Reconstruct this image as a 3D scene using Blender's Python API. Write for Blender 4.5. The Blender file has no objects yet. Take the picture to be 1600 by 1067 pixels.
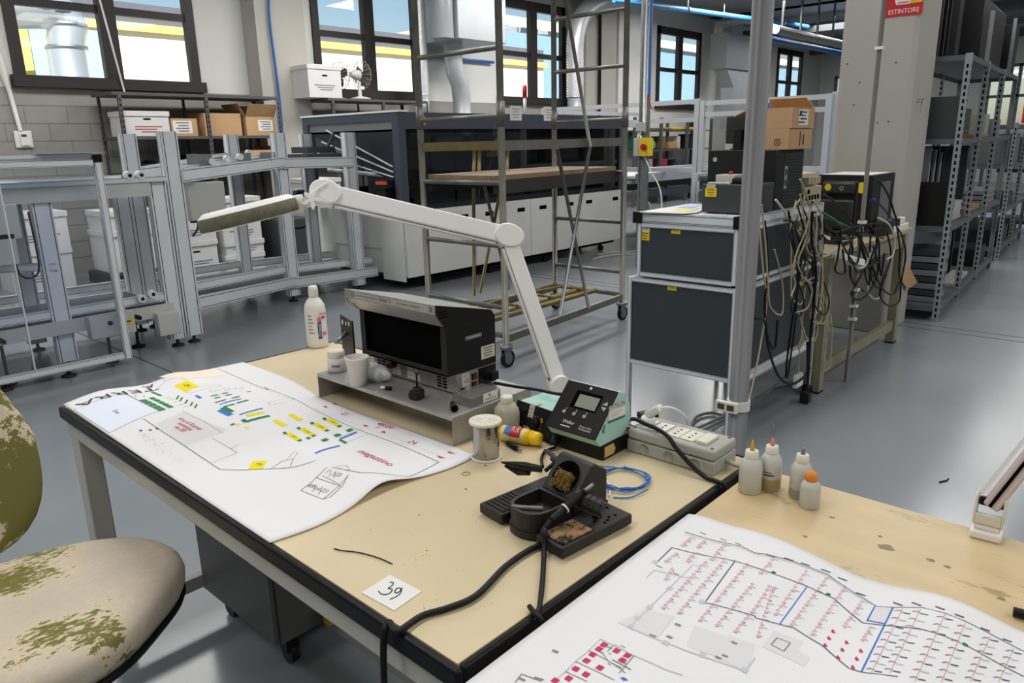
import bpy, bmesh, math, random
from mathutils import Vector, Matrix
R = random.Random(7)
sc = bpy.context.scene
C = sc.collection
# ------------------------------------------------------------------ camera, world, sun, exposure
CAM_H, CAM_F = 1.47, 1160.0
PITCH, ROLL, YAW = math.radians(15.0), math.radians(-1.21), math.radians(42.5)
_F = Vector((math.cos(YAW)*math.cos(PITCH), math.sin(YAW)*math.cos(PITCH), -math.sin(PITCH)))
_R0 = Vector((math.sin(YAW), -math.cos(YAW), 0)); _U0 = _R0.cross(_F)
_R = _R0*math.cos(ROLL) + _U0*math.sin(ROLL)
_U = -_R0*math.sin(ROLL) + _U0*math.cos(ROLL)
cam_d = bpy.data.cameras.new('camera'); cam = bpy.data.objects.new('camera', cam_d); C.objects.link(cam)
cam_d.sensor_width = 36; cam_d.lens = 36*CAM_F/1600; cam_d.clip_start = .05; cam_d.clip_end = 400
cam.matrix_world = Matrix(((_R.x, _U.x, -_F.x, 0), (_R.y, _U.y, -_F.y, 0), (_R.z, _U.z, -_F.z, CAM_H), (0, 0, 0, 1)))
sc.camera = cam
sc.view_settings.view_transform = 'Standard'; sc.view_settings.look = 'None'
sc.view_settings.gamma = 1; sc.view_settings.use_curve_mapping = False
sc.view_settings.exposure = 0.06
sc.cycles.max_bounces = 6; sc.cycles.diffuse_bounces = 4; sc.cycles.glossy_bounces = 4
sc.cycles.transparent_max_bounces = 16; sc.cycles.transmission_bounces = 6
sc.cycles.sample_clamp_indirect = 4; sc.cycles.caustics_reflective = False; sc.cycles.caustics_refractive = False
sc.cycles.use_denoising = True
w = bpy.data.worlds.new('sky'); sc.world = w; w.use_nodes = True
nt = w.node_tree; bg = nt.nodes['Background']
sky = nt.nodes.new('ShaderNodeTexSky'); sky.sky_type = 'NISHITA'; sky.sun_disc = False
sky.sun_elevation = math.radians(48); sky.sun_rotation = math.radians(200); sky.air_density = 1.2; sky.dust_density = 1.0
nt.links.new(sky.outputs[0], bg.inputs[0]); bg.inputs[1].default_value = 0.13
def lamp(name, kind, loc, rot, energy, color=(1, 1, 1), **kw):
    d = bpy.data.lights.new(name, kind); d.energy = energy; d.color = color
    for k, v in kw.items(): setattr(d, k, v)
    o = bpy.data.objects.new(name, d); C.objects.link(o); o.location = loc; o.rotation_euler = rot
    return o
lamp('sun', 'SUN', (0, -5, 30), (math.radians(46), 0, math.radians(-24)), 13, (1, .95, .88), angle=.01)
# ceiling lamps of the hall, in rows along the aisles (long tubes under the ceiling)
for _x, _k in ((-1.5, 1.0), (2.6, .92), (6.7, 1.3), (10.8, 1.0), (15.5, .7), (20.5, .65)):
    for _y, _e in ((-2.6, .95*_k), (1.9, .92*_k), (7.4, (1.4 if _x < 10 else 2.3)*_k)):
        lamp('ceiling_tube_light', 'AREA', (_x, _y, 4.2), (0, 0, 0), 78*_e, (1, .98, .95), shape='RECTANGLE', size=2.6, size_y=1.1)

# ------------------------------------------------------------------ measuring helpers: a point where a line of sight meets a plane of the place
def _ray(x, y): return _F*CAM_F + _R*(x-800) + _U*(533.5-y)
def on(x, y, z):
    d = _ray(x, y); return Vector((0, 0, CAM_H)) + d*((z-CAM_H)/d.z)
def yp(x, y, Y):
    d = _ray(x, y); return Vector((0, 0, CAM_H)) + d*(Y/d.y)
def xp(x, y, X):
    d = _ray(x, y); return Vector((0, 0, CAM_H)) + d*(X/d.x)
V = Vector

# ------------------------------------------------------------------ materials
def lin(c):
    if isinstance(c, str): c = tuple(int(c[i:i+2], 16) for i in (0, 2, 4))
    return tuple(((v/255)/12.92 if v/255 <= .04045 else ((v/255+.055)/1.055)**2.4) for v in c)
_mats = {}
def mat(name, col, rough=.5, metal=0., var=.0, scale=8., bump=0., bscale=40., alpha=1., trans=0., emit=0., spec=.5, stretch=None, ior=1.45, dirt=None, dscale=5., damt=.5):
    if name in _mats: return _mats[name]
    m = bpy.data.materials.new(name); m.use_nodes = True; _mats[name] = m
    n = m.node_tree.nodes; l = m.node_tree.links; p = n['Principled BSDF']
    c = lin(col)
    p.inputs['Base Color'].default_value = (*c, 1); p.inputs['Roughness'].default_value = rough
    p.inputs['Metallic'].default_value = metal; p.inputs['Specular IOR Level'].default_value = spec; p.inputs['IOR'].default_value = ior
    p.inputs['Alpha'].default_value = alpha; p.inputs['Transmission Weight'].default_value = trans
    tc = None
    def coords():
        nonlocal tc
        if tc is None:
            t = n.new('ShaderNodeTexCoord'); mp = n.new('ShaderNodeMapping'); l.new(t.outputs['Object'], mp.inputs[0])
            if stretch: mp.inputs['Scale'].default_value = stretch
            tc = mp
        return tc.outputs[0]
    cur = None
    if var > 0:
        nz = n.new('ShaderNodeTexNoise'); nz.inputs['Scale'].default_value = scale; nz.inputs['Detail'].default_value = 6; l.new(coords(), nz.inputs['Vector'])
        r = n.new('ShaderNodeValToRGB'); l.new(nz.outputs[0], r.inputs[0])
        r.color_ramp.elements[0].position = .3; r.color_ramp.elements[1].position = .7
        r.color_ramp.elements[0].color = (*[v*(1-var) for v in c], 1); r.color_ramp.elements[1].color = (*[min(1, v*(1+var*.6)) for v in c], 1)
        cur = r.outputs[0]
    if dirt is not None:
        nz = n.new('ShaderNodeTexNoise'); nz.inputs['Scale'].default_value = dscale; nz.inputs['Detail'].default_value = 9; nz.inputs['Roughness'].default_value = .65; l.new(coords(), nz.inputs['Vector'])
        r = n.new('ShaderNodeValToRGB'); l.new(nz.outputs[0], r.inputs[0])
        r.color_ramp.elements[0].position = damt; r.color_ramp.elements[1].position = damt+.06
        mx = n.new('ShaderNodeMix'); mx.data_type = 'RGBA'; l.new(r.outputs[0], mx.inputs['Factor'])
        if cur: l.new(cur, mx.inputs['A'])
        else: mx.inputs['A'].default_value = (*c, 1)
        mx.inputs['B'].default_value = (*lin(dirt), 1); cur = mx.outputs['Result']
    if cur: l.new(cur, p.inputs['Base Color'])
    if bump > 0:
        nz = n.new('ShaderNodeTexNoise'); nz.inputs['Scale'].default_value = bscale; nz.inputs['Detail'].default_value = 5; l.new(coords(), nz.inputs['Vector'])
        b = n.new('ShaderNodeBump'); b.inputs['Strength'].default_value = bump; b.inputs['Distance'].default_value = .01
        l.new(nz.outputs[0], b.inputs['Height']); l.new(b.outputs[0], p.inputs['Normal'])
    if emit > 0:
        p.inputs['Emission Color'].default_value = (*c, 1); p.inputs['Emission Strength'].default_value = emit
    return m
def glass(name, col='ffffff', tint=.12, rough=.05, diff=.0):
    """thin clear sheet: lets light through with a faint gloss and, if asked, a haze of dirt"""
    if name in _mats: return _mats[name]
    m = bpy.data.materials.new(name); m.use_nodes = True; _mats[name] = m
    n = m.node_tree.nodes; l = m.node_tree.links; out = n['Material Output']; n.remove(n['Principled BSDF'])
    t = n.new('ShaderNodeBsdfTransparent'); t.inputs[0].default_value = (*lin(col), 1)
    g = n.new('ShaderNodeBsdfGlossy'); g.inputs['Roughness'].default_value = rough
    fr = n.new('ShaderNodeLayerWeight'); fr.inputs[0].default_value = .5
    pw = n.new('ShaderNodeMath'); pw.operation = 'POWER'; l.new(fr.outputs['Facing'], pw.inputs[0]); pw.inputs[1].default_value = 4
    ma = n.new('ShaderNodeMath'); ma.operation = 'MULTIPLY_ADD'; l.new(pw.outputs[0], ma.inputs[0]); ma.inputs[1].default_value = .45; ma.inputs[2].default_value = tint*.3
    mx = n.new('ShaderNodeMixShader'); l.new(ma.outputs[0], mx.inputs[0]); l.new(t.outputs[0], mx.inputs[1]); l.new(g.outputs[0], mx.inputs[2])
    last = mx
    if diff > 0:
        d = n.new('ShaderNodeBsdfDiffuse'); d.inputs[0].default_value = (*lin(col), 1)
        m2 = n.new('ShaderNodeMixShader'); m2.inputs[0].default_value = diff
        l.new(mx.outputs[0], m2.inputs[1]); l.new(d.outputs[0], m2.inputs[2]); last = m2
    l.new(last.outputs[0], out.inputs[0])
    return m

# ------------------------------------------------------------------ mesh builder
class MB:
    def __init__(s): s.v = []; s.f = []; s.m = []; s.sm = []
    def add(s, vs, fs, m=0, smooth=False, M=None):
        o = len(s.v); s.v += [(M @ V(p)) if M is not None else V(p) for p in vs]
        for f in fs: s.f.append([i+o for i in f]); s.m.append(m); s.sm.append(smooth)
        return s
    def box(s, x0, x1, y0, y1, z0, z1, m=0, M=None):
        vs = [(x, y, z) for z in (z0, z1) for y in (y0, y1) for x in (x0, x1)]
        return s.add(vs, [(0, 2, 3, 1), (4, 5, 7, 6), (0, 1, 5, 4), (2, 6, 7, 3), (0, 4, 6, 2), (1, 3, 7, 5)], m, False, M)
    def cbox(s, c, d, m=0, M=None):
        return s.box(c[0]-d[0]/2, c[0]+d[0]/2, c[1]-d[1]/2, c[1]+d[1]/2, c[2]-d[2]/2, c[2]+d[2]/2, m, M)
    def beam(s, a, b, w, h, m=0, up=(0, 0, 1)):
        """square bar from a to b, w across, h along up"""
        a = V(a); b = V(b); d = (b-a).normalized(); up = V(up)
        if abs(d.dot(up)) > .98: up = V((0, 1, 0))
        x = d.cross(up).normalized(); y = x.cross(d).normalized()
        vs = [p + x*sx*w/2 + y*sy*h/2 for p in (a, b) for sx, sy in ((-1, -1), (1, -1), (1, 1), (-1, 1))]
        return s.add(vs, [(3, 2, 1, 0), (4, 5, 6, 7), (0, 1, 5, 4), (1, 2, 6, 5), (2, 3, 7, 6), (3, 0, 4, 7)], m)
    def extr(s, poly, vec, m=0, smooth=False):
        n = len(poly); vec = V(vec); poly = [V(p) for p in poly]
        vs = poly + [p+vec for p in poly]
        fs = [list(range(n))[::-1], list(range(n, 2*n))] + [(i, (i+1) % n, n+(i+1) % n, n+i) for i in range(n)]
        s.add(vs, fs[:2], m, False); o = len(s.v)-2*n
        for f in fs[2:]: s.f.append([i+o for i in f]); s.m.append(m); s.sm.append(smooth)
        return s
    def tube(s, pts, r, n=8, m=0, closed=False, cap=True, spline=0, radii=None):
        pts = [V(p) for p in pts]
        if spline: pts = smooth_path(pts, spline, closed)
        k = len(pts); prev = None; rings = []
        for i, p in enumerate(pts):
            if closed: t = (pts[(i+1) % k]-pts[i-1])
            else: t = pts[min(i+1, k-1)]-pts[max(i-1, 0)]
            if t.length < 1e-9: t = V((0, 0, 1))
            t.normalize()
            if prev is None:
                a = V((0, 0, 1)) if abs(t.z) < .9 else V((1, 0, 0))
                x = t.cross(a).normalized()
            else:
                x = prev - t*prev.dot(t)
                x = x.normalized() if x.length > 1e-6 else t.cross(V((0, 0, 1))).normalized()
            prev = x; y = t.cross(x)
            rr = radii[i*(len(radii)-1)//max(1, k-1)] if radii else r
            rings.append([p + x*rr*math.cos(2*math.pi*j/n) + y*rr*math.sin(2*math.pi*j/n) for j in range(n)])
        o = len(s.v)
        for g in rings: s.v += g
        for i in range(k if closed else k-1):
            a = o+i*n; b = o+((i+1) % k)*n
            for j in range(n):
                s.f.append([a+j, b+j, b+(j+1) % n, a+(j+1) % n][::-1]); s.m.append(m); s.sm.append(True)
        if cap and not closed:
            s.f.append([o+j for j in range(n)]); s.m.append(m); s.sm.append(False)
            s.f.append([o+(k-1)*n+j for j in range(n)][::-1]); s.m.append(m); s.sm.append(False)
        return s
    def cyl(s, a, b, r, r2=None, n=20, m=0, cap=True):
        a = V(a); b = V(b); return s.lathe([(r, 0), (r if r2 is None else r2, (b-a).length)], a, b-a, n, m, cap)
    def lathe(s, prof, loc=(0, 0, 0), axis=(0, 0, 1), n=24, m=0, cap=True, ms=None):
        q = V(axis).normalized(); a = V((1, 0, 0)) if abs(q.x) < .9 else V((0, 1, 0))
        x = (a - q*a.dot(q)).normalized(); y = q.cross(x); loc = V(loc)
        o = len(s.v)
        for r, z in prof:
            s.v += [loc + q*z + x*r*math.cos(2*math.pi*j/n) + y*r*math.sin(2*math.pi*j/n) for j in range(n)]
        for i in range(len(prof)-1):
            for j in range(n):
                s.f.append([o+i*n+j, o+i*n+(j+1) % n, o+(i+1)*n+(j+1) % n, o+(i+1)*n+j]); s.m.append(ms[i] if ms else m); s.sm.append(True)
        if cap:
            if prof[0][0] > 1e-5: s.f.append([o+j for j in range(n)][::-1]); s.m.append(ms[0] if ms else m); s.sm.append(False)
            if prof[-1][0] > 1e-5: s.f.append([o+(len(prof)-1)*n+j for j in range(n)]); s.m.append(ms[-1] if ms else m); s.sm.append(False)
        return s
    def sphere(s, c, r, n=12, m=0, sc_=(1, 1, 1)):
        k = max(6, n//2)
        o = len(s.v); c = V(c)
        for i in range(k+1):
            a = math.pi*i/k
            s.v += [c + V((sc_[0]*r*math.sin(a)*math.cos(2*math.pi*j/n), sc_[1]*r*math.sin(a)*math.sin(2*math.pi*j/n), -sc_[2]*r*math.cos(a))) for j in range(n)]
        for i in range(k):
            for j in range(n):
                s.f.append([o+i*n+j, o+i*n+(j+1) % n, o+(i+1)*n+(j+1) % n, o+(i+1)*n+j]); s.m.append(m); s.sm.append(True)
        return s
    def text(s, txt, o, u, v, size, m=0, align='CENTER', lift=0., fit=None, bold=0.):
        """lettering whose reading direction is u and whose upward direction is v, centred on o"""
        vs, fs = glyphs(txt, align)
        u = V(u).normalized(); v = V(v); v = (v-u*v.dot(u)).normalized(); nrm = u.cross(v); o = V(o)
        k = size
        if fit and vs:
            wd = max(p[0] for p in vs)-min(p[0] for p in vs); ku = fit/max(wd, 1e-6)
        else: ku = size
        s.add([o+u*p[0]*ku+v*p[1]*k+nrm*lift for p in vs], fs, m)
        return s
    def rect(s, c, u, v, w, h, m=0, lift=0.):
        u = V(u).normalized(); v = V(v); v = (v-u*v.dot(u)).normalized(); c = V(c)+u.cross(v)*lift
        return s.add([c-u*w/2-v*h/2, c+u*w/2-v*h/2, c+u*w/2+v*h/2, c-u*w/2+v*h/2], [(0, 1, 2, 3)], m)
    def build(s, name, mats, parent=None, world=False, bevel=0, seg=2, sub=0, flat=False, solid=0, angle=35):
        if not isinstance(mats, (list, tuple)): mats = [mats]
        off = V((0, 0, 0))
        if parent is not None and world:
            q = parent
            while q is not None: off += q.location; q = q.parent
        elif parent is None and s.v:
            xs = [p.x for p in s.v]; ys = [p.y for p in s.v]; zs = [p.z for p in s.v]
            off = V(((min(xs)+max(xs))/2, (min(ys)+max(ys))/2, min(zs)))
        me = bpy.data.meshes.new(name); me.from_pydata([p-off for p in s.v], [], s.f)
        for mm in mats: me.materials.append(mm)
        me.polygons.foreach_set('material_index', s.m)
        me.polygons.foreach_set('use_smooth', [False]*len(s.sm) if flat else s.sm)
        me.update()
        o = bpy.data.objects.new(name, me); C.objects.link(o)
        if parent is not None: o.parent = parent
        else: o.location = off
        if solid: md = o.modifiers.new('s', 'SOLIDIFY'); md.thickness = solid; md.offset = -1
        if bevel:
            md = o.modifiers.new('b', 'BEVEL'); md.width = bevel; md.segments = seg; md.limit_method = 'ANGLE'; md.angle_limit = math.radians(angle)
            md.harden_normals = False
            if seg > 1: me.polygons.foreach_set('use_smooth', [True]*len(s.sm)); me.set_sharp_from_angle(angle=math.radians(50)) if hasattr(me, 'set_sharp_from_angle') else None
        if sub: md = o.modifiers.new('u', 'SUBSURF'); md.levels = sub; md.render_levels = sub
        return o
def smooth_path(pts, k, closed=False):
    out = []; n = len(pts)
    for i in range(n if closed else n-1):
        p0 = pts[i-1] if (i > 0 or closed) else pts[0]; p1 = pts[i]; p2 = pts[(i+1) % n]; p3 = pts[(i+2) % n] if (i+2 < n or closed) else pts[-1]
        for j in range(k):
            t = j/k; out.append(.5*((2*p1)+(p2-p0)*t+(2*p0-5*p1+4*p2-p3)*t*t+(3*p1-p0-3*p2+p3)*t**3))
    if not closed: out.append(pts[-1])
    return out
_gl = {}
def glyphs(t, align='CENTER', fine=0):
    if (t, align) not in _gl:
        cu = bpy.data.curves.new('t', 'FONT'); cu.body = t; cu.align_x = align; cu.align_y = 'CENTER'; cu.size = 1.35; cu.resolution_u = 3
        ob = bpy.data.objects.new('t', cu); me = bpy.data.meshes.new_from_object(ob)
        bm = bmesh.new(); bm.from_mesh(me); bmesh.ops.triangulate(bm, faces=bm.faces[:])
        for _ in range(fine):
            ee = [e for e in bm.edges if e.calc_length() > .12]
            if ee: bmesh.ops.subdivide_edges(bm, edges=ee, cuts=1)
            bmesh.ops.triangulate(bm, faces=bm.faces[:])
        bm.to_mesh(me); bm.free()
        _gl[(t, align)] = ([tuple(x.co) for x in me.vertices], [tuple(p.vertices) for p in me.polygons])
        bpy.data.objects.remove(ob); bpy.data.curves.remove(cu); bpy.data.meshes.remove(me)
    return _gl[(t, align)]
def tag(o, label, cat, group=None, kind=None):
    o['label'] = label; o['category'] = cat
    if group: o['group'] = group
    if kind: o['kind'] = kind
    return o
def thing(name, label, cat, loc=(0, 0, 0), rotz=0., group=None):
    o = bpy.data.objects.new(name, None); C.objects.link(o); o.location = loc; o.rotation_euler = (0, 0, rotz); o.empty_display_size = .1
    return tag(o, label, cat, group)
def struct(o): o['kind'] = 'structure'; return o
def lab(o, s): o['label'] = s; return o
def dup(root, loc=None, rotz=None, label=None, group=None, scale=None):
    r = root.copy(); C.objects.link(r)
    if loc is not None: r.location = loc
    if rotz is not None: r.rotation_euler = (0, 0, rotz)
    if scale is not None: r.scale = scale
    if label: r['label'] = label
    if group: r['group'] = group
    for ch in list(root.children):
        c = ch.copy(); C.objects.link(c); c.parent = r
        for g in list(ch.children):
            d = g.copy(); C.objects.link(d); d.parent = c
    return r
# ================================================================== the hall
WALL_Y, CEIL_Z, END_X = 10.2, 4.5, 27.0
M_white = mat('white wall paint', 'dcdcd8', .8, var=.05, scale=1.2)
M_block = mat('grey painted block', '97958e', .85, var=.08, scale=2.5, bump=.15, bscale=60)
M_mortar = mat('block joint', '82807a', .9)
M_frame = mat('dark window frame', '2b2725', .5, var=.1)
M_conc = mat('painted concrete', 'b5b2aa', .75, var=.05, scale=1.6, bump=.08, bscale=18, dirt='9d9a92', dscale=3.0, damt=.68)
M_ceil = mat('ceiling', '8b9095', .85)
M_alu = mat('aluminium', 'e4e8ec', .36, .1, var=.06, scale=3)
M_alud = mat('aluminium slot', '3c4044', .5, .3)
M_black = mat('black plastic', '131315', .45, spec=.3)
M_steel = mat('galvanised steel', '8f9294', .42, .8, var=.15, scale=14)
def floor_material():
    m = bpy.data.materials.new('grey floor coating'); m.use_nodes = True
    n = m.node_tree.nodes; l = m.node_tree.links; p = n['Principled BSDF']
    t = n.new('ShaderNodeTexCoord')
    a = n.new('ShaderNodeTexNoise'); a.inputs['Scale'].default_value = .7; a.inputs['Detail'].default_value = 3; l.new(t.outputs['Object'], a.inputs['Vector'])
    r = n.new('ShaderNodeValToRGB'); l.new(a.outputs[0], r.inputs[0])
    r.color_ramp.elements[0].position = .3; r.color_ramp.elements[0].color = (*lin('7e848a'), 1)
    r.color_ramp.elements[1].position = .72; r.color_ramp.elements[1].color = (*lin('8e9499'), 1)
    l.new(r.outputs[0], p.inputs['Base Color'])
    b = n.new('ShaderNodeTexNoise'); b.inputs['Scale'].default_value = 1.2; b.inputs['Detail'].default_value = 2; l.new(t.outputs['Object'], b.inputs['Vector'])
    mr = n.new('ShaderNodeMapRange'); mr.inputs['To Min'].default_value = .20; mr.inputs['To Max'].default_value = .34; p.inputs['Roughness'].default_value = .21
    bp = n.new('ShaderNodeBump'); bp.inputs['Strength'].default_value = .015; bp.inputs['Distance'].default_value = .01
    c = n.new('ShaderNodeTexNoise'); c.inputs['Scale'].default_value = 5.; c.inputs['Detail'].default_value = 4; l.new(t.outputs['Object'], c.inputs['Vector']); 
    p.inputs['Specular IOR Level'].default_value = .5
    return m
M_floor = floor_material()
M_joint = mat('floor joint', '4d5052', .7)
b = MB(); b.box(-6, END_X, -8, WALL_Y, -.2, 0)
# saw-cut joints in the floor, shallow lines of filler
for xj in (2.01, 6.3, 6.45, 10.6, 14.8): b.box(xj-.006, xj+.006, -8, WALL_Y, 0, .0012, 1)
struct(b.build('floor', [M_floor, M_joint]))
b = MB(); b.box(-6, END_X, -8, WALL_Y+.3, CEIL_Z, CEIL_Z+.3)
for xb in (2.2, 6.1, 10.1, 14.1, 18.9, 23.0): b.box(xb, xb+.35, -8, WALL_Y, CEIL_Z-.0, CEIL_Z+.01)
struct(b.build('ceiling', [M_ceil]))
# window wall with five openings
WIN = [(2.83, 5.02), (6.84, 8.92), (10.88, 12.92), (16.5, 18.62), (23.42, 25.34)]
WZ0, WZ1 = 2.2, 4.1
edges = [-6] + [v for w_ in WIN for v in w_] + [END_X]
b = MB()
for i in range(0, len(edges), 2): b.box(edges[i], edges[i+1], WALL_Y, WALL_Y+.1, WZ0, CEIL_Z, 0)
for a, c in WIN: b.box(a, c, WALL_Y, WALL_Y+.1, WZ1, CEIL_Z, 0)
b.box(-6, 15.5, WALL_Y, WALL_Y+.1, 0, WZ0, 1); b.box(15.5, END_X, WALL_Y, WALL_Y+.1, 0, WZ0, 0)
for k in range(1, 11): b.box(-6, 15.5, WALL_Y-.004, WALL_Y, k*.2-.004, k*.2+.004, 2)
for k in range(10):
    for j in range(46):
        xx = -5 + j*.45 + (k % 2)*.22; b.box(xx-.004, xx+.004, WALL_Y-.004, WALL_Y, k*.2, k*.2+.2, 2) if xx < 15.4 else 0
struct(b.build('wall_window', [M_white, M_block, M_mortar]))
M_pane = glass('window pane', 'f4f9fb', .08, .03, .02)
def window(i, a, c, top=4.08):
    f = MB(); yy0, yy1 = WALL_Y+.0, WALL_Y+.05
    m_ = (a+c)/2
    f.box(a, a+.12, yy0-.04, yy1, WZ0, WZ1); f.box(c-.12, c, yy0-.04, yy1, WZ0, WZ1)
    f.box(a, c, yy0-.04, yy1, WZ1-.17, WZ1); f.box(a-.04, c+.04, yy0-.1, yy1, WZ0, WZ0+.13)
    f.box(m_-.1, m_+.1, yy0-.05, yy1, WZ0, WZ1)
    f.box(a, c, yy0-.02, yy1, 3.08, 3.17)
    o = f.build('window_%d' % i, [M_frame]); struct(o)
    for (p, q) in ((a+.12, m_-.1), (m_+.1, c-.12)):
        for (z0, z1) in ((WZ0+.13, 3.08), (3.17, WZ1-.17)):
            g = MB(); g.box(p, q, yy0+.03, yy0+.036, z0, z1); g.build('pane', [M_pane], o, world=True)
    return o
for i, (a, c) in enumerate(WIN): window(i+1, a, c)
EW = [(1.6, 3.0), (3.6, 5.2), (8.0, 9.7)]
ee = [-8]+[v for w_ in EW for v in w_]+[WALL_Y+.3]
b = MB()
for i in range(0, len(ee), 2): b.box(END_X, END_X+.3, ee[i], ee[i+1], 0, CEIL_Z)
for a, c in EW: b.box(END_X, END_X+.3, a, c, 0, 1.6); b.box(END_X, END_X+.3, a, c, 3.4, CEIL_Z)
struct(b.build('wall_end', [M_white]))
for i, (a, c) in enumerate(EW):
    f = MB(); x0, x1 = END_X-.02, END_X+.1
    for y_ in (a, (a+c)/2-.04, c-.08): f.box(x0, x1, y_, y_+.08, 1.6, 3.4)
    for z_ in (1.6, 2.46, 3.32): f.box(x0, x1, a, c, z_, z_+.08)
    o = struct(f.build('window_%d' % (6+i), [mat('grey window frame', '70757a', .5)]))
    MB().box(END_X+.05, END_X+.056, a+.08, c-.08, 1.68, 3.32).build('pane', [M_pane], o, world=True)
M_dim = mat('grey wall paint', '9a9c9e', .85)
struct(MB().box(-6.3, -6, -8, WALL_Y+.3, 0, CEIL_Z).build('wall_back', [M_dim]))
struct(MB().box(-6, END_X, -8.3, -8, 0, CEIL_Z).build('wall_side', [M_dim]))
# pilasters on the window wall
for i, (a, c, m_) in enumerate(((5.73, 6.5, M_conc), (13.2, 14.3, M_conc), (14.4, 15.7, M_white), (19.6, 20.3, M_white))): struct(MB().box(a, c, WALL_Y-.35, WALL_Y, 0, CEIL_Z).build('trim_%d' % (i+4), [m_]))
# free-standing concrete column with bevelled corners
cx0, cx1, cy0, cy1, ch = 5.95, 6.5, 1.6, 2.12, .035
poly = [(cx0+ch, cy0), (cx1-ch, cy0), (cx1, cy0+ch), (cx1, cy1-ch), (cx1-ch, cy1), (cx0+ch, cy1), (cx0, cy1-ch), (cx0, cy0+ch)]
b = MB(); b.extr([(x, y, 0) for x, y in poly][::1], (0, 0, CEIL_Z))
col = struct(b.build('column', [M_conc], bevel=.01)); 
# ================================================================== the two workbenches, pedestal, chair, drawings
TZ = .79
M_top = mat('cream bench laminate', 'd6c5a2', .32, var=.06, scale=3.5, dirt='a8946e', dscale=9, damt=.70, bump=.03, bscale=3)
M_top2 = mat('worn cream bench laminate', 'cfb98f', .42, var=.10, scale=5, stretch=(3, 1, 1), dirt='a8936b', dscale=6, damt=.60)
M_edge = mat('black rubber edging', '111114', .42, bump=.1, bscale=200, spec=.3)
M_leg = mat('pale grey painted steel', 'bdbcb3', .5, var=.08, scale=5, dirt='5f5d56', dscale=12, damt=.68)
M_rub = mat('dark rubber', '1c1b1b', .7)
M_stain = mat('old stain', '8d7a58', .5)
def bench(name, label, x0, x1, y0, y1, topm, edge, feet=True):
    t = thing(name, label, 'workbench', ((x0+x1)/2, (y0+y1)/2, 0))
    e = .014 if edge else 0
    MB().box(x0+e, x1-e, y0+e, y1-e, TZ-.032, TZ).build('tabletop', [topm], t, world=True)
    if edge:
        b = MB(); z0, z1 = TZ-.034, TZ+.001
        b.box(x0, x0+e, y0, y1, z0, z1); b.box(x1-e, x1, y0, y1, z0, z1); b.box(x0+e, x1-e, y0, y0+e, z0, z1); b.box(x0+e, x1-e, y1-e, y1, z0, z1)
        b.build('edging', [M_edge], t, world=True, bevel=.006)
    b = MB(); i = .012; z0, z1 = TZ-.082, TZ-.034
    b.box(x0+i, x0+i+.03, y0+i, y1-i, z0, z1); b.box(x1-i-.03, x1-i, y0+i, y1-i, z0, z1)
    b.box(x0+i+.03, x1-i-.03, y0+i, y0+i+.03, z0, z1); b.box(x0+i+.03, x1-i-.03, y1-i-.03, y1-i, z0, z1)
    b.build('apron', [M_leg], t, world=True, bevel=.003)
    for lx, ly in ((x0+.042, y0+.042), (x1-.042, y0+.042), (x0+.042, y1-.042), (x1-.042, y1-.042)):
        l = MB().box(lx-.028, lx+.028, ly-.028, ly+.028, .045, TZ-.036).build('leg', [M_leg], t, world=True, bevel=.004)
        f = MB(); f.lathe([(.03, 0), (.032, .008), (.022, .02), (.012, .024), (.012, .05)], (lx, ly, 0)); f.build('foot', [M_rub], l, world=True)
    for sy in (y0+.042, y1-.042): MB().box(x0+.07, x1-.07, sy-.015, sy+.015, .1, .145).build('stretcher', [M_leg], t, world=True, bevel=.003)
    MB().box((x0+x1)/2+.03, (x0+x1)/2+.07, y0+.03, y1-.03, .055, .099).build('stretcher', [M_leg], t, world=True, bevel=.003)
    return t
BX0, BX1, BY0, BY1 = .572, 1.474, .622, 2.237
wb = bench('workbench', 'cream-topped workbench with black edging carrying the soldering station and grey riser', BX0, BX1, BY0, BY1, M_top, True); wb.rotation_euler = (0, 0, -.0115)
bench('workbench', 'worn cream workbench carrying the dropper bottles and the red-marked wiring plan', .566, 1.424, -1.15, .602, M_top2, False)

# drawer pedestal on casters under the bench
M_ped = mat('grey pedestal steel', '5b5c5b', .5, var=.06, scale=3)
px0, px1, py0, py1 = .885, 1.33, 1.72, 2.165
t = thing('drawer_pedestal', 'dark grey steel drawer pedestal on casters under the cream workbench', 'pedestal', ((px0+px1)/2, (py0+py1)/2, 0))
MB().box(px0, px1, py0, py1, .105, .66).build('body', [M_ped], t, world=True, bevel=.004)
for z0, z1 in ((.112, .45), (.46, .655)):
    d = MB().box(px0-.016, px0-.001, py0+.006, py1-.006, z0, z1).build('drawer', [M_ped], t, world=True, bevel=.003)
for cx in (px0+.05, px1-.05):
    for cy in (py0+.05, py1-.05):
        b = MB(); b.cyl((cx-.012, cy, .03), (cx+.012, cy, .03), .03); b.box(cx-.02, cx+.02, cy-.018, cy+.018, .045, .104); b.build('caster', [M_black], t, world=True)

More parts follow.
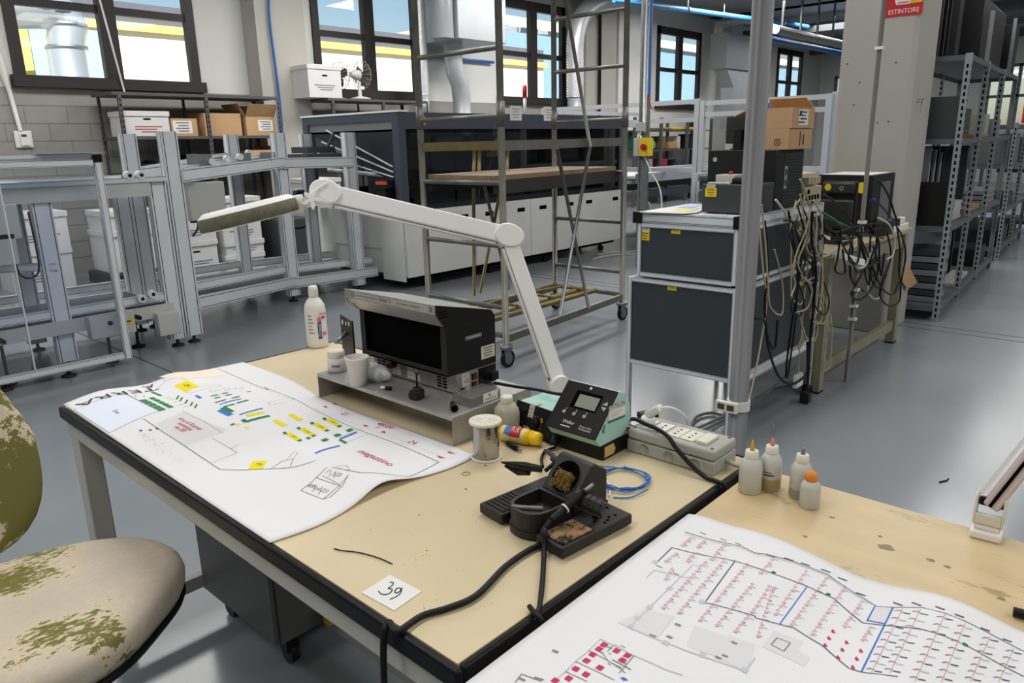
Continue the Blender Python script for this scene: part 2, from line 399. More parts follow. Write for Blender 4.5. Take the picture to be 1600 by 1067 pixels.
# ---------------------------------------------------------------- office chair
M_seat = bpy.data.materials.new('worn green upholstery'); _mats['worn'] = M_seat; M_seat.use_nodes = True
def _worn(m, bias, sc_=9.):
    n = m.node_tree.nodes; l = m.node_tree.links; p = n['Principled BSDF']
    t = n.new('ShaderNodeTexCoord')
    a = n.new('ShaderNodeTexNoise'); a.inputs['Scale'].default_value = sc_*.45; a.inputs['Detail'].default_value = 1.5; l.new(t.outputs['Object'], a.inputs[0])
    mp = n.new('ShaderNodeMapping'); mp.inputs['Scale'].default_value = (1, 2.6, 1); mp.inputs['Rotation'].default_value = (0, 0, -.5); l.new(t.outputs['Object'], mp.inputs[0])
    f = n.new('ShaderNodeTexNoise'); f.inputs['Scale'].default_value = sc_*5; f.inputs['Detail'].default_value = 10; f.inputs['Roughness'].default_value = .7; l.new(mp.outputs[0], f.inputs[0])
    ad = n.new('ShaderNodeMath'); ad.operation = 'MULTIPLY_ADD'; ad.inputs[1].default_value = .55; l.new(f.outputs[0], ad.inputs[0]); l.new(a.outputs[0], ad.inputs[2])
    r = n.new('ShaderNodeValToRGB'); l.new(ad.outputs[0], r.inputs[0])
    e = r.color_ramp.elements; e[0].position = bias-.01; e[0].color = (*lin('77753a'), 1); e[1].position = bias+.012; e[1].color = (*lin('e0d0ad'), 1)
    x = e.new(bias+.07); x.color = (*lin('d6c9b5'), 1)
    x = e.new(bias+.3); x.color = (*lin('cbbfad'), 1)
    l.new(r.outputs[0], p.inputs['Base Color']); p.inputs['Roughness'].default_value = .72
    b = n.new('ShaderNodeBump'); b.inputs['Strength'].default_value = .35; b.inputs['Distance'].default_value = .006; l.new(ad.outputs[0], b.inputs['Height']); l.new(b.outputs[0], p.inputs['Normal'])
_worn(M_seat, .70)
M_backr = bpy.data.materials.new('worn green backrest'); M_backr.use_nodes = True; _worn(M_backr, .755, 8.)
CZ = .545
cc = V((.325, 1.63, CZ))
t = thing('office_chair', 'office chair with peeling olive green seat and backrest beside the workbench', 'chair', (cc.x, cc.y, 0))
def cushion(prof, outline, M, n=48):
    """stack of rings: outline(angle)->radius, prof = (scale, height)"""
    b = MB(); vs = []
    for k, z in prof:
        for j in range(n):
            a = 2*math.pi*j/n; r = outline(a)*k; vs.append((r*math.cos(a), r*math.sin(a), z))
    fs = []
    for i in range(len(prof)-1):
        for j in range(n): fs.append((i*n+j, i*n+(j+1) % n, (i+1)*n+(j+1) % n, (i+1)*n+j))
    o = len(vs); vs.append((0, 0, prof[-1][1])); vs.append((0, 0, prof[0][1]))
    fs += [((len(prof)-1)*n+j, (len(prof)-1)*n+(j+1) % n, o) for j in range(n)] + [((j+1) % n, j, o+1) for j in range(n)]
    return b.add(vs, fs, 0, True, M)
def seat_r(a):
    a = (a+math.pi) % (2*math.pi)-math.pi
    return .268*(1+.05*math.cos(2*a)+.035*math.cos(3*(a-.15)))*(1-.075*math.exp(-((a+.75)/.45)**2))
prof = [(.86, -.045), (.95, -.04), (.99, -.02), (1.0, 0), (.985, .018), (.94, .033), (.85, .043), (.7, .05), (.5, .052), (.25, .05), (.05, .049)]
cushion(prof, seat_r, Matrix.Translation((0, 0, CZ))).build('seat', [M_seat], t)
cushion([(.9, -.062), (.97, -.056), (.985, -.044), (.9, -.043)], seat_r, Matrix.Translation((0, 0, CZ))).build('seat_shell', [M_black], t)
# backrest: a padded rounded shield leaning back
def back_r(a):
    c, s_ = math.cos(a), math.sin(a)
    ex = 3.0; hw = .222*(1-.28*max(0, s_)); hh = .25
    return 1/((abs(c)/hw)**ex+(abs(s_)/hh)**ex)**(1/ex)
Mb = Matrix.Translation((-.105, .275, .835)) @ Matrix.Rotation(.10, 4, 'Z') @ Matrix.Rotation(math.radians(82), 4, 'X')
cushion([(.8, -.03), (.94, -.026), (1.0, -.008), (.99, .01), (.95, .022), (.85, .03), (.6, .033), (.3, .03), (.05, .029)], back_r, Mb).build('backrest', [M_backr], t)
b = MB(); b.tube([(-.1, .0, CZ-.075), (-.1, .27, CZ-.08), (-.105, .345, CZ-.02), (-.105, .335, .72)], .016, spline=6); b.build('back_bracket', [M_black], t)
b = MB(); b.cyl((0, 0, .09), (0, 0, CZ-.06), .028); b.cyl((0, 0, CZ-.09), (0, 0, CZ-.058), .11); b.build('column', [M_black], t)
for k in range(5):
    a = 2*math.pi*k/5+.5; e = V((.26*math.cos(a), .26*math.sin(a), .075))
    l = MB().tube([(0, 0, .12), e*.5+V((0, 0, .06)), e], .02, radii=[.026, .02, .015]).build('leg', [M_black], t)
    b = MB(); b.cyl(e+V((-.018*math.sin(a), .018*math.cos(a), -.047)), e+V((.018*math.sin(a), -.018*math.cos(a), -.047)), .028); b.cyl(e-V((0, 0, .03)), e, .01); b.build('caster', [M_black], l)

# ---------------------------------------------------------------- drawings spread on the benches
M_paper = mat('white plotter paper', 'e6e6e8', .6, spec=.25)
INK = dict(k='3b3b3b', g='8b8b8b', lg='dcdcdc', r='c93a60', lr='dfb0b5', y='f0dc14', gr='2f8048', b='3f78c4', lb='dfe6f3', gy='dcdadb', pk='f7e3d6', t='56626e', pg='c4c8cf')
INKN = list(INK); M_ink = [mat('print '+k, v, .65, spec=.2) for k, v in INK.items()]
class Print:
    def __init__(s, hf, z0): s.h = hf; s.z0 = z0; s.b = MB()
    def at(s, p):
        q = on(p[0], p[1], s.z0+.004)
        for _ in range(3): q = on(p[0], p[1], s.h(q.x, q.y))
        return q
    def P3(s, x, y, lift=.0006): return V((x, y, s.h(x, y)+lift))
    def line(s, pts, c='k', w=.0012):
        pts = [s.at(p) for p in pts]
        for a, b in zip(pts, pts[1:]):
            d = V((b.x-a.x, b.y-a.y, 0)); L = d.length
            if L < 1e-5: continue
            nrm = V((-d.y, d.x, 0))/L*w/2; k = max(1, int(L/.02))
            for i in range(k):
                p, q = a+d*(i/k), a+d*((i+1)/k)
                s.b.add([s.P3(p.x-nrm.x, p.y-nrm.y), s.P3(q.x-nrm.x, q.y-nrm.y), s.P3(q.x+nrm.x, q.y+nrm.y), s.P3(p.x+nrm.x, p.y+nrm.y)], [(0, 1, 2, 3)], INKN.index(c))
    def quad(s, pts, c, lift=.0004, n=8):
        p = [s.at(q) for q in pts]
        if len(p) == 3: p.append(p[2])
        vs = []; L = max((p[1]-p[0]).length, (p[3]-p[0]).length); n = max(1, min(n, int(L/.02)+1))
        for i in range(n+1):
            for j in range(n+1):
                u, v = i/n, j/n; q = p[0]*(1-u)*(1-v)+p[1]*u*(1-v)+p[2]*u*v+p[3]*(1-u)*v; vs.append(s.P3(q.x, q.y, lift))
        k = n+1
        fs = [(i*k+j, (i+1)*k+j, (i+1)*k+j+1, i*k+j+1) for i in range(n) for j in range(n)]
        a = (vs[fs[0][1]]-vs[fs[0][0]]).cross(vs[fs[0][2]]-vs[fs[0][0]])
        if a.z < 0: fs = [f[::-1] for f in fs]
        s.b.add(vs, fs, INKN.index(c))
    def rect(s, c, du, dv, col, lift=.0007):
        """small block centred at pixel c with size du along -Y and dv along X, in metres"""
        q = s.at(c); x, y = q.x, q.y
        s.b.add([s.P3(x-dv/2, y+du/2, lift), s.P3(x-dv/2, y-du/2, lift), s.P3(x+dv/2, y-du/2, lift), s.P3(x+dv/2, y+du/2, lift)], [(0, 1, 2, 3)], INKN.index(col))
    def text(s, c, t, u, size, col, fit=None):
        q = s.at(c); u = V((*u, 0)).normalized(); v = V((0, 0, 1)).cross(u)
        vs, fs = glyphs(t, fine=2 if size > .02 else 0); ku = fit/(max(p[0] for p in vs)-min(p[0] for p in vs)) if fit else size
        pts = [q+u*p[0]*ku+v*p[1]*size for p in vs]
        s.b.add([s.P3(p.x, p.y, .0009) for p in pts], fs, INKN.index(col))
def sheet(hf, x0f, x1f, y0f, y1f, nx, ny):
    b = MB(); vs = []
    for j in range(ny+1):
        for i in range(nx+1):
            u, v = i/nx, j/ny
            x = x0f(v)*(1-u)+x1f(v)*u; y = y0f(u)*(1-v)+y1f(u)*v
            vs.append((x, y, hf(x, y)))
    k = nx+1
    b.add(vs, [(j*k+i, j*k+i+1, (j+1)*k+i+1, (j+1)*k+i) for j in range(ny) for i in range(nx)], 0, True)
    return b
g_ = lambda x, c, w_: math.exp(-((x-c)/w_)**2)
def h1(x, y):
    v = (y-1.12)/1.1
    ridge = .835*(1-v)+.895*v; val = ridge-.075
    z = TZ+.0035+.018*g_(x, ridge, .058)*(.35+.65*abs(2*v-1)**1.2)*(1-.25*v)
    z += .019*g_(x, .69, .095)*max(0, v)**2.2
    z += .005*math.sin(7*y+2*x)**2*g_(x, 1.0, .12)
    if x < .60: z -= (.60-x)*.04
    return max(z, TZ+.0025)
t1 = sheet(h1, lambda v: .577+.014*v, lambda v: 1.080+.045*math.sin(math.pi/2*min(1, max(0, (v-.55)/.25))), lambda u: 1.122-.012*math.sin(u*9)-.01*u, lambda u: 2.222+.004*u, 48, 60)
plan = tag(t1.build('site_plan', [M_paper], solid=.0004), 'large printed floor plan with yellow and green blocks spread over the workbench', 'drawing')
p = Print(h1, TZ)
def Z(ox, oy, s_, pts): return [(ox+x/s_, oy+y/s_) for x, y in pts]
A = lambda *q: Z(100, 560, 5, q)
B_ = lambda *q: Z(400, 590, 4.706, q)
p.quad(A((80, 402), (470, 275), (745, 412), (355, 582)), 'lb'); p.line(A((80, 402), (470, 275), (745, 412), (355, 582), (80, 402)), 't', .0012)
p.quad(A((715, 512), (930, 418), (1280, 560), (955, 692)), 'gy')
p.quad(A((740, 145), (1170, 78), (1275, 128), (900, 165)), 'pk'); p.quad(A((860, 215), (965, 172), (1060, 222), (945, 262)), 'y'); p.text(A((960, 213))[0], 'Z.R', (0, -1), .014, 'k')
p.text((408, 727), 'CUT', (0, -1), .008, 'k') if 0 else None
p.line(A((1210, 85), (1600, 250)) + B_((60, 70), (290, 160), (400, 222), (830, 412), (1345, 622), (1120, 730), (770, 700), (560, 660)), 't', .0016)
p.line(A((480, 275), (760, 415)), 't'); p.line(A((620, 472), (955, 692), (1220, 870), (1430, 872)) + B_((0, 675), (110, 672), (280, 660), (380, 630), (440, 610)), 't', .0018)
p.line(A((930, 415), (1090, 490), (1160, 535), (1240, 585)), 't'); p.line(A((1160, 622), (1300, 705), (1355, 738), (1160, 815)), 't', .001); p.line(A((1300, 705), (1380, 668)), 't', .001)
p.line(A((715, 240), (800, 175), (740, 145)), 't', .001); p.line(A((800, 175), (910, 145), (960, 170)), 't', .001); p.line(A((945, 262), (1000, 272), (1230, 215), (1185, 205), (1060, 222)), 't', .001)
p.line(A((700, 160), (720, 240)), 'lg', .001)
for q in ((625, 330), (660, 346), (695, 363), (730, 381), (762, 398)): p.rect(A(q)[0], .022, .017, 'gr')
for q in ((692, 313), (728, 329), (762, 346), (795, 362), (828, 378)): p.rect(A(q)[0], .022, .014, 'gr')
for q in ((700, 268), (722, 277), (745, 286)): p.rect(A(q)[0], .025, .008, 'gr')
for q in ((810, 308), (845, 322), (880, 340), (915, 360), (955, 378)): p.line(A((q[0]-22, q[1]+5), (q[0]+22, q[1]-6)), 'k', .0016)
for x in (890, 918, 958, 998, 1032): p.quad(A((x-18, 320+(x-890)*.48), (x-4, 322+(x-890)*.48), (x+14, 292+(x-890)*.48), (x, 290+(x-890)*.48)), 'gr', .0007)
for a, c in (((1020, 293), (1080, 313)), ): p.quad(A((1018, 292), (1045, 287), (1082, 308), (1058, 316)), 'b', .0007)
def bar(a, c, w_, col): p.line(A(a, c), col, w_)
bar((1145, 297), (1205, 285), .009, 'gr'); bar((1175, 312), (1220, 302), .009, 'gr'); bar((1235, 276), (1280, 268), .008, 'gr'); bar((1265, 290), (1310, 280), .008, 'gr'); bar((1310, 312), (1370, 296), .009, 'gr')
bar((1180, 347), (1265, 322), .010, 'gr'); bar((1215, 362), (1385, 316), .008, 'b'); bar((1350, 350), (1440, 325), .010, 'gr'); bar((1245, 380), (1332, 357), .010, 'gr'); bar((1240, 383), (1312, 420), .016, 'gr'); bar((1215, 402), (1305, 445), .016, 'b')
bar((1370, 442), (1550, 390), .008, 'b'); bar((1425, 450), (1560, 420), .018, 'y'); bar((1395, 478), (1425, 498), .012, 'gr'); bar((1420, 497), (1600, 450), .014, 'gr'); bar((1305, 515), (1330, 518), .012, 'gr'); bar((1345, 517), (1370, 520), .012, 'y'); bar((1410, 535), (1440, 548), .006, 'y'); bar((1425, 262), (1460, 260), .006, 'gr')
for (x, y) in ((1170, 262), (1275, 246), (1370, 232)):
    for k in range(14): q = (x+R.uniform(-38, 38), y+R.uniform(-16, 16)); p.line(A(q, (q[0]+7, q[1]-2)), 'g', .002)
p.quad(A((1435, 868), (1475, 805), (1592, 797), (1552, 862)), 'y')
for a in ((1500, 826), (1510, 836)): p.line(A(a, (a[0]+45, a[1]-5)), 'k', .003)
for k in range(60):
    q = (R.uniform(580, 920), 0); q = (q[0], 560+(q[0]-580)*.62+R.uniform(-25, 170)*(.4)); p.line(A(q, (q[0]+R.uniform(4, 14), q[1]+R.uniform(-4, 4))), 'pg' if k % 3 else 'g', .0014)
for q in ((600, 565), (675, 560), (728, 549)): p.rect(A(q)[0], .01, .006, 'k')
for q in ((560, 270), (560, 295), (605, 268), (625, 295), (645, 255)): p.rect(A(q)[0], .012, .004, 'g')
p.text((184, 615), 'TERRA', (-1, .02), .038, 'k', fit=.215); p.text((233, 604), 'A', (-1, 0), .034, 'k', fit=.034)
p.text(A((410, 418))[0], 'Zona', (0, -1), .012, 'b'); p.text(A((1065, 120))[0], 'uscita', (0, -1), .006, 'r')
for (q, s_) in (((985, 512), 'Area di Ricambi'), ((950, 533), 'nomentana'), ((908, 552), 'mq 200')): p.text(A(q)[0], s_, (0, -1), .016, 'r', fit=.008*len(s_))
# right half
def bq(col, *q): p.quad(B_(*q), col, .0007)
for (x, y) in ((178, 338), (292, 295)): bq('y', (x-60, y-20), (x-25, y-30), (x+58, y+12), (x+25, y+28))
for (x, y) in ((278, 435), (380, 400), (478, 362), (570, 330)):
    bq('y', (x-58, y-14), (x-25, y-34), (x+50, y+14), (x+20, y+30)); p.text(B_((x, y))[0], 'LINEA', (0, -1), .007, 'k')
    bq('gr', (x-85, y-30), (x-62, y-38), (x-45, y-22), (x-70, y-14)); bq('gr', (x+22, y+28), (x+48, y+18), (x+66, y+28), (x+38, y+38))
for (x, y) in ((508, 460), (600, 425), (690, 388)): bq('gr', (x-35, y), (x+5, y-15), (x+33, y-2), (x-8, y+14))
bq('gr', (362, 445), (385, 435), (407, 445), (385, 458)); bq('gr', (603, 460), (622, 453), (675, 478), (655, 488))
bq('b', (612, 448), (735, 398), (748, 405), (625, 455)); bq('b', (428, 555), (610, 498), (622, 505), (440, 562))
p.line(B_((0, 235), (50, 228)), 'b', .008); p.line(B_((0, 268), (60, 255)), 'y', .014); p.line(B_((0, 303), (100, 280)), 'gr', .013)
p.line(B_((90, 183), (240, 148), (290, 160), (110, 205), (90, 183)), 't', .001); p.line(B_((665, 475), (835, 412)), 't', .001); p.line(B_((610, 440), (790, 375)), 't', .001)
p.line(B_((110, 672), (190, 615), (275, 598), (250, 660)), 't', .0014); p.line(B_((225, 605), (285, 540)), 't', .001); p.line(B_((275, 598), (310, 548)), 't', .001)
p.line(B_((590, 655), (660, 645), (690, 672), (660, 690)), 't', .001)
p.line(B_((520, 660), (330, 830), (490, 895), (630, 775), (685, 712)), 'k', .0012); p.line(B_((440, 735), (625, 800)), 'k', .0012); p.line(B_((490, 722), (610, 782)), 'k', .001); p.line(B_((490, 895), (545, 880), (640, 790), (680, 715)), 'k', .0012)
for a, c in (((555, 680), (535, 730)), ((590, 690), (565, 740)), ((445, 785), (415, 840)), ((490, 800), (460, 860))): p.line(B_(a, c), 'k', .001)
for (q, s_) in (((528, 690), '1'), ((568, 708), '1'), ((605, 715), '23'), ((405, 800), '89'), ((450, 818), '16'), ((505, 835), '23')): p.text(B_(q)[0], s_, (.1, -1), .013, 'g')
# dimension lines
p.line(B_((420, 218), (1370, 585)), 'pg', .0008); p.line(B_((590, 195), (1440, 548)), 'pg', .0008)
for tri in (((490, 215), (515, 208), (530, 225)), ((560, 195), (580, 186), (604, 202)), ((788, 345), (835, 358), (800, 364)), ((912, 402), (945, 392), (955, 410)), ((1332, 572), (1398, 595), (1345, 590)), ((1405, 540), (1470, 560), (1420, 558))): p.quad(B_(*tri), 'r', .0008)
for q, s_, k in (((655, 270), '21', .018), ((950, 355), '48.04', .02), ((890, 370), '3', .013), ((1152, 478), '24', .018)): p.text(B_(q)[0], s_, (0, -1), k, 'r' if s_ != '3' else 'k')
p.text(B_((880, 590))[0], 'magazzino', (0, -1), .021, 'r', fit=.115)
p.b.build('plan_lettering', M_ink, plan, world=True)

def h2(x, y):
    k = max(0, min(1, (x-.55)/.55)); k = .35+.65*k
    z = TZ+.004+k*(.026*g_(y, .17, .085)+.014*g_(y, .44, .11)+.008*g_(y, -.05, .1)+.006*g_(y, .58, .04))
    return max(z, TZ+.003)
t2 = sheet(h2, lambda v: .30, lambda v: 1.128+.012*math.sin(v*9), lambda u: -.32, lambda u: .600+.004*u, 50, 60)
wplan = tag(t2.build('wiring_plan', [M_paper], solid=.0004), 'large white wiring plan with red-marked rows lying wavy over the front workbench', 'drawing')
p = Print(h2, TZ)
Cc = lambda *q: Z(760, 800, 3.81, q)
D = lambda *q: Z(1180, 850, 3.81, q)
p.quad(Cc((780, 660), (950, 578), (1125, 622), (1020, 748)), 'lg'); p.quad(Cc((1190, 800), (1240, 675), (1440, 745), (1385, 868)), 'lg'); p.quad(Cc((1380, 868), (1440, 730), (1600, 790), (1545, 950)), 'lg')
p.quad(D((40, 610), (110, 515), (290, 580), (215, 690)), 'lg'); p.quad(D((215, 690), (250, 625), (330, 680), (290, 730)), 'lg'); p.quad(D((665, 460), (712, 372), (812, 380), (770, 475)), 'lg')
p.line(D((130, 560), (210, 590), (170, 640), (95, 600), (130, 560)), 'g', .002)
p.line(Cc((1180, 118), (1520, 205), (1600, 245)) + D((60, 60), (230, 105), (430, 180), (640, 320), (720, 372), (820, 378), (990, 378), (1130, 412), (1390, 530), (1600, 640)), 't', .0014)
p.line(Cc((1180, 128), (1520, 215), (1600, 252)) + D((60, 70), (230, 113), (430, 190), (640, 330)), 'pg', .0014)
p.line(Cc((1020, 295), (1105, 212), (1480, 292), (1600, 330)) + D((0, 140), (310, 252), (470, 325), (640, 470), (800, 488), (1000, 510), (1250, 600), (1600, 790)), 't', .0017)
p.line(Cc((1480, 292), (1300, 540), (1600, 620)) + D((0, 440), (230, 500), (400, 605), (560, 742), (640, 765), (850, 790)), 't', .0017)
p.line(D((310, 252), (145, 478)), 'b', .0016); p.line(D((820, 380), (630, 765)), 'b', .0020); p.line(D((712, 372), (665, 460)), 'b', .0020); p.line(D((665, 455), (770, 475)), 'b', .0024)
p.line(Cc((1000, 540), (850, 690), (980, 745), (1200, 830), (1540, 945), (1600, 870)), 'pg', .0022); p.line(Cc((950, 395), (1000, 345), (1240, 400)), 'pg', .0016); p.line(Cc((680, 757), (880, 855), (1070, 940), (1170, 972)), 'pg', .0022)
p.line(Cc((1000, 540), (1230, 315), (1320, 330)), 'pg', .0016)
for q in ((1005, 298), (970, 568), (860, 683), (1090, 455), (1068, 780), (1285, 852), (1535, 942), (1285, 535), (900, 632)): p.rect(Cc(q)[0], .009, .009, 'pg')
def row(f, a, c, n, red='lr'):
    p.line(f(a, c), red, .0011)
    for k in range(n):
        u = (k+.5)/n; x, y = a[0]+(c[0]-a[0])*u, a[1]+(c[1]-a[1])*u
        p.line(f((x-10, y-4), (x+14, y+6)), 'lr' if k % 3 else red, .0022)
        if k % 2 == 0: p.line(f((x+12, y-6), (x+R.uniform(30, 50), y+8)), 'g', .0010)
        if k % 3 == 0: p.line(f((x+4, y+10), (x+16, y+4)), 'g', .0014)
for a, c, n in (((1040, 580), (1310, 290), 16), ((1135, 610), (1430, 270), 18), ((1260, 655), (1560, 300), 18), ((1360, 685), (1590, 420), 14), ((1470, 720), (1600, 570), 8), ((1060, 300), (1140, 240), 4), ((1160, 205), (1220, 150), 5), ((1250, 215), (1300, 170), 4), ((1190, 300), (1240, 240), 5), ((1330, 290), (1420, 190), 7), ((1060, 410), (1110, 330), 4)): row(Cc, a, c, n)
for a, c, n in (((10, 560), (110, 250), 13), ((110, 430), (310, 150), 12), ((205, 490), (430, 195), 15), ((330, 550), (540, 245), 14), ((520, 500), (640, 335), 9), ((630, 580), (690, 490), 5), ((0, 380), (90, 240), 6), ((20, 180), (110, 85), 5)): row(D, a, c, n)
for a, c, n in (((690, 770), (880, 380), 9), ((800, 770), (985, 385), 9), ((950, 820), (1130, 415), 9), ((1110, 820), (1250, 470), 8), ((1280, 820), (1400, 545), 7), ((1450, 820), (1540, 620), 5)):
    p.line(D(a, c), 'lr', .0010)
    for k in range(n):
        u = (k+.5)/n; x, y = a[0]+(c[0]-a[0])*u, a[1]+(c[1]-a[1])*u
        p.line(D((x-40, y-4), (x-15, y-8), (x+8, y+2)), 'g', .0016); p.line(D((x+10, y+8), (x+55, y+16)), 'pg' if k % 2 else 't', .0022)
for q in ((465, 522), (440, 562), (418, 605), (545, 588), (520, 632), (495, 678), (630, 638), (605, 685), (582, 735)): p.quad(D((q[0]-14, q[1]-4), (q[0]-2, q[1]-14), (q[0]+14, q[1]+8), (q[0]-6, q[1]+10)), 'r', .0008)
for q in ((110, 170), (435, 300), (1250, 600)): p.rect(D(q)[0], .006, .006, 'gr')
for x, y in ((90, 70), (200, 92), (300, 122), (420, 160), (520, 210), (630, 300), (850, 358), (960, 358), (1100, 382), (1215, 428), (1370, 510), (1500, 575)): p.line(D((x-28, y-10), (x+28, y+10)), 't', .0030)
for x, y in ((1290, 128), (1410, 165), (1500, 190), (1030, 325), (1130, 370), (1140, 672), (1090, 745), (1475, 780), (1420, 858), (990, 738), (1380, 868), (410, 830)): p.line(Cc((x-18, y-7), (x+18, y+7)), 'g', .0045 if y > 600 else .0022)
# office block of the plan with pink squares
p.line(Cc((680, 757), (610, 825), (530, 890), (470, 950), (400, 1010)), 'pg', .0016); p.line(Cc((610, 825), (760, 905), (830, 960)), 'g', .0013); p.line(Cc((530, 890), (760, 1000)), 'g', .0013); p.line(Cc((470, 950), (600, 1010)), 'g', .0013); p.line(Cc((720, 830), (760, 790), (880, 855), (790, 960)), 'g', .0013); p.line(Cc((750, 880), (860, 940)), 'k', .0013); p.line(Cc((690, 840), (720, 880)), 'g', .0012)
for q in ((700, 792), (670, 817), (775, 827), (840, 855), (632, 849), (810, 884), (596, 886), (676, 928), (532, 935), (593, 968), (490, 992), (410, 1005)): p.rect(Cc(q)[0], .009, .009, 'r', .0008)
for k in range(40):
    x = R.uniform(520, 820); y = R.uniform(790, 1010)
    if y > 1450-x*.95 and y < 560+x*.5: p.line(Cc((x, y), (x+R.uniform(14, 40), y+R.uniform(6, 16))), 'g', .0016)
p.quad(Cc((795, 988), (820, 985), (845, 1003), (818, 1005)), 'b', .0008)
p.line(Cc((170, 1015), (210, 965), (330, 1010)), 'g', .0016); p.line(Cc((195, 990), (230, 1005)), 'g', .004); p.line(Cc((285, 985), (340, 1000)), 'g', .003)
p.b.build('plan_lettering', M_ink, wplan, world=True)

# numbered card
M_card = mat('white card', 'e4e4e1', .7)
cq = [on(x, y, TZ+.001) for x, y in ((609, 898), (659, 924), (616, 954), (565, 926))]
card = tag(MB().extr([V((q.x, q.y, TZ+.0006)) for q in cq][::-1], (0, 0, .0007)).build('number_card', [M_card]), 'small white card handwritten 39 lying on the cream workbench', 'card')
b = MB()
E_ = lambda *q: [on(400+x/4, 800+y/4, TZ+.0014) for x, y in q]
for st in (((836, 443), (850, 438), (858, 446), (850, 460), (826, 478), (846, 480), (850, 490), (838, 506), (806, 516), (780, 510), (766, 494)), ((908, 482), (896, 474), (876, 482), (868, 500), (878, 506), (898, 496), (912, 476), (900, 510), (870, 532), (836, 546))):
    b.tube(E_(*st), .0010, 6, spline=5)
b.build('digits', [mat('black marker', '1f1f22', .6)], card, world=True)

t = thing('socket_block', 'yellow socket block with black outlets low on the right side of the grey pedestal', 'socket block', (1.075, 1.70, .108))
b = MB(); b.box(1.02, 1.14, 1.685, 1.718, .108, .175); b.build('case', [mat('yellow socket plastic', 'd9b01c', .5)], t, world=True, bevel=.004)
for k in range(3):
    b = MB(); b.cyl((1.042+.037*k, 1.685, .141), (1.042+.037*k, 1.678, .141), .014, n=16); b.build('outlet', [M_black], t, world=True)

b = MB(); rr = random.Random(12)
for (x, y, r_) in ((1385, 855, .013), (1258, 838, .005), (1375, 838, .004), (1565, 935, .006), (1300, 808, .005), (1480, 885, .005), (1455, 875, .006), (832, 932, .006), (1100, 795, .004)):
    q = on(x, y, TZ+.0004); n_ = 12
    b.add([V((q.x+r_*rr.uniform(.5, 1.1)*math.cos(2*math.pi*k/n_), q.y+r_*rr.uniform(.5, 1.3)*math.sin(2*math.pi*k/n_), TZ+.0005)) for k in range(n_)], [tuple(range(n_))], 0) if x > 1150 else None
o = b.build('stain_marking', [mat('old stain', '95805a', .5)], [c for c in C.objects if c.name == 'workbench.001'][0], world=True); o['kind'] = 'stuff'
# ================================================================== things on the benches
def dp(x, y, d):
    """point at distance d in front of the lens along a line of sight"""
    r = _ray(x, y); return V((0, 0, CAM_H)) + r*(d/CAM_F)
M_wp = mat('white plastic', 'e6e4de', .45)
M_offw = mat('off-white plastic', 'dfdccb', .5, var=.05)
M_cream = mat('cream lamp paint', 'efedea', .42)
M_red = mat('red print', 'b8232d', .5); M_yel = mat('yellow label', 'e3c81e', .55); M_blue = mat('blue print', '20418f', .5)
M_txt = mat('black lettering', '26262a', .6); M_wtxt = mat('white lettering', 'd8d8d8', .6)
M_sheet = mat('brushed steel sheet', 'a8a6a1', .36, .5, var=.12, scale=6, stretch=(1, 6, 1), dirt='6c6558', dscale=9, damt=.68)
M_bbox = mat('black enamel', '151413', .42, spec=.3, dirt='262420', dscale=30, damt=.68)
M_dark = mat('dark cavity', '050505', .9, spec=.05)
M_grey = mat('grey plastic', 'a9aaa2', .5, var=.03, scale=8)
RX0, RX1, RY0, RY1, RZ = 1.088, 1.365, 1.188, 1.735, .862
# steel riser
b = MB(); b.box(RX0, RX1, RY0, RY1, RZ-.002, RZ); b.box(RX0, RX1, RY0, RY0+.002, TZ, RZ-.002); b.box(RX0, RX1, RY1-.002, RY1, TZ, RZ-.002)
b.box(RX0, RX0+.002, RY0+.002, RY1-.002, RZ-.010, RZ-.002)
tag(b.build('equipment_riser', [M_sheet], bevel=.0008), 'folded grey steel riser under the black box on the workbench', 'riser')
# black desoldering box
by0, by1 = 1.29, 1.632
t = thing('desoldering_unit', 'black boxy bench unit with slanted steel hood standing on the grey steel riser', 'bench unit', (1.27, 1.46, RZ))
b = MB(); b.box(1.202, 1.342, by0, by1-.01, RZ+.004, .916)
for yy in (by0+.02, by1-.04):
    for xx in (1.22, 1.32): b.cyl((xx, yy, RZ+.0006), (xx, yy, RZ+.004), .008)
base = b.build('base', [M_sheet], t, world=True)
b = MB()
for cs in ((1.355, 1.335), (1.60, 1.58)):
    b = MB()
    for cy in cs:
        for k in range(5): b.box(1.2008, 1.2021, cy-.008, cy+.007, .872+k*.008, .876+k*.008)
    b.build('vent_grille', [M_dark], base, world=True)
b = MB(); u_, v_ = (0, -1, 0), (0, 0, 1)
b.rect((1.2015, 1.455, .893), u_, v_, .05, .042, 0)
b.lathe([(.011, 0), (.011, .0005)], (1.2012, 1.442, .897), (-1, 0, 0), 18, 1); b.lathe([(.008, 0), (.008, .0006)], (1.2009, 1.442, .897), (-1, 0, 0), 18, 0); b.rect((1.2009, 1.442, .897), u_, v_, .008, .004, 1)
b.rect((1.2009, 1.462, .881), u_, v_, .03, .003, 2)
b.build('front_label', [M_offw, M_txt, M_grey], base, world=True)
b = MB(); b.rect((1.2015, 1.525, .893), u_, v_, .034, .042, 0); b.rect((1.2009, 1.525, .879), u_, v_, .024, .003, 1); b.build('knob_plate', [M_offw, M_grey], base, world=True)
b = MB(); b.cyl((1.2, 1.53, .899), (1.18, 1.53, .899), .0085, .007); b.box(1.178, 1.2, 1.5395, 1.543, .894, .902, 1); b.build('knob', [M_black, M_red], base, world=True)
b = MB(); us, vs_ = (1, 0, 0), (0, 0, 1)
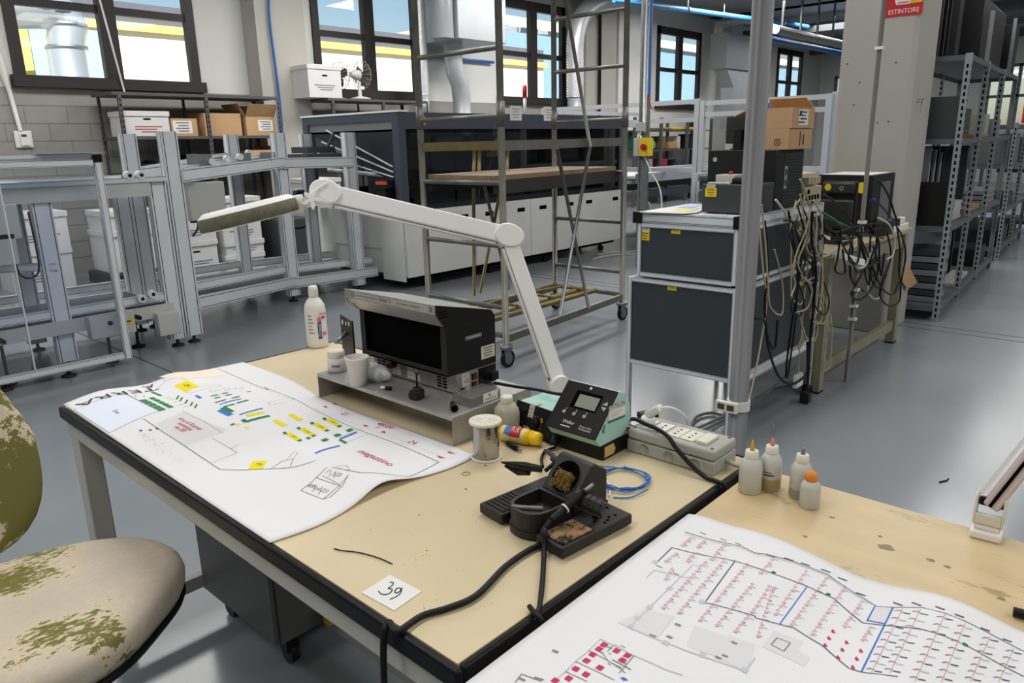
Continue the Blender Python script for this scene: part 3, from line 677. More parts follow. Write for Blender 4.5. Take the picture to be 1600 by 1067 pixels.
b.rect((1.232, by0-.0006, .889), us, vs_, .026, .046, 0); b.text('CE', (1.235, by0-.001, .893), us, vs_, .011, 1); b.text('1mm2', (1.232, by0-.001, .878), us, vs_, .007, 1); b.text('FUMETOOLS', (1.232, by0-.001, .906), us, vs_, .0035, 1) if 0 else b.rect((1.232, by0-.001, .906), us, vs_, .018, .004, 2)
b.build('side_label', [M_offw, M_txt, M_grey], base, world=True)
for z in (.876, .898):
    b = MB(); b.box(1.254, 1.268, by0-.004, by0, z-.008, z+.008); b.rect((1.261, by0-.0045, z), us, vs_, .008, .011, 1); b.build('rocker_switch', [M_black, mat('red switch', '8a1a16', .35)], base, world=True)
MB().box(1.278, 1.34, by0-.003, by0, .868, .914).build('socket_plate', [M_black], base, world=True)
b = MB(); b.cyl((1.22, by0-.006, .871), (1.22, by0, .871), .007); b.build('fuse_holder', [M_black], base, world=True)
# body: open-fronted shell
b = MB(); f0 = 1.172; bk = 1.344; z0, z1 = .917, 1.043
b.box(f0, bk, by0, by0+.004, z0, z1); b.box(f0, bk, by1-.004, by1, z0, z1); b.box(f0, bk, by0+.004, by1-.004, z0, z0+.004); b.box(bk-.004, bk, by0+.004, by1-.004, z0+.004, z1)
b.box(f0, f0+.002, by0+.004, by0+.02, z0, z1-.002, 0); b.box(f0, f0+.002, by1-.02, by1-.004, z0, z1-.002, 0); b.box(f0, f0+.002, by0+.02, by1-.02, z0, z0+.016)
body = b.build('body', [M_bbox], t, world=True)
MB().box(f0+.012, f0+.014, by0+.02, by1-.02, z0+.014, z1).build('filter', [M_dark], body, world=True)
b = MB(); b.rect((1.265, by0-.0006, 1.002), us, vs_, .058, .010, 0); b.rect((1.265, by0-.0009, 1.002), us, vs_, .044, .003, 1); b.build('name_strip', [mat('worn strip', '7d7b72', .5), M_grey], body, world=True)
b = MB(); b.rect((1.315, by0-.0006, .952), us, vs_, .05, .034, 0)
for k in range(4): b.rect((1.315, by0-.001, .963-k*.007), us, vs_, .034-.004*(k % 2), .0022, 1)
b.build('warning_label', [mat('cream label', 'd9d5c0', .6), M_txt], body, world=True)
# hood
b = MB(); hx, hz = 1.140, 1.102
pr = [(hx, 1.081), (f0, z1), (bk, z1), (1.334, 1.057), (hx+.004, hz), (hx, hz)]
b.extr([V((x, by0+.0, z)) for x, z in pr][::-1], (0, by1-by0+.012, 0))
hood = b.build('hood', [M_bbox], t, world=True, bevel=.001)
b = MB(); b.box(hx-.0016, hx, by0-.002, by1+.014, 1.080, hz+.001)
b.add([(hx-.001, by0-.002, 1.080), (hx-.001, by1+.014, 1.080), (f0-.002, by1-.012, z1+.001), (f0-.002, by0+.004, z1+.001)], [(0, 1, 2, 3)])
b.add([(hx, by0, hz+.0012), (1.336, by0, 1.0585), (1.336, by1+.012, 1.0585), (hx, by1+.012, hz+.0012)], [(0, 1, 2, 3)])
lipo = b.build('hood_plate', [M_sheet], hood, world=True)
b = MB(); ux = (0, -1, 0)
b.rect((hx-.002, 1.46, 1.0915), ux, vs_, .31, .0155, 0)
b.text('Omar 2', (hx-.0026, 1.475, 1.0925), ux, vs_, .011, 1); b.text('ESTAZIONE ELETTRONICO', (hx-.0026, 1.55, 1.091), ux, vs_, .0055, 2); b.text('ELECTRONIC 1.2 VERSION', (hx-.0026, 1.385, 1.091), ux, vs_, .0055, 2)
for yy in (1.608, 1.305): b.lathe([(.006, 0), (.006, .0004)], (hx-.0022, yy, 1.0915), (-1, 0, 0), 16, 1); b.lathe([(.0042, 0), (.0042, .0005)], (hx-.0025, yy, 1.0915), (-1, 0, 0), 16, 0); b.rect((hx-.0032, yy, 1.0915), ux, vs_, .004, .002, 1)
b.build('hood_lettering', [mat('steel plate label', 'a4a29a', .5), M_txt, mat('faded print', '55534e', .6)], hood, world=True)
b = MB()
for k in range(3): b.rect((1.166, by0-.0008, 1.083-k*.007), us, vs_, .028, .002, 0)
b.build('hood_slots', [M_dark], hood, world=True)
b = MB(); b.tube([(hx-.002, by1+.012, 1.082), (hx+.004, by1+.016, 1.07), (hx+.004, by1+.012, 1.055), (hx+.012, by1+.004, 1.052), (hx+.016, by1+.004, 1.058)], .0025, 6, spline=4); b.build('torn_tape', [mat('peeling tape', 'b5b09c', .7)], hood, world=True)
# its mains lead, from the socket plate round the back of the bench
b = MB(); b.tube([(1.30, by0-.035, .893), (1.305, by0-.004, .893)], .012, 10, radii=[.008, .013]); b.box(1.296, 1.322, by0-.03, by0-.003, .882, .904)
b.tube([yp(772, 598, 1.255), yp(800, 603, 1.20), yp(840, 609, 1.13), yp(880, 616, 1.07), (1.425, 1.04, .87), (1.43, .985, .80), (1.425, .93, .797), (1.46, .88, .80)], .0042, 8, spline=6)
b.build('mains_lead', [M_black], t, world=True)
# detergent bottle
q = on(497, 541, TZ)
t = thing('detergent_bottle', 'tall white detergent bottle with blue and pink label at far end of workbench', 'bottle', q)
b = MB(); b.lathe([(.030, 0), (.036, .004), (.037, .02), (.0365, .13), (.034, .15), (.024, .168), (.014, .178), (.0135, .182)], n=28); b.build('body', [M_wp], t)
b = MB(); b.lathe([(.0155, .18), (.0165, .183), (.0165, .205), (.015, .214), (.010, .217), (.0, .217)], n=20); b.build('cap', [M_wp], t)
b = MB()
def wrap(b, r, a0, a1, z0, z1, m, slope=0., n=6):
    for k in range(n):
        p, q = a0+(a1-a0)*k/n, a0+(a1-a0)*(k+1)/n
        b.add([(r*math.cos(p), r*math.sin(p), z0+slope*k/n), (r*math.cos(q), r*math.sin(q), z0+slope*(k+1)/n), (r*math.cos(q), r*math.sin(q), z1+slope*(k+1)/n), (r*math.cos(p), r*math.sin(p), z1+slope*k/n)], [(0, 1, 2, 3)], m)
ca = math.atan2(-q.y, -q.x)
wrap(b, .0375, ca+.12, ca+.48, .035, .105, 0, .0); wrap(b, .0376, ca+.12, ca+.42, .09, .108, 1, .008); wrap(b, .0376, ca-.0, ca+.1, .05, .11, 3)
wrap(b, .0375, ca+.56, ca+1.05, .045, .058, 1); wrap(b, .0375, ca+.5, ca+1.0, .105, .113, 2)
for k in range(6): wrap(b, .0375, ca-.75, ca-.2-.1*(k % 3), .055+k*.012, .059+k*.012, 4)
lbl = b.build('label', [M_blue, mat('pink print', 'e0788a', .5), mat('magenta print', 'cf2f5c', .5), M_wp, mat('fine print', '8b8b8e', .6)], t)
b = MB(); rr = .0381; am = ca+.3; b.text('Ormetti', (rr*math.cos(am), rr*math.sin(am), .066), (0, 0, 1), (math.sin(am), -math.cos(am), 0), .010, 0); am = ca+.72; b.text('Dolly', (rr*math.cos(am), rr*math.sin(am), .122), (-math.sin(am), math.cos(am), 0), (0, 0, 1), .010, 1)
b.build('lettering', [M_wp, mat('magenta print', 'cf2f5c', .5)], lbl)
# jar, cup, bag, holed plate on riser
q = on(527, 579, RZ)
t = thing('paste_jar', 'small white screw-lid jar behind the paper cup on the riser', 'jar', q)
MB().lathe([(.024, 0), (.026, .003), (.026, .036), (.022, .041)], n=26).build('body', [M_wp], t); MB().lathe([(.0235, .040), (.024, .042), (.024, .058), (.022, .060), (0, .060)], n=26).build('lid', [M_offw], t)
b = MB(); wrap(b, .0263, ca-.6, ca+.3, .016, .024, 0); b.build('label', [mat('fine print', '8b8b8e', .6)], t)
q = on(561, 600, RZ)
b = MB(); b.lathe([(.0, .0015), (.021, .0015), (.021, .0), (.0225, .0), (.030, .071), (.0318, .0725), (.0318, .0755), (.0297, .0755), (.0287, .072), (.021, .004), (0, .004)], q, n=30, cap=False)
tag(b.build('paper_cup', [mat('cup paper', 'ece5de', .6)]), 'white paper cup standing at the front of the steel riser', 'cup')
M_bag = glass('clear bag film', 'ffffff', .15, .2, .45); M_foil = mat('crumpled foil', 'e9ecf2', .3, 0, bump=1.0, bscale=70)
bx = V((1.152, 1.565, RZ))
t = thing('parts_bag', 'crumpled clear plastic bag lined with silver foil behind the paper cup', 'bag', bx)
def blob(rx, ry, rz, seed, n=22, amp=.25):
    rr = random.Random(seed); b = MB(); b.sphere((0, 0, 0), 1, n); ph = [rr.uniform(0, 6) for _ in range(9)]
    for i, p in enumerate(b.v):
        k = 1+amp*(math.sin(5*p.x+ph[0])*math.sin(6*p.y+ph[1])+.5*math.sin(13*p.x+ph[2]+4*p.z)*math.sin(11*p.y+ph[3]))
        b.v[i] = V((p.x*rx*k, p.y*ry*k, max(0, (p.z*k+.8)*rz*.55)))
    return b
bb = blob(.020, .045, .045, 3); bb.build('foil_pack', [M_foil], t)
bb = blob(.026, .060, .046, 5, amp=.2)
bb.build('film', [M_bag], t)
q0 = V((1.285, 1.855, TZ))
t = thing('holed_plate', 'dark steel plate with round holes standing upright on the bench left of the riser', 'plate', q0)
Mx = Matrix.Rotation(math.radians(-18), 4, 'Z')
b = MB(); b.box(-.003, .003, -.050, .064, .0, .175, 0, Mx)
for yy, zz, r_ in ((.042, .155, .008), (.008, .157, .006), (-.022, .162, .007)): b.cyl(Mx @ V((-.0035, yy, zz)), Mx @ V((.0035, yy, zz)), r_, n=14, m=1)
b.box(-.02, -.003, -.050, .064, .0, .002, 0, Mx)
b.build('plate', [mat('tarnished steel', '4a463d', .5, .6, var=.3, scale=12), M_offw], t)
b = MB(); b.cyl(Mx @ V((-.004, .006, .128)), Mx @ V((-.055, -.050, .118)), .006); b.build('pin', [M_steel], t)
t = thing('green_funnel', 'green plastic funnel with white insert lying behind the riser, half hidden by the black unit', 'funnel', (1.315, 1.80, TZ))
ax = V((.85, -.5, .15)).normalized(); c0 = V((0, 0, .112))
b = MB(); b.lathe([(.010, -.045), (.013, -.028), (.034, .0), (.036, .004), (.033, .004), (.011, -.024)], c0, -ax, 28, 0); b.build('cone', [mat('green plastic', '1c8a35', .4)], t); b = MB(); b.cyl(c0+V((.012, .012, -.11)), c0+V((.010, .010, -.02)), .028, .012, n=20); b.build('insert', [M_wp], t)
# odds and ends on riser
q = on(603, 609, RZ); d = V((.006, -.014, 0))
b = MB(); b.cyl(q+V((0, 0, .005))-d*.9, q+V((0, 0, .005))+d*.0, .0045, m=1); b.cyl(q+V((0, 0, .005)), q+V((0, 0, .005))+d, .0055)
tag(b.build('fuse_link', [M_black, M_wp]), 'tiny black and white tube piece in front of the paper cup on the riser', 'small part')
q = on(588, 613, RZ); tag(MB().sphere(q+V((0, 0, .002)), .002).build('white_bead', [M_wp]), 'tiny white bead at the front rim of the steel riser', 'bead')
q = on(650, 622, RZ)
b = MB(); b.box(-.014, .014, -.016, .014, 0, .022); b.box(-.02, -.014, -.012, .002, 0, .012); b.cyl((0, -.002, .022), (0, -.002, .026), .012); b.box(-.006, .02, .012, .02, .0, .014)
o = tag(b.build('rubber_clamp', [mat('black rubber', '1b1b1b', .75)], bevel=.003), 'squat black rubber clamp on the riser below the unit', 'clamp'); o.location = q; o.rotation_euler = (0, 0, .4)
q = on(652, 608, RZ)
b = MB(); b.cyl(q, q+V((0, 0, .005)), .013, .010); b.cyl(q+V((0, 0, .005)), q+V((0, 0, .045)), .0025)
tag(b.build('support_pin', [M_black]), 'thin black pin on a round foot close against the unit front', 'pin')
q = on(709, 640, RZ); d = V((-.022, -.030, 0))
b = MB(); b.cyl(q-d*.5+V((0, 0, .009)), q+d*.5+V((0, 0, .009)), .007, .009, n=16); b.cyl(q+d*.5+V((0, 0, .009)), q+d*.52+V((0, 0, .009)), .0065, n=16, m=1); b.cyl(q-d*.8+V((0, 0, .008)), q-d*.5+V((0, 0, .009)), .002, .003, m=2)
tag(b.build('iron_sleeve', [M_black, M_dark, M_steel]), 'black hollow iron sleeve lying near the right end of the riser', 'sleeve')
b = MB(); b.box(1.158, 1.262, 1.198, 1.262, RZ+.0005, RZ+.024)
t = tag(b.build('clear_box', [glass('smoky clear plastic', 'd5d5d0', .12, .1, .10)], bevel=.002), 'small clear plastic box with a white label at the right end of the riser', 'box')
b = MB(); b.rect((1.225, 1.1974, RZ+.013), us, vs_, .05, .022, 0); b.rect((1.225, 1.197, RZ+.008), us, vs_, .036, .003, 1); b.lathe([(.004, 0), (.004, .0004)], (1.222, 1.1972, RZ+.017), (0, -1, 0), 14, 1); b.build('label', [M_wp, mat('fine print', '8b8b8e', .6)], t, world=True)
# solvent bottle
q = yp(791, 609, 1.146); q = V((q.x, q.y, TZ))
t = thing('solvent_bottle', 'grubby translucent bottle with white cap between the riser and the small station', 'bottle', q)
MB().lathe([(.026, 0), (.030, .004), (.031, .05), (.029, .064), (.020, .077), (.013, .081)], n=26).build('body', [mat('grubby translucent plastic', 'b4b19a', .45, var=.12, scale=20, dirt='8e8a66', dscale=25, damt=.6)], t)
b = MB(); b.lathe([(.0145, .080), (.015, .081), (.015, .094), (.014, .096), (.004, .0965), (.0, .0965)], n=22); b.build('cap', [M_offw], t)
# solder reel
q = on(760, 714, TZ)
t = thing('solder_reel', 'silver solder reel with white plastic ends near the drawing corner', 'reel', q)
MB().lathe([(.0285, .004), (.0295, .007), (.0295, .079), (.0285, .083)], n=36).build('solder_winding', [mat('solder wire', 'a9a8a6', .2, 1.0, bump=.06, bscale=300, stretch=(.05, .05, 1))], t)
for z0, z1 in ((0, .005), (.082, .0895)):
    b = MB(); b.lathe([(.035, z0), (.0365, z0+.001), (.0365, z1-.001), (.035, z1), (.030, z1-.0012), (0, z1-.0012)], n=36)
    if z0 > .01:
        for k in range(10):
            a = 2*math.pi*k/10; b.beam((.01*math.cos(a), .01*math.sin(a), z1-.001), (.031*math.cos(a+.3), .031*math.sin(a+.3), z1-.001), .0014, .0016)
        b.lathe([(.033, z1-.0012), (.035, z1)], n=36, cap=False)
    b.build('flange', [M_offw], t)
# yellow glue bottle lying down
a, c = on(790, 689, TZ), on(846, 699, TZ); d = (c-a).normalized(); a = V((a.x, a.y, TZ+.0195)); 
t = thing('glue_bottle', 'yellow glue bottle lying on its side between solder reel and soldering station', 'bottle', (a.x, a.y, TZ))
b = MB(); b.lathe([(.016, -.012), (.019, -.008), (.019, .058), (.018, .061), (.015, .064)], (0, 0, .0195), d, 24, 0); b.build('body', [mat('glossy yellow plastic', 'e7b90c', .3, var=.1, scale=20)], t)
b = MB(); b.lathe([(.0165, .062), (.0165, .083), (.013, .092), (.004, .094), (0, .094)], (0, 0, .0195), d, 24); b.build('cap', [mat('yellow cap', 'efc210', .3)], t)
sd = V((-d.y, d.x, 0)); 
def rolled(b, l0, l1, a0, a1, m, r=.0193, n=8):
    for k in range(n):
        vs = []
        for l_, g in ((l0, a0+(a1-a0)*k/n), (l1, a0+(a1-a0)*k/n), (l1, a0+(a1-a0)*(k+1)/n), (l0, a0+(a1-a0)*(k+1)/n)): vs.append(V((0, 0, .0195))+d*l_+sd*r*math.cos(g)+V((0, 0, r*math.sin(g))))
        b.add(vs, [(0, 1, 2, 3)], m)
b = MB(); rolled(b, -.006, .056, -.6, 3.7, 0, .01925, 20); rolled(b, .004, .014, .4, 2.8, 1, .0195); rolled(b, .018, .046, .9, 3.0, 2, .0195, 12); rolled(b, .012, .019, .9, 2.9, 1, .0196)
for s_, l_ in (('VIC', .026), ('LAC', .038)):
    g = 2.0; o_ = V((0, 0, .0195))+d*l_+(sd*math.cos(g)+V((0, 0, math.sin(g))))*.0206
    b.text(s_, o_, (-sd*math.sin(g)+V((0, 0, math.cos(g)))), -d, .0085, 3)
b.build('label', [mat('pale label', 'd8cf86', .5), mat('blue label', '3f6fb3', .5), M_red, M_wp], t)
b = MB(); q = on(795, 700, TZ); b.cyl(q+V((.01, .014, .006)), q+V((.0, -.026, .006)), .005, m=0); b.cyl(q+V((0, -.026, .006)), q+V((-.002, -.04, .006)), .003, m=1); tag(b.build('iron_tip', [M_black, M_steel]), 'short black and steel iron tip lying in front of the yellow glue bottle', 'tip')
# analogue soldering station
M_teal = mat('mint green enamel', 'abd6cd', .42, var=.04, scale=10, dirt='93c1b6', dscale=14, damt=.72)
P_br, P_bl = on(861, 694, TZ), on(800, 671, TZ)
cen = (P_br+P_bl)/2; dv = (P_bl-P_br); wv = dv.length; ang = math.atan2(dv.y, dv.x)-math.pi/2
t = thing('soldering_station', 'old mint green soldering station with black dial panel and taped note', 'soldering station', cen, ang)
hw = wv/2
pr = [(0, 0), (.026, .066), (.034, .069), (.115, .069), (.12, .064), (.12, 0)]
MB().extr([V((x, -hw, z)) for x, z in pr], (0, 2*hw, 0)).build('housing', [M_teal], t, bevel=.003)
def panel_frame(x0, z0, x1, z1): dd = V((x1-x0, 0, z1-z0)); L = dd.length; return V((x0, 0, z0)), dd.normalized(), L
o_, vv, L = panel_frame(-.003, .004, .0235, .071); uu = V((0, -1, 0)); nn = uu.cross(vv)
def on_panel(u, v, lift=0): return o_+uu*u+vv*(v*L)+nn*lift
b = MB(); b.extr([on_panel(-hw-.001, 0), on_panel(hw+.001, 0), on_panel(hw+.001, 1), on_panel(-hw-.001, 1)], nn*.003); panel = b.build('front_panel', [M_bbox], t, bevel=.001)
W_ = 2*hw
b = MB(); b.cyl(on_panel(.012, .45, .003), on_panel(.012, .45, .016), .011, .009); b.beam(on_panel(.012-.009, .45, .017), on_panel(.012+.009, .45, .017), .003, .004); b.build('dial_knob', [M_black], panel)
b = MB(); b.box(-.006, .006, -.006, .006, 0, .004, 0, Matrix.Translation(on_panel(-.033, .72, .003))); b.build('power_switch', [M_black], panel)
b = MB(); b.lathe([(.009, 0), (.009, .003), (.006, .003), (.006, .001), (0, .001)], on_panel(-.037, .26, .003), nn, 20); b.build('socket', [M_black], panel)
b = MB()
b.text('Weller', on_panel(-.016, .22, .0034), uu, vv, .007, 0)
for a_ in range(9):
    g = math.radians(210-a_*30); b.beam(on_panel(.012+.015*math.cos(g), .45+.015*math.sin(g)/L, .0034), on_panel(.012+.0185*math.cos(g), .45+.0185*math.sin(g)/L, .0034), .0008, .0006)
b.sphere(on_panel(.027, .63, .004), .0028, 8, 1); b.sphere(on_panel(.029, .55, .004), .0028, 8, 1)
b.rect(on_panel(-.018, .10, .0035), uu, vv, .014, .012, 2); b.rect(on_panel(.010, .08, .0036), uu, vv, .018, .017, 3)
b.build('panel_marks', [M_wtxt, mat('amber lamp', 'd9a514', .4), mat('grey sticker', '8c877c', .6), mat('torn white sticker', 'd9d8d4', .7)], panel)
b = MB(); b.rect(on_panel(-.012, .78, .0036), uu+vv*.05, vv, .017, .030, 0); b.add([on_panel(-.0205, .985, .004), on_panel(-.0035, .985, .004), V((.045, .0035-.0, .0705)), V((.045, .0205, .0705))], [(0, 1, 2, 3)], 0)
for k in range(3): b.rect(on_panel(-.012, .86-.12*k, .0039), uu, vv, .010, .003, 1)
b.build('tape_note', [mat('yellowed tape', 'c2bb9b', .5), mat('fine print', '8b8b8e', .6)], panel)
# digital soldering station
wy0, wy1 = .874, 1.012
t = thing('soldering_station', 'mint green digital soldering station with black display front, tallest on the bench', 'soldering station', (1.31, .943, TZ))
MB().box(1.240, 1.372, wy0, wy1, TZ, TZ+.036).build('power_base', [M_bbox], t, world=True, bevel=.002)
sp = [yp(x, y, wy0) for x, y in ((938, 699), (931, 688), (968, 612), (976, 613), (984, 630), (986, 652), (982, 665))]
pr = [(p.x, p.z) for p in sp]
zmin = TZ+.037
pr = [(x, max(z, zmin)) for x, z in pr]
pr.insert(0, (pr[0][0]+.012, zmin)); pr.append((pr[-1][0]-.03, zmin))
b = MB(); b.extr([V((x, wy0, z)) for x, z in pr], (0, wy1-wy0, 0)); hs = b.build('housing', [M_teal], t, world=True, bevel=.002)
fb, ft = sp[1], sp[2]
o_ = V((fb.x-.002, (wy0+wy1)/2, fb.z-.001)); vv = V((ft.x-fb.x, 0, ft.z-fb.z)); L = vv.length; vv.normalize(); uu = V((0, -1, 0)); nn = uu.cross(vv)
hw = (wy1-wy0)/2
b = MB(); b.extr([on_panel(-hw-.0005, 0), on_panel(hw+.0005, 0), on_panel(hw+.0005, 1.0), on_panel(-hw-.0005, 1.0)], nn*.004); fp = b.build('front_panel', [M_bbox], t, world=True, bevel=.0015)
b = MB(); b.rect(on_panel(.004, .66, .0044), uu, vv, .072, .36*L, 0); b.rect(on_panel(.008, .645, .0047), uu, vv, .056, .26*L, 1); b.rect(on_panel(.010, .645, .0049), uu, vv, .050, .2*L, 2); b.build('display', [M_dark, mat('display grey', '868a7c', .3), mat('display glass', '90948a', .2)], fp, world=True)
for k in range(3):
    b = MB(); b.lathe([(.0045, 0), (.0045, .002), (.003, .0035), (0, .0035)], on_panel(-.038+k*.028, .36, .004), nn, 16); b.build('button', [mat('button grey', 'a5a7a6', .4)], fp, world=True)
for dz_, sgn in ((.70, 1), (.60, -1)):
    b = MB(); c_ = on_panel(.054, dz_, .0045); b.extr([c_-uu*.007-vv*.004*sgn, c_+uu*.007-vv*.004*sgn, c_+vv*.006*sgn+uu*.004][::sgn], nn*.0015); b.build('arrow_button', [mat('button grey', 'a5a7a6', .4)], fp, world=True)
b = MB(); b.text('Weller', on_panel(-.014, .185, .0046), uu, vv, .0085, 0); b.rect(on_panel(-.018, .10, .0046), uu, vv, .026, .0022, 0)
b.text('Power Unit', on_panel(.034, .17, .0046), uu, vv, .005, 0); b.text('Professional', on_panel(.034, .12, .0046), uu, vv, .005, 0)
for k in range(3): b.text('123'[k], on_panel(-.036+k*.028, .43, .0046), uu, vv, .006, 0)
b.lathe([(.0035, 0), (.0035, .0003)], on_panel(.0, .93, .0044), nn, 12, 0); b.build('panel_lettering', [M_wtxt], fp, world=True)
b = MB(); us = V((1, 0, 0)); vs_ = V((0, 0, 1)); sk = vs_+us*.0
def side(x, y, lift=.0008): p_ = yp(x, y, wy0); return V((p_.x, wy0-lift, p_.z))
b.add([side(950, 661), side(976, 650), side(978, 624), side(951, 635)], [(0, 1, 2, 3)], 0); b.add([side(950, 662, .001), side(976, 651, .001), side(976.3, 647.5, .001), side(950, 658, .001)], [(0, 1, 2, 3)], 1)
uL = (side(978, 624)-side(951, 635)); b.text('DYTRON', side(964, 634, .0012), uL, vs_, .0125, 2, fit=uL.length*.92)
b.text('strumentazione', side(963, 643, .0012), uL, vs_, .0035, 3, fit=uL.length*.6); b.text('elettronica', side(960, 648, .0012), uL, vs_, .0035, 3, fit=uL.length*.45)
b.tube([side(945, 663, .001), side(942, 677, .001)], .0006, 5, 2); b.tube([side(940, 676, .001), side(944, 666, .001)], .0006, 5, 2); b.tube([side(942, 673, .001), side(945, 676, .001)], .0006, 5, 2)
b.build('side_sticker', [M_wp, mat('sticker green', '3a7a5c', .5), M_txt, M_grey], hs, world=True)
b = MB(); b.add([(1.246, wy0-.0008, TZ+.006), (1.282, wy0-.0008, TZ+.006), (1.288, wy0-.0008, TZ+.016), (1.28, wy0-.0008, TZ+.031), (1.246, wy0-.0008, TZ+.031)], [(0, 1, 2, 3, 4)]); b.build('masking_tape', [mat('masking tape', 'cfae72', .7, var=.1)], t, world=True)
b = MB(); q = V((1.238, .995, TZ+.02)); b.cyl(q, q-V((.025, -.004, .002)), .008, .006); b.tube([q-V((.02, 0, 0)), on(868, 698, TZ+.008), on(852, 705, TZ+.006), on(846, 717, TZ+.012), on(848, 729, TZ+.045)], .0035, 8, spline=5); b.build('iron_lead', [M_black], t, world=True)

# power strip
t = thing('power_strip', 'grey five-socket power box with white plug on bench corner beside digital station', 'power strip', (1.37, .76, TZ))
sx0, sx1, sy0, sy1 = 1.322, 1.424, .652, .866
MB().box(sx0, sx1, sy0, sy1, TZ+.001, TZ+.030).build('lower_case', [M_grey], t, world=True, bevel=.003)
MB().box(sx0, sx1, sy0, sy1, TZ+.0315, TZ+.056).build('lid', [M_grey], t, world=True, bevel=.007, seg=3)
for k in range(3):
    b = MB(); y_ = sy1-.045-k*.062; b.lathe([(.013, 0), (.013, .0006), (.0122, .0006), (.0122, .0002), (0, .0002)], (sx0-.0001, y_, TZ+.016), (-1, 0, 0), 28); b.build('knockout', [mat('grey plastic shade', '999a92', .5)], t, world=True)
for k, y_ in enumerate((.842, .803, .763, .728, .694)):
    s_ = MB(); s_.box(sx0+.018, sx1-.028, y_-.016, y_+.016, TZ+.056, TZ+.0585)
    if k in (1, 2, 3): 
        for dx in (-.014, 0, .014): s_.cyl((sx0+.046+dx, y_+(-.0 if k % 2 else .0), TZ+.0585), (sx0+.046+dx, y_, TZ+.0588), .0032 if dx else .0025, m=1, n=12)
    s_.build('socket', [M_wp if k < 2 else M_offw, M_dark], t, world=True, bevel=.0006) if k < 4 else MB().box(sx0+.018, sx1-.03, y_-.014, y_+.012, TZ+.056, TZ+.063).build('switch', [M_offw], t, world=True, bevel=.001)
for xx, yy in ((sx0+.012, sy0+.012), (sx0+.012, sy1-.012), (sx1-.012, sy0+.012), (sx1-.012, sy1-.012)): MB().cyl((xx, yy, TZ+.0555), (xx, yy, TZ+.0568), .004, n=12).build('screw', [mat('screw', '5a5a56', .4, .5)], t, world=True)
b = MB(); b.tube([(1.375, sy0+.002, TZ+.02), (1.378, sy0-.018, TZ+.014), (1.38, .6175, TZ+.012), (1.38, .612, TZ+.0), (1.38, .612, TZ-.06), (1.38, .612, TZ-.3)], .005, 8, spline=6); b.build('supply_cord', [mat('grey cord', 'a6a49b', .5)], t, world=True)
# white plug and lead in strip
q = V((1.37, .842, TZ+.0585))
t = thing('mains_plug', 'white angled mains plug seated in the grey power box', 'plug', q)
b = MB(); b.cyl((0, 0, .0005), (0, 0, .016), .018, .016); b.beam((.004, .004, .018), (-.0, -.032, .044), .020, .018); b.build('body', [M_wp], t, bevel=.004)
b = MB(); b.tube([(0, -.026, .042), (.01, -.05, .046), (.035, -.062, .030), (.07, -.06, .0), (.095, -.055, -.035), (.113, -.05, -.05), (.12, -.05, -.12), (.125, -.05, -.4), (.14, -.05, -.8), (.3, .0, -.843)], .0032, 8, spline=6); b.build('lead', [M_wp], t)
b = MB(); b.cyl((0.026, .014, .0005), (.026, .014, .012), .012, .011); b.build('adapter', [M_wp], t)
# black lead from station across the strip and down the gap
b = MB(); b.tube([(1.405, .93, .815), (1.380, .90, .838), (1.356, .868, .856), (1.342, .835, .858), (1.331, .79, .857), (1.317, .757, .853), (1.309, .735, .838), (1.304, .70, .815), (1.298, .66, .7975), (1.296, .634, .7965), (1.295, .613, .792), (1.295, .612, TZ-.03), (1.30, .612, .60), (1.31, .612, .3), (1.28, .590, .008)], .0048, 8, spline=6)
tag(b.build('black_lead', [M_black]), 'thick black lead running from digital station over the power box into the bench gap', 'cable')

# iron stand
M_stand = mat('sooty black plastic', '211f1e', .5, var=.25, scale=30, bump=.1, bscale=120)
M_brass = mat('brass wool', 'a7884b', .32, .9, var=.3, scale=60)
t = thing('iron_stand', 'sooty black soldering iron stand with brass wool cup and brown sponge', 'iron stand', (.972, .79, TZ), math.radians(-7))
def tray(y0, y1): 
    b = MB(); b.extr([V((-.092, y0, .004)), V((-.092, y1, .004)), V((-.092, y1, .024)), V((-.092, y0, .024))], (.178, 0, 0)); return b
tr = tray(-.112, -.046).build('side_tray', [M_stand], t, bevel=.003)
b = MB(); b.box(-.084, -.012, -.105, -.056, .024, .0285)
rr = random.Random(4)
b.build('sponge', [mat('burnt sponge', 'a5825c', .9, var=.35, scale=60, bump=.9, bscale=170, dirt='2e261f', dscale=34, damt=.49)], tr, bevel=.002)
b = MB()
for k in range(6): b.cyl((.01+.06*rr.random(), -.105+.05*rr.random(), .0235), (.01, -.08, .0245), .0025) if 0 else b.lathe([(.0028, 0), (.0028, .0012), (.0016, .0012), (.0016, .0004), (0, .0004)], (.01+.065*rr.random(), -.105+.05*rr.random(), .0236), n=10)
b.build('tip_holes', [M_dark], tr)
tr2 = tray(.046, .112).build('side_tray', [M_stand], t, bevel=.003)
b = MB()
for k in range(7): b.box(-.082+k*.010, -.076+k*.010, .052, .104, .0236, .0262)
b.build('ribs', [M_stand], tr2)
b = MB(); prof2 = []
n_ = 14
pts = [V((.092, -.045, .004)), V((.092, .045, .004))] + [V((-.045-.052*math.sin(math.pi*k/n_)**.7, .045*math.cos(math.pi*k/n_), .004)) for k in range(n_+1)]
b.extr(pts[::-1], (0, 0, .012)); b.build('base', [M_stand], t)
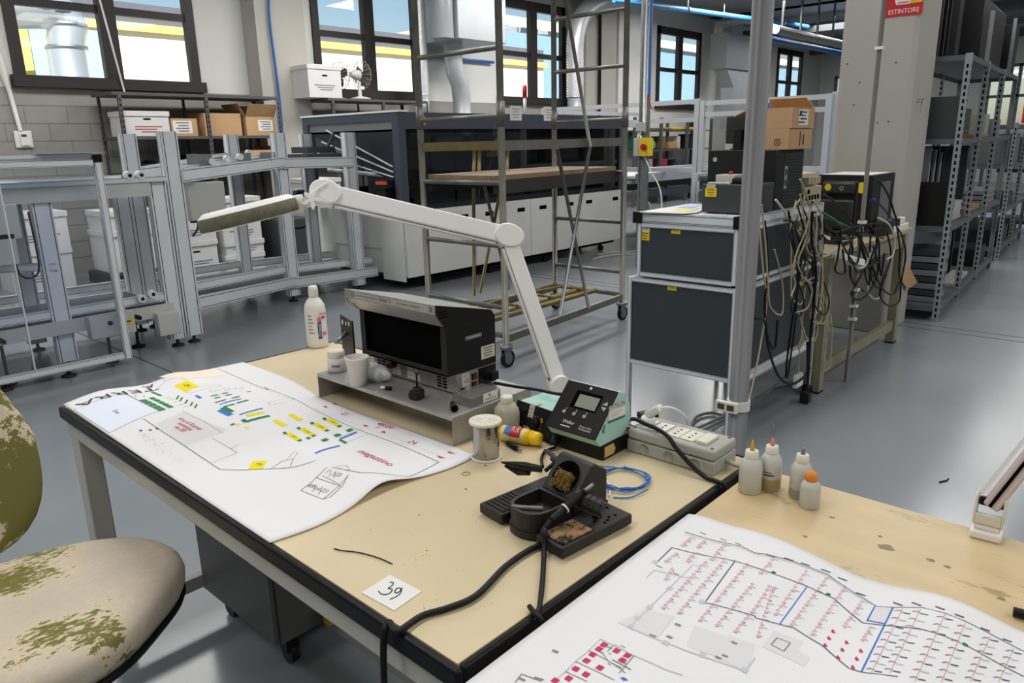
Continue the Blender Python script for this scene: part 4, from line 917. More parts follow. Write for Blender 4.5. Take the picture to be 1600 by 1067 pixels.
# tub: hollow front
b = MB(); th = .005
outer = [V((0, -.042, .016)), V((0, .042, .016))] + [V((-.045-.05*math.sin(math.pi*k/n_)**.7, .042*math.cos(math.pi*k/n_), .016)) for k in range(n_+1)]
cen_ = V((-.045, 0, .016)); inner = [cen_+(p-cen_)*.86 for p in outer]
m_ = len(outer)
vs = outer+[p+V((0, 0, .036)) for p in outer]+[p+V((0, 0, .036)) for p in inner]+[p+V((0, 0, .012)) for p in inner]
fs = []
for lv in range(3): fs += [(lv*m_+i, lv*m_+(i+1) % m_, (lv+1)*m_+(i+1) % m_, (lv+1)*m_+i) for i in range(m_)]
fs.append([3*m_+i for i in range(m_)])
fs = [f[::-1] for f in fs]
b.add(vs, fs); tub = b.build('sponge_tub', [M_stand], t)
b = MB(); b.tube([(-.088, .02, .050), (-.075, -.005, .052), (-.055, -.025, .051)], .005, 8, spline=4); b.build('old_tip', [mat('burnt steel', '6d6a65', .4, .6)], tub)
# brass wool housing with sloped face
b = MB(); bp = [(.004, .016), (.004, .050), (.050, .105), (.062, .107), (.094, .085), (.094, .016)]
b.extr([V((x, -.043, z)) for x, z in bp], (0, .086, 0)); hs = b.build('wool_housing', [M_stand], t, bevel=.004)
o_ = V((.004, 0, .050)); vv = V((.046, 0, .055)); L = vv.length; vv.normalize(); uu = V((0, -1, 0)); nn = uu.cross(vv)
b = MB(); b.lathe([(.0345, .0), (.0345, .0012), (.032, .0016), (.0315, .0004), (0, .0004)], on_panel(0, .5), nn, 32, ms=[0, 0, 0, 1]); b.build('opening_rim', [M_stand, M_dark], hs)
b = MB(); c_ = on_panel(0, .40)
for k in range(150):
    a0 = rr.uniform(0, 6.28); pth = []; r_ = rr.uniform(.003, .022); q = c_+uu*rr.uniform(-.020, .020)+vv*rr.uniform(-.016, .014)+nn*rr.uniform(.0005, .004)
    for j in range(5): pth.append(q+uu*.005*math.cos(a0+j*1.2)*rr.uniform(.5, 1.3)+vv*.005*math.sin(a0+j*1.2)+nn*.0012*j*rr.random())
    b.tube(pth, .0005, 3, cap=False)
w_ = b.build('brass_wool', [M_brass], hs); w_['kind'] = 'stuff'
# slotted rest plates
def rest(M, name='iron_rest'):
    b = MB(); n = 10
    for k in range(n):
        y0, y1 = -.032+k*.0064, -.032+(k+1)*.0064-(.0022 if k % 2 == 0 else 0)
        for a0, a1 in ((-1.1, -.4), (-.4, .4), (.4, 1.1)):
            p, q = V((math.sin(a0)*.016, y0, math.cos(a0)*.016)), V((math.sin(a1)*.016, y0, math.cos(a1)*.016))
            e, f = V((math.sin(a0)*.018, y0, math.cos(a0)*.018)), V((math.sin(a1)*.018, y0, math.cos(a1)*.018))
            dy = V((0, y1-y0, 0)); b.add([p, q, q+dy, p+dy, e, f, f+dy, e+dy], [(0, 3, 2, 1), (4, 5, 6, 7), (0, 1, 5, 4), (2, 3, 7, 6), (0, 4, 7, 3), (1, 2, 6, 5)], 0, False, M)
    for a0 in (-1.1, 1.1): b.box(-.002, .002, -.032, .030, -.002, .002, 0, M @ Matrix.Translation((math.sin(a0)*.017, 0, math.cos(a0)*.017)))
    b.cyl(M @ V((0, 0, .017)), M @ V((0, 0, -.02)), .004)
    return b.build(name, [M_stand], t)
rest(Matrix.Translation((.065, .075, .066)) @ Matrix.Rotation(math.radians(55), 4, 'Y') @ Matrix.Rotation(.25, 4, 'X'))
rest(Matrix.Translation((.016, -.078, .056)) @ Matrix.Rotation(math.radians(-60), 4, 'Y') @ Matrix.Rotation(.1, 4, 'X'))
for yy, xx in ((.075, .07), (-.075, .03)): 
    b = MB(); b.cyl((xx, yy, .024), (xx, yy, .056), .007, .005); b.build('rest_post', [M_stand], t)
# irons
t = thing('soldering_iron', 'black soldering iron slanting across the stand, cable running down over the bench edge', 'soldering iron', (.97, .79, TZ))
a, c = yp(913, 768, .726), yp(862, 812, .742)
b = MB(); b.tube([a, a*.65+c*.35, a*.4+c*.6, c], .007, 12, radii=[.0055, .008, .0075, .0065]); b.build('handle', [M_black], t, world=True)
b = MB(); dd = (c-a).normalized(); k_ = a*.42+c*.58; b.cyl(k_, k_+dd*.003, .0092, n=16); b.build('ring', [M_wp], t, world=True)
b = MB(); b.cyl(a-dd*.0, a-dd*.022, .0045, .003); b.build('tip', [M_steel], t, world=True)
b = MB(); b.tube([c, c+dd*.02+V((0, 0, -.006)), yp(851, 832, .735), on(850, 865, TZ+.009), on(847, 915, TZ+.0055), on(840, 957, TZ+.006), (.730, .645, TZ+.0072), (.722, .628, TZ+.008), (.718, .6115, TZ+.005), (.716, .612, TZ-.02), (.715, .612, TZ-.08), (.73, .612, TZ-.3)], .0040, 8, spline=6, radii=[.006, .0045, .004, .004, .004, .004]); b.build('cable', [M_black], t, world=True)
t = thing('desoldering_tweezers', 'black desoldering tweezers lying in the left rest of the iron stand', 'soldering iron', (1.03, .87, TZ))
a, c = yp(783, 722, .955), yp(846, 733, .868)
b = MB(); b.tube([a, a*.7+c*.3, a*.4+c*.6, c], .007, 10, radii=[.0015, .006, .009, .007]); b.build('handle', [M_black], t, world=True)
b = MB(); b.tube([a+V((.012, .0, -.012)), a*.6+c*.4+V((.004, 0, -.016)), a*.3+c*.7+V((0, 0, -.012))], .006, 10, radii=[.003, .008, .006]); b.build('grip', [M_black], t, world=True)
b = MB(); b.tube([on(846, 851, TZ+.007), on(826, 860, TZ+.0065), on(790, 885, TZ+.0065), on(745, 930, TZ+.0065), on(700, 950, TZ+.0065), on(660, 962, TZ+.0065), on(620, 987, TZ+.0085), V((.566, .772, TZ+.009)), V((.555, .770, TZ+.003)), V((.550, .77, TZ-.03)), V((.546, .77, TZ-.10)), V((.545, .78, .55)), V((.535, .85, .2))], .0052, 8, spline=6)
tag(b.build('tweezer_cable', [M_black]), 'thick black cable curling from iron stand past the numbered card over front edge', 'cable')
# blue wire coil
b = MB(); pts = []; cq = V((1.185, .782, TZ+.004))
for k in range(64):
    a = 2*math.pi*k/15.5+.2; r_ = 1+.07*math.sin(k*.9)+.05*math.sin(k*2.3); pts.append(cq+V((.052*r_*math.cos(a), .05*r_*math.sin(a), .001+.0016*(k//16)+.001*math.sin(k))))
b.tube([on(922, 742, TZ+.003), on(935, 738, TZ+.003), on(948, 751, TZ+.003)], .0032, 8, m=1, spline=5, radii=[.0035, .003, .002]); b.tube([on(947, 750, TZ+.003), on(953, 760, TZ+.004), on(952, 775, TZ+.003)], .002, 6, m=2, spline=5)
b.tube(pts, .00135, 6, spline=3); b.tube([on(928, 729, TZ+.004), on(960, 730, TZ+.005), on(995, 738, TZ+.006), on(1012, 750, TZ+.006)], .00135, 6, spline=5); b.tube([on(1012, 765, TZ+.006), on(985, 777, TZ+.003), on(958, 777, TZ+.002)], .00135, 6, spline=5)
tag(b.build('wire_coil', [mat('blue wire', '2a6fc0', .4), mat('green plug', '1d7b58', .4), M_wp]), 'coil of thin blue wire beside the soldering iron stand', 'wire')
b = MB(); b.tube([on(522, 857, TZ+.0015), on(534, 860, TZ+.002), on(560, 863, TZ+.002), on(590, 871, TZ+.002), on(613, 881, TZ+.0015)], .0011, 6, spline=5); tag(b.build('wire_offcut', [M_black]), 'short dark wire offcut lying between floor plan and numbered card', 'wire')
b = MB(); q = on(728, 740, TZ+.0012); b.tube([q+V((.0085*math.cos(a), .0085*math.sin(a), 0)) for a in [k*math.pi/8 for k in range(16)]], .0006, 5, closed=True); tag(b.build('rubber_ring', [mat('brown rubber', '7d6238', .6)]), 'thin brown ring lying in front of the solder reel', 'ring')
# crumbs on bench
b = MB(); rr = random.Random(9)
for k in range(46):
    q = on(rr.uniform(520, 800), rr.uniform(745, 960), TZ); 
    if q.x > .6 and q.y > .66 and q.y < 1.06: b.sphere(q+V((0, 0, .0004)), rr.uniform(.0005, .0014), 6, rr.choice((0, 0, 0, 1)), (1, rr.uniform(.6, 2), .5))
for (x, y) in ((728, 764), (759, 727), (1105, 780)): b.sphere(on(x, y, TZ+.0006), .0028, 6, 0, (.5, 1.6, .25)) if x < 1000 else None
tag(b.build('solder_crumbs', [mat('dark crumbs', '4a3c30', .7), M_offw]), 'scattered dark crumbs and clippings on the cream workbench top', 'debris', kind='stuff')
# dropper bottles
M_pe = mat('cloudy polyethylene', 'd3d3cb', .4, trans=.12, var=.04); M_liq = mat('amber liquid', 'b3a070', .3, trans=.1); M_muddy = mat('muddy residue', 'a79c85', .5)
def dropper(x, y, r, hb, label, kind):
    q = on(x, y, TZ); t = thing('dropper_bottle', label, 'bottle', q, 0, 'dropper bottles on the front workbench')
    MB().lathe([(r*.9, 0), (r, .003), (r, hb*.72), (r*.93, hb*.84), (r*.66, hb*.96), (r*.5, hb)], n=26).build('body', [M_pe], t)
    if kind == 'orange':
        MB().lathe([(r*.5, hb-.002), (r*.64, hb), (r*.6, hb+.011), (r*.35, hb+.016), (r*.12, hb+.019), (0, hb+.019)], n=20).build('cap', [mat('orange cap', 'e08a2c', .45)], t); return
    MB().lathe([(r*.58, hb-.002), (r*.6, hb), (r*.56, hb+.014), (r*.42, hb+.015), (0, hb+.015)], n=20).build('collar', [M_offw], t)
    if kind == 'yellow': MB().lathe([(.005, hb+.0145), (.0022, hb+.030), (.001, hb+.036)], n=12).build('nozzle', [mat('yellow nozzle', 'd8b61f', .4)], t)
    if kind == 'pink':
        MB().lathe([(.005, hb+.0145), (.003, hb+.026), (.0015, hb+.031)], n=12).build('nozzle', [mat('pink nozzle', 'e58d82', .4)], t)
        MB().cyl((0, 0, hb+.031), (0, 0, hb+.060), .0005, n=6).build('needle', [M_steel], t)
        b = MB(); b.lathe([(r*1.004, .004), (r*1.004, .026)], n=26, cap=False); b.build('liquid_level', [M_liq], t)
        b = MB(); wrap(b, r*1.006, ca-1.2, ca-.3, .034, .037, 0); wrap(b, r*1.006, ca-1.2, ca-.5, .04, .042, 0); b.build('print', [M_txt], t)
    if kind == 'steel':
        b = MB(); b.lathe([(.005, hb+.0145), (.004, hb+.018), (.002, hb+.021), (.0035, hb+.024), (.002, hb+.028), (0, hb+.029)], n=12); b.build('nozzle', [M_steel], t)
        b = MB(); b.lathe([(r*1.004, .004), (r*1.004, .02)], n=26, cap=False); b.build('residue', [M_muddy], t)
dropper(1171, 767, .0222, .073, 'clear dropper bottle with yellow nozzle, nearest the steel pole', 'yellow')
dropper(1202, 762, .0212, .077, 'dropper bottle with pink needle nozzle and amber liquid', 'pink')
dropper(1249, 775, .0205, .074, 'dropper bottle with steel tip and muddy residue', 'steel')
dropper(1264, 791, .0185, .055, 'small dropper bottle with orange cap, in front of the others', 'orange')
# second lamp arm and its foot
q = on(1541, 836, TZ)
t = thing('desk_lamp', 'white articulated lamp arm on a bracket at right end of the front bench', 'lamp', q)
Mx = Matrix.Rotation(math.radians(4), 4, 'Z')
MB().box(-.026, .030, -.024, .024, 0, .016, 0, Mx).build('foot', [M_cream], t, bevel=.004)
b = MB(); b.box(-.018, .022, -.020, .020, .016, .028, 0, Mx); b.build('swivel', [M_cream], t, bevel=.003)
b = MB(); 
for sy in (-1, 1): b.extr([Mx @ V((x, sy*.021-.002, z)) for x, z in ((-.02, .026), (.022, .026), (.022, .052), (.014, .075), (.0, .080), (-.012, .075), (-.02, .05))], Mx.to_3x3() @ V((0, .004, 0)))
b.box(-.021, -.012, -.019, .019, .028, .046, 0, Mx); b.build('yoke', [M_offw], t, bevel=.001)
top = V((.055, -.168, .46)); b = MB(); b.beam((0, 0, .055), top, .026, .024, up=(1, 0, 0)); b.build('arm', [mat('lamp arm paint', 'd6c8c2', .45)], t, bevel=.004)
b = MB(); b.beam(V((-.0135, .0, .06)), top+V((-.0135, 0, 0)), .005, .003, 1, up=(1, 0, 0)); b.beam(V((.006, .017, .075)), top+V((.006, .017, 0)), .006, .020, up=(1, 0, 0)); b.build('arm_rail', [M_cream, M_dark], t)
b = MB(); b.tube([(.006, -.018, .06), (.006, .018, .06)], .008, 10); b.build('spring_bolt', [M_black], t)
q = on(1597, 968, TZ); b = MB(); b.cyl(q+V((0, .012, .008)), q+V((.008, -.03, .008)), .007); tag(b.build('pen_cap', [M_black]), 'black pen end beside wiring plan at right border', 'pen')

# ---------------------------------------------------------------- magnifier lamp
bs = V((1.513, 1.215, 0)); bz = .82
t = thing('magnifier_lamp', 'white articulated magnifier lamp clamped behind the workbench', 'lamp', (bs.x, bs.y, .70))
b = MB(); b.box(bs.x-.05, bs.x+.018, bs.y-.022, bs.y+.022, TZ+.0015, TZ+.011); b.box(bs.x-.036, bs.x+.018, bs.y-.022, bs.y+.022, .69, .70); b.box(bs.x+.006, bs.x+.018, bs.y-.022, bs.y+.022, .70, TZ); b.cyl((bs.x-.02, bs.y, .70), (bs.x-.02, bs.y, .707), .012); b.build('clamp', [M_cream], t, world=True, bevel=.002)
P0 = V((bs.x, bs.y, bz+.005)); P1 = dp(793, 369, 2.03); P2 = dp(508, 302, 1.92)
vw = (P0-V((0, 0, CAM_H))).normalized()
b = MB(); b.cyl(P0-V((0, 0, .035)), P0-V((0, 0, .02)), .02); b.cyl(P0+V((.012, .02, 0)), P0-V((.012, .02, 0)), .030, n=28); b.build('base_joint', [M_cream], t, world=True)
nrm = (P1-P0).cross(P2-P1).normalized()
if nrm.dot(vw) > 0: nrm = -nrm
def arm(a, c, w_, h_, nm):
    d = (c-a).normalized(); sd = d.cross(nrm).normalized()
    b = MB(); b.beam(a+sd*.0+d*.012, c-d*.012, w_, h_, 0, up=sd); o = b.build(nm, [M_cream], t, world=True, bevel=.004)
    s_ = sd if sd.z < 0 or (abs(sd.z) < .5 and sd.dot(_R) < 0) else -sd
    b = MB(); b.beam(a+s_*(h_/2+.004)+d*.03, c+s_*(h_/2+.004)-d*.03, w_*.55, .004, 0, up=sd); b.beam(a+s_*(h_/2+.001)+d*.02, c+s_*(h_/2+.001)-d*.02, w_*.3, .003, 1, up=sd); b.build('arm_rail', [M_cream, mat('arm slot', '6b6a66', .6)], o, world=True)
    return o
arm(P0, P1, .03, .042, 'lower_arm'); ua = arm(P1, P2, .03, .048, 'upper_arm')
def plate(cn, d, nm, fwd, back, half):
    b = MB(); k = 32; sd = nrm.cross(d)
    pts = [cn+d*((fwd if math.cos(a) > 0 else back)*math.cos(a))+sd*half*math.sin(a) for a in [2*math.pi*j/k for j in range(k)]]
    b.extr([p+nrm*.021 for p in pts], -nrm*.042); return b.build(nm, [M_cream], t, world=True, bevel=.004)
d_ = (P2-P1).normalized(); plate(P1, d_, 'elbow_cover', .040, .044, .033)
d_ = (P1-P2).normalized(); plate(P2, d_, 'head_cover', .042, .040, .033)
b = MB(); K = dp(476, 316, 1.90)
b.extr([P2+d_*.01+nrm*.018+V((0, 0, .028)), P2+nrm*.018+V((0, 0, -.024)), K+nrm*.018+V((0, 0, -.012)), K+nrm*.018+V((0, 0, .012))], -nrm*.036); b.build('head_bracket', [M_cream], t, world=True, bevel=.003)
b = MB(); c_ = dp(487, 311, 1.875); e1 = (dp(500, 311, 1.875)-c_).normalized(); e2 = nrm.cross(e1).normalized(); pts = []
for j in range(30):
    a = 2*math.pi*j/30; r_ = .017+.010*math.cos(3*a*5/3+.6); pts.append(c_+e1*r_*math.cos(a)+e2*r_*math.sin(a))
b.extr(pts, -nrm*.012); b.build('star_knob', [M_cream], t, world=True, bevel=.002)
H0 = dp(466, 317, 1.90); H1 = dp(311, 355, 1.86); hd = (H1-H0); rad = hd.length/2; hd.normalize(); hc = (H0+H1)/2
side_ = (hc-V((0, 0, CAM_H))).normalized(); side_ = side_-hd*side_.dot(hd); side_.normalize(); up = hd.cross(side_); up = up if up.z > 0 else -up
side_ = (side_*math.cos(.02)+up*math.sin(.02)); up = hd.cross(side_).normalized(); up = up if up.z > 0 else -up
b = MB(); b.lathe([(rad*.9, -.018), (rad*.99, -.016), (rad, -.002), (rad*.985, .016), (rad*.95, .019), (rad*.86, .027), (rad*.80, .028), (rad*.78, .012), (rad*.78, -.016), (rad*.9, -.018)], hc, up, 56, ms=[0, 1, 1, 0, 0, 0, 0, 0, 0], cap=False)
hd_o = b.build('lamp_head', [M_cream, mat('dusty olive rim', '6e6a58', .7, var=.25, scale=60, dirt='8f8b78', dscale=70, damt=.62)], t, world=True)
b = MB(); b.lathe([(rad*.78, 0), (rad*.4, .006), (0, .008)], hc, up, 40, cap=False); b.build('lens', [glass('lens glass', 'ffffff', .1, .02)], hd_o, world=True)
b = MB(); q_ = H0-hd*.004; b.cyl(q_-hd*.012, q_+hd*.010, .019, .021, n=20); b.cyl(q_-hd*.03, q_-hd*.012, .009); b.build('neck', [M_offw], t, world=True)
# ================================================================== machines and frames in the hall
def alu(b, a, c, w, h, up=(0, 0, 1), m=0, ms=1, slots=True):
    """extruded aluminium bar with dark grooves along its faces"""
    a = V(a); c = V(c); b.beam(a, c, w, h, m, up)
    if not slots: return b
    d = (c-a).normalized(); u = V(up)
    if abs(d.dot(u)) > .98: u = V((0, 1, 0))
    x = d.cross(u).normalized(); y = x.cross(d).normalized()
    e = .0012
    for s_ in (-1, 1):
        for k in (-.38, .38):
            b.beam(a+y*(h*k)+x*s_*(w/2+e/2), c+y*(h*k)+x*s_*(w/2+e/2), e, h*.045, ms, up=y)
            b.beam(a+x*(w*k)+y*s_*(h/2+e/2), c+x*(w*k)+y*s_*(h/2+e/2), w*.045, e, ms, up=y)
    return b
ALU = [M_alu, M_alud]
M_cw = mat('conveyor side paint', 'c3c4c0', .45, var=.04)
def foot(parent, x, y, z=.06):
    b = MB(); b.lathe([(.045, 0), (.048, .008), (.03, .018), (.012, .022), (.009, z+.04)], (x, y, 0), n=16); b.build('foot', [M_rub], parent, world=True)
def post(parent, x, y, z0, z1, w=.10, d=.07, ft=True):
    b = MB(); alu(b, (x, y, z0), (x, y, z1), w, d); o = b.build('post', ALU, parent, world=True)
    if ft: foot(o, x, y, z0)
    return o
# left module: two posts, belt rails, lower conveyor
t = thing('belt_conveyor', 'aluminium two-level belt conveyor behind the clear guard at left', 'conveyor', (1.4, 6.0, 0))
for x in (.55, 1.59, 2.36):
    post(t, x, 5.68, .06, 1.25, .12); post(t, x+.02, 6.42, .06, 1.25, .12)
for y in (5.63, 6.47):
    b = MB(); b.box(.2, 2.30, y-.012, y+.012, 1.15, 1.245); b.build('side_plate', [M_cw], t, world=True)
    b = MB(); alu(b, (.2, y, 1.265), (2.42, y, 1.265), .04, .035); b.build('belt_rail', ALU, t, world=True)
    b = MB(); b.box(.2, 2.34, y-.02, y+.02, .26, .35); b.build('side_plate', [M_cw], t, world=True)
    b = MB(); alu(b, (.2, y+.05, .40), (2.34, y+.05, .40), .05, .06); b.build('belt_rail', ALU, t, world=True)
for z in (1.17, .33): MB().box(.2, 2.30, 5.70, 6.40, z, z+.02).build('belt', [mat('belt', '4f585f', .5)], t, world=True)
for (x0, x1, z0, z1) in ((1.05, 1.42, .94, 1.16), (1.15, 1.38, .78, .98), (1.72, 2.02, .20, .36), (2.18, 2.34, .13, .30)):
    MB().box(x0, x1, 5.53, 5.615, z0, z1).build('motor_cover', [M_cw], t, world=True, bevel=.006)
b = MB(); b.rect((1.96, 5.5285, .29), (1, 0, 0), (0, 0, 1), .09, .035, 0); b.rect((1.96, 5.528, .29), (1, 0, 0), (0, 0, 1), .06, .01, 1); b.build('warning_label', [M_yel, M_txt], t, world=True)
for x in (1.2, 1.85, 2.05): 
    b = MB(); b.cyl((x, 5.60, .30), (x, 5.52, .30), .016); b.build('shaft_end', [M_black], t, world=True)
for x, z in ((2.12, .42), (2.2, .44), (1.28, 1.31), (2.16, 1.30), (2.24, 1.30)):
    b = MB(); b.cyl((x, 5.60, z), (x, 5.66, z), .03, n=16); b.cyl((x, 5.595, z), (x, 5.60, z), .013, n=12, m=1); b.build('guide_roller', [M_alu, M_black], t, world=True)
b = MB(); alu(b, (1.0, 5.9, .75), (1.62, 5.65, .72), .05, .05); b.build('brace', ALU, t, world=True)
b = MB(); b.tube([(1.36, 5.57, .79), (1.38, 5.57, .70), (1.45, 5.58, .68), (1.5, 5.60, .76), (1.5, 5.62, 1.1)], .007, 7, spline=5); b.build('motor_lead', [M_black], t, world=True)
for x, y in ((1.2, 5.6), (1.85, 5.62), (2.15, 5.9)): 
    b = MB(); b.lathe([(.05, 0), (.052, .01), (.012, .022), (.010, .26)], (x, y, 0), n=16); b.build('foot', [M_rub], t, world=True)
b = MB(); alu(b, (1.7, 6.1, .06), (1.7, 6.1, 1.15), .05, .05); b.build('post', ALU, t, world=True)
# sloping middle module and run into the machine
t = thing('belt_conveyor', 'aluminium belt conveyor with tall posts leading into the black and white machine', 'conveyor', (3.6, 6.2, 0))
fr = [(2.50, 5.70), (3.86, 6.45), (4.60, 6.38)]; bk = [(2.52, 6.48), (3.76, 7.15), (4.58, 7.12)]
for (x, y) in fr+bk: post(t, x, y, .06, 1.60, .12, .08)
for L, dy in ((fr, -.0), (bk, 0)):
    (xa, ya), (xb, yb), (xc, yc) = L; s_ = -.045 if L is fr else .045
    for nm, za, zb, hh in (('belt_rail', 1.28, 1.335, .10), ('side_plate', .31, .20, .10)):
        b = MB(); alu(b, (xa+.05, ya+s_, za), (xb, yb+s_, zb), .04, hh); b.build(nm, ALU, t, world=True)
        b = MB(); alu(b, (xb, yb+s_, zb-.01), (xc if nm[0] == 'b' else 4.815, yc+s_, zb-.02), .04, hh); b.build(nm, ALU, t, world=True)
    b = MB(); alu(b, (xa+.05, ya+s_*-.3+.05, .42), (xb, yb+.05, .32), .05, .07); alu(b, (xb, yb+.05, .31), (4.815, yc+.05, .29), .05, .07); b.build('belt_rail', ALU, t, world=True)
    b = MB(); alu(b, (xa-.02, ya+.03, 1.31), (xb, yb+.03, 1.42), .03, .03); b.build('guide_rail', ALU, t, world=True)
for k, (z0, z1) in enumerate(((1.25, 1.30), (.30, .20))):
    b = MB(); b.add([(2.55, 5.76, z0), (2.56, 6.42, z0), (3.78, 7.08, z1), (3.88, 6.52, z1), (4.6, 6.45, z1), (4.6, 7.06, z1)], [(0, 3, 2, 1), (3, 4, 5, 2)]); b.build('belt', [mat('belt', '4f585f', .5)], t, world=True)
M_gb = mat('grey control box', 'b9bab5', .5)
MB().box(2.62, 2.92, 5.74, 5.86, .93, 1.22).build('junction_box', [M_gb], t, world=True, bevel=.006)
for xx, yy, z in ((2.9, 5.86, 1.37), (3.1, 6.0, 1.39), (3.4, 6.18, 1.43), (3.25, 6.06, 1.40)):
    b = MB(); b.cyl((xx, yy-.02, z), (xx, yy+.02, z), .026, n=14); b.build('guide_roller', [M_alu], t, world=True)
for xx, yy in ((2.86, 5.88), (3.33, 6.12), (3.62, 6.28), (3.05, 6.5)):
    b = MB(); b.box(xx-.05, xx+.05, yy-.01, yy+.01, 1.34, 1.43); b.build('guide_bracket', [M_steel], t, world=True)
b = MB(); b.tube([(2.66, 5.735, .935), (2.66, 5.725, .90), (2.64, 5.715, .86), (2.60, 5.71, .82)], .008, 8, spline=5); b.build('cable', [M_black], t, world=True)
q = yp(500, 320, 7.15); q.x = min(q.x, 4.52)
b = MB(); b.box(q.x-.04, q.x+.26, 7.2, 7.34, .84, 1.03); bx_ = b.build('junction_box', [M_gb], t, world=True, bevel=.005)
b = MB(); b.box(q.x-.1, q.x+.10, 7.12, 7.2, .85, 1.02); b.build('blue_valve', [mat('dark blue valve', '24405f', .4)], t, world=True, bevel=.006)
b = MB(); b.cyl((q.x-.12, 7.1, .90), (q.x-.12, 7.16, .90), .035); b.build('yellow_knob', [M_yel], t, world=True)
b = MB(); b.tube([(q.x+.08, 7.2, .84), (q.x+.08, 7.2, .7), (q.x+.0, 7.2, .62), (q.x-.12, 7.2, .62)], .012, 8, spline=5); b.build('cable', [M_black], t, world=True)
q = yp(490, 225, 6.75); b = MB(); b.box(q.x-.17, q.x+.15, 6.6, 6.9, 1.41, 1.47); b.beam((q.x+.12, 6.7, 1.45), (q.x+.22, 6.7, 1.6), .03, .02); b.box(q.x-.25, q.x+.3, 6.5, 7.0, 1.365, 1.40); b.build('belt_end_unit', [mat('dark grey machine paint', '3d4043', .45)], t, world=True)
# guard fence
M_poly = glass('guard sheet', 'f6f8fc', .03, .05, .02)
t = thing('machine_guard', 'aluminium framed clear guard panel in front of the left conveyor', 'guard', (1.1, 5.5, 0))
GY, gx0, gx1 = 5.44, -.2, 1.90
b = MB(); alu(b, (gx1, GY, .05), (gx1, GY, 1.42), .045, .045); b.build('post', ALU, t, world=True)
b = MB(); alu(b, (gx0, GY, 1.40), (gx1-.03, GY, 1.40), .045, .045); alu(b, (gx0, GY, 1.445), (gx1-.03, GY, 1.445), .03, .03); b.build('top_rail', ALU, t, world=True)
b = MB(); alu(b, (gx0, GY, .075), (gx1-.03, GY, .075), .045, .045); b.build('bottom_rail', ALU, t, world=True)
b = MB(); b.cbox((gx1, GY, 1.425), (.055, .055, .05)); b.build('corner_cap', [M_black], t, world=True)
b = MB(); b.box(gx0, gx1-.03, GY-.003, GY+.003, .10, 1.38); b.build('clear_panel', [M_poly], t, world=True)
b = MB(); b.box(1.32, 1.328, GY-.008, GY+.008, .10, 1.38); b.build('panel_joint', [M_alu], t, world=True)
for x in (.3, 1.15, 1.52): foot(t, x, GY+.03, .03)
q = yp(110, 247, GY); tag(MB().box(q.x-.2, q.x+.2, GY-.08, GY+.10, 1.461, 1.463).build('blue_sheet', [mat('pale blue sheet', 'b3cdec', .5)]), 'pale blue paper sheet lying on top of the guard frame', 'paper')

# the big machine
M_mw = mat('white machine paint', 'dcddd7', .42, var=.03, scale=2); M_md = mat('dark blue-grey machine paint', '454c57', .42); M_mg = glass('smoked window', '6d747d', .22, .02, .0); M_in = mat('machine interior', '121419', .55)
mx0, mx1, my0, my1 = 4.84, 8.74, 5.88, 7.55
t = thing('production_machine', 'long black and white production machine with dark windows behind the scaffold tower', 'machine', ((mx0+mx1)/2, 6.7, 0))
b = MB(); b.box(mx0+.02, mx1, my0+.03, my1, .16, .80); b.box(mx0+.0, mx0+.02, my0+.03, 6.26, .10, .80); b.box(mx0, mx0+.02, 7.08, my1, .10, .80); b.box(mx0, mx0+.02, 6.26, 7.08, .42, .80); b.build('base_cabinet', [M_mw], t, world=True)
MB().box(mx0+.03, mx0+.04, 6.26, 7.08, .12, .42).build('belt_opening', [M_in], t, world=True)
seams = [mx0+.02, 5.86, 6.80, 7.74, mx1]
for a, c in zip(seams, seams[1:]):
    d = MB().box(a+.004, c-.004, my0, my0+.03, .14, .815).build('door', [M_mw], t, world=True, bevel=.004)
    for hx_ in (a+.16, c-.24):
        h = MB(); h.box(hx_, hx_+.13, my0-.003, my0-.001, .68, .725); h.build('handle', [M_dark], d, world=True)
MB().box(mx0+.08, mx1-.05, my0+.1, my1-.1, .09, .158).build('plinth', [M_dark], t, world=True)
for x in (5.2, 6.2, 7.2, 8.4):
    b = MB(); b.cyl((x, my0+.1, .04), (x, my0+.14, .04), .04, n=16); b.cyl((x, my0+.12, .03), (x, my0+.12, .1), .012); b.build('caster', [M_black], t, world=True)
b = MB(); b.box(mx0, mx1, my0, my0+.1, 1.62, 1.78); b.box(mx0, mx1, my1-.1, my1, 1.62, 1.78); b.box(mx0+.0, mx0+.09, my0+.1, my1-.1, 1.70, 1.78); b.box(mx1-.1, mx1, my0+.1, my1-.1, 1.62, 1.78)
for x in (mx0, mx1-.09): b.box(x, x+.09, my0, my0+.1, .82, 1.62); b.box(x, x+.09, my1-.1, my1, .82, 1.62)
b.box(mx0+.3, mx1, my0+.1, my1-.1, 1.76, 1.775); 
b.build('upper_frame', [M_md], t, world=True)
b = MB(); b.box(mx0+.09, mx1-.09, my0+.02, my0+.028, .87, 1.62); b.build('front_window', [M_mg], t, world=True)
b = MB(); b.box(mx0+.09, mx1-.09, my0, my0+.06, .82, .87); b.box(mx1-.03, mx1-.02, my0+.1, my1-.1, .82, 1.62); b.box(mx0+.3, mx1-.1, my1-.12, my1-.11, .82, 1.0); b.box(mx0+.1, mx1-.1, my0+.3, my1-.2, .81, .84); b.build('inner_lining', [M_in], t, world=True)
b = MB(); b.box(mx0+.02, mx0+.05, my0+.1, my1-.1, 1.60, 1.70); b.build('end_plate', [mat('brushed plate', '8b8f94', .4, .6)], t, world=True)
b = MB(); b.box(mx0-.01, mx0+.12, my0-.02, my1+.02, 1.7805, 1.80); b.build('top_edge', [M_alu], t, world=True)
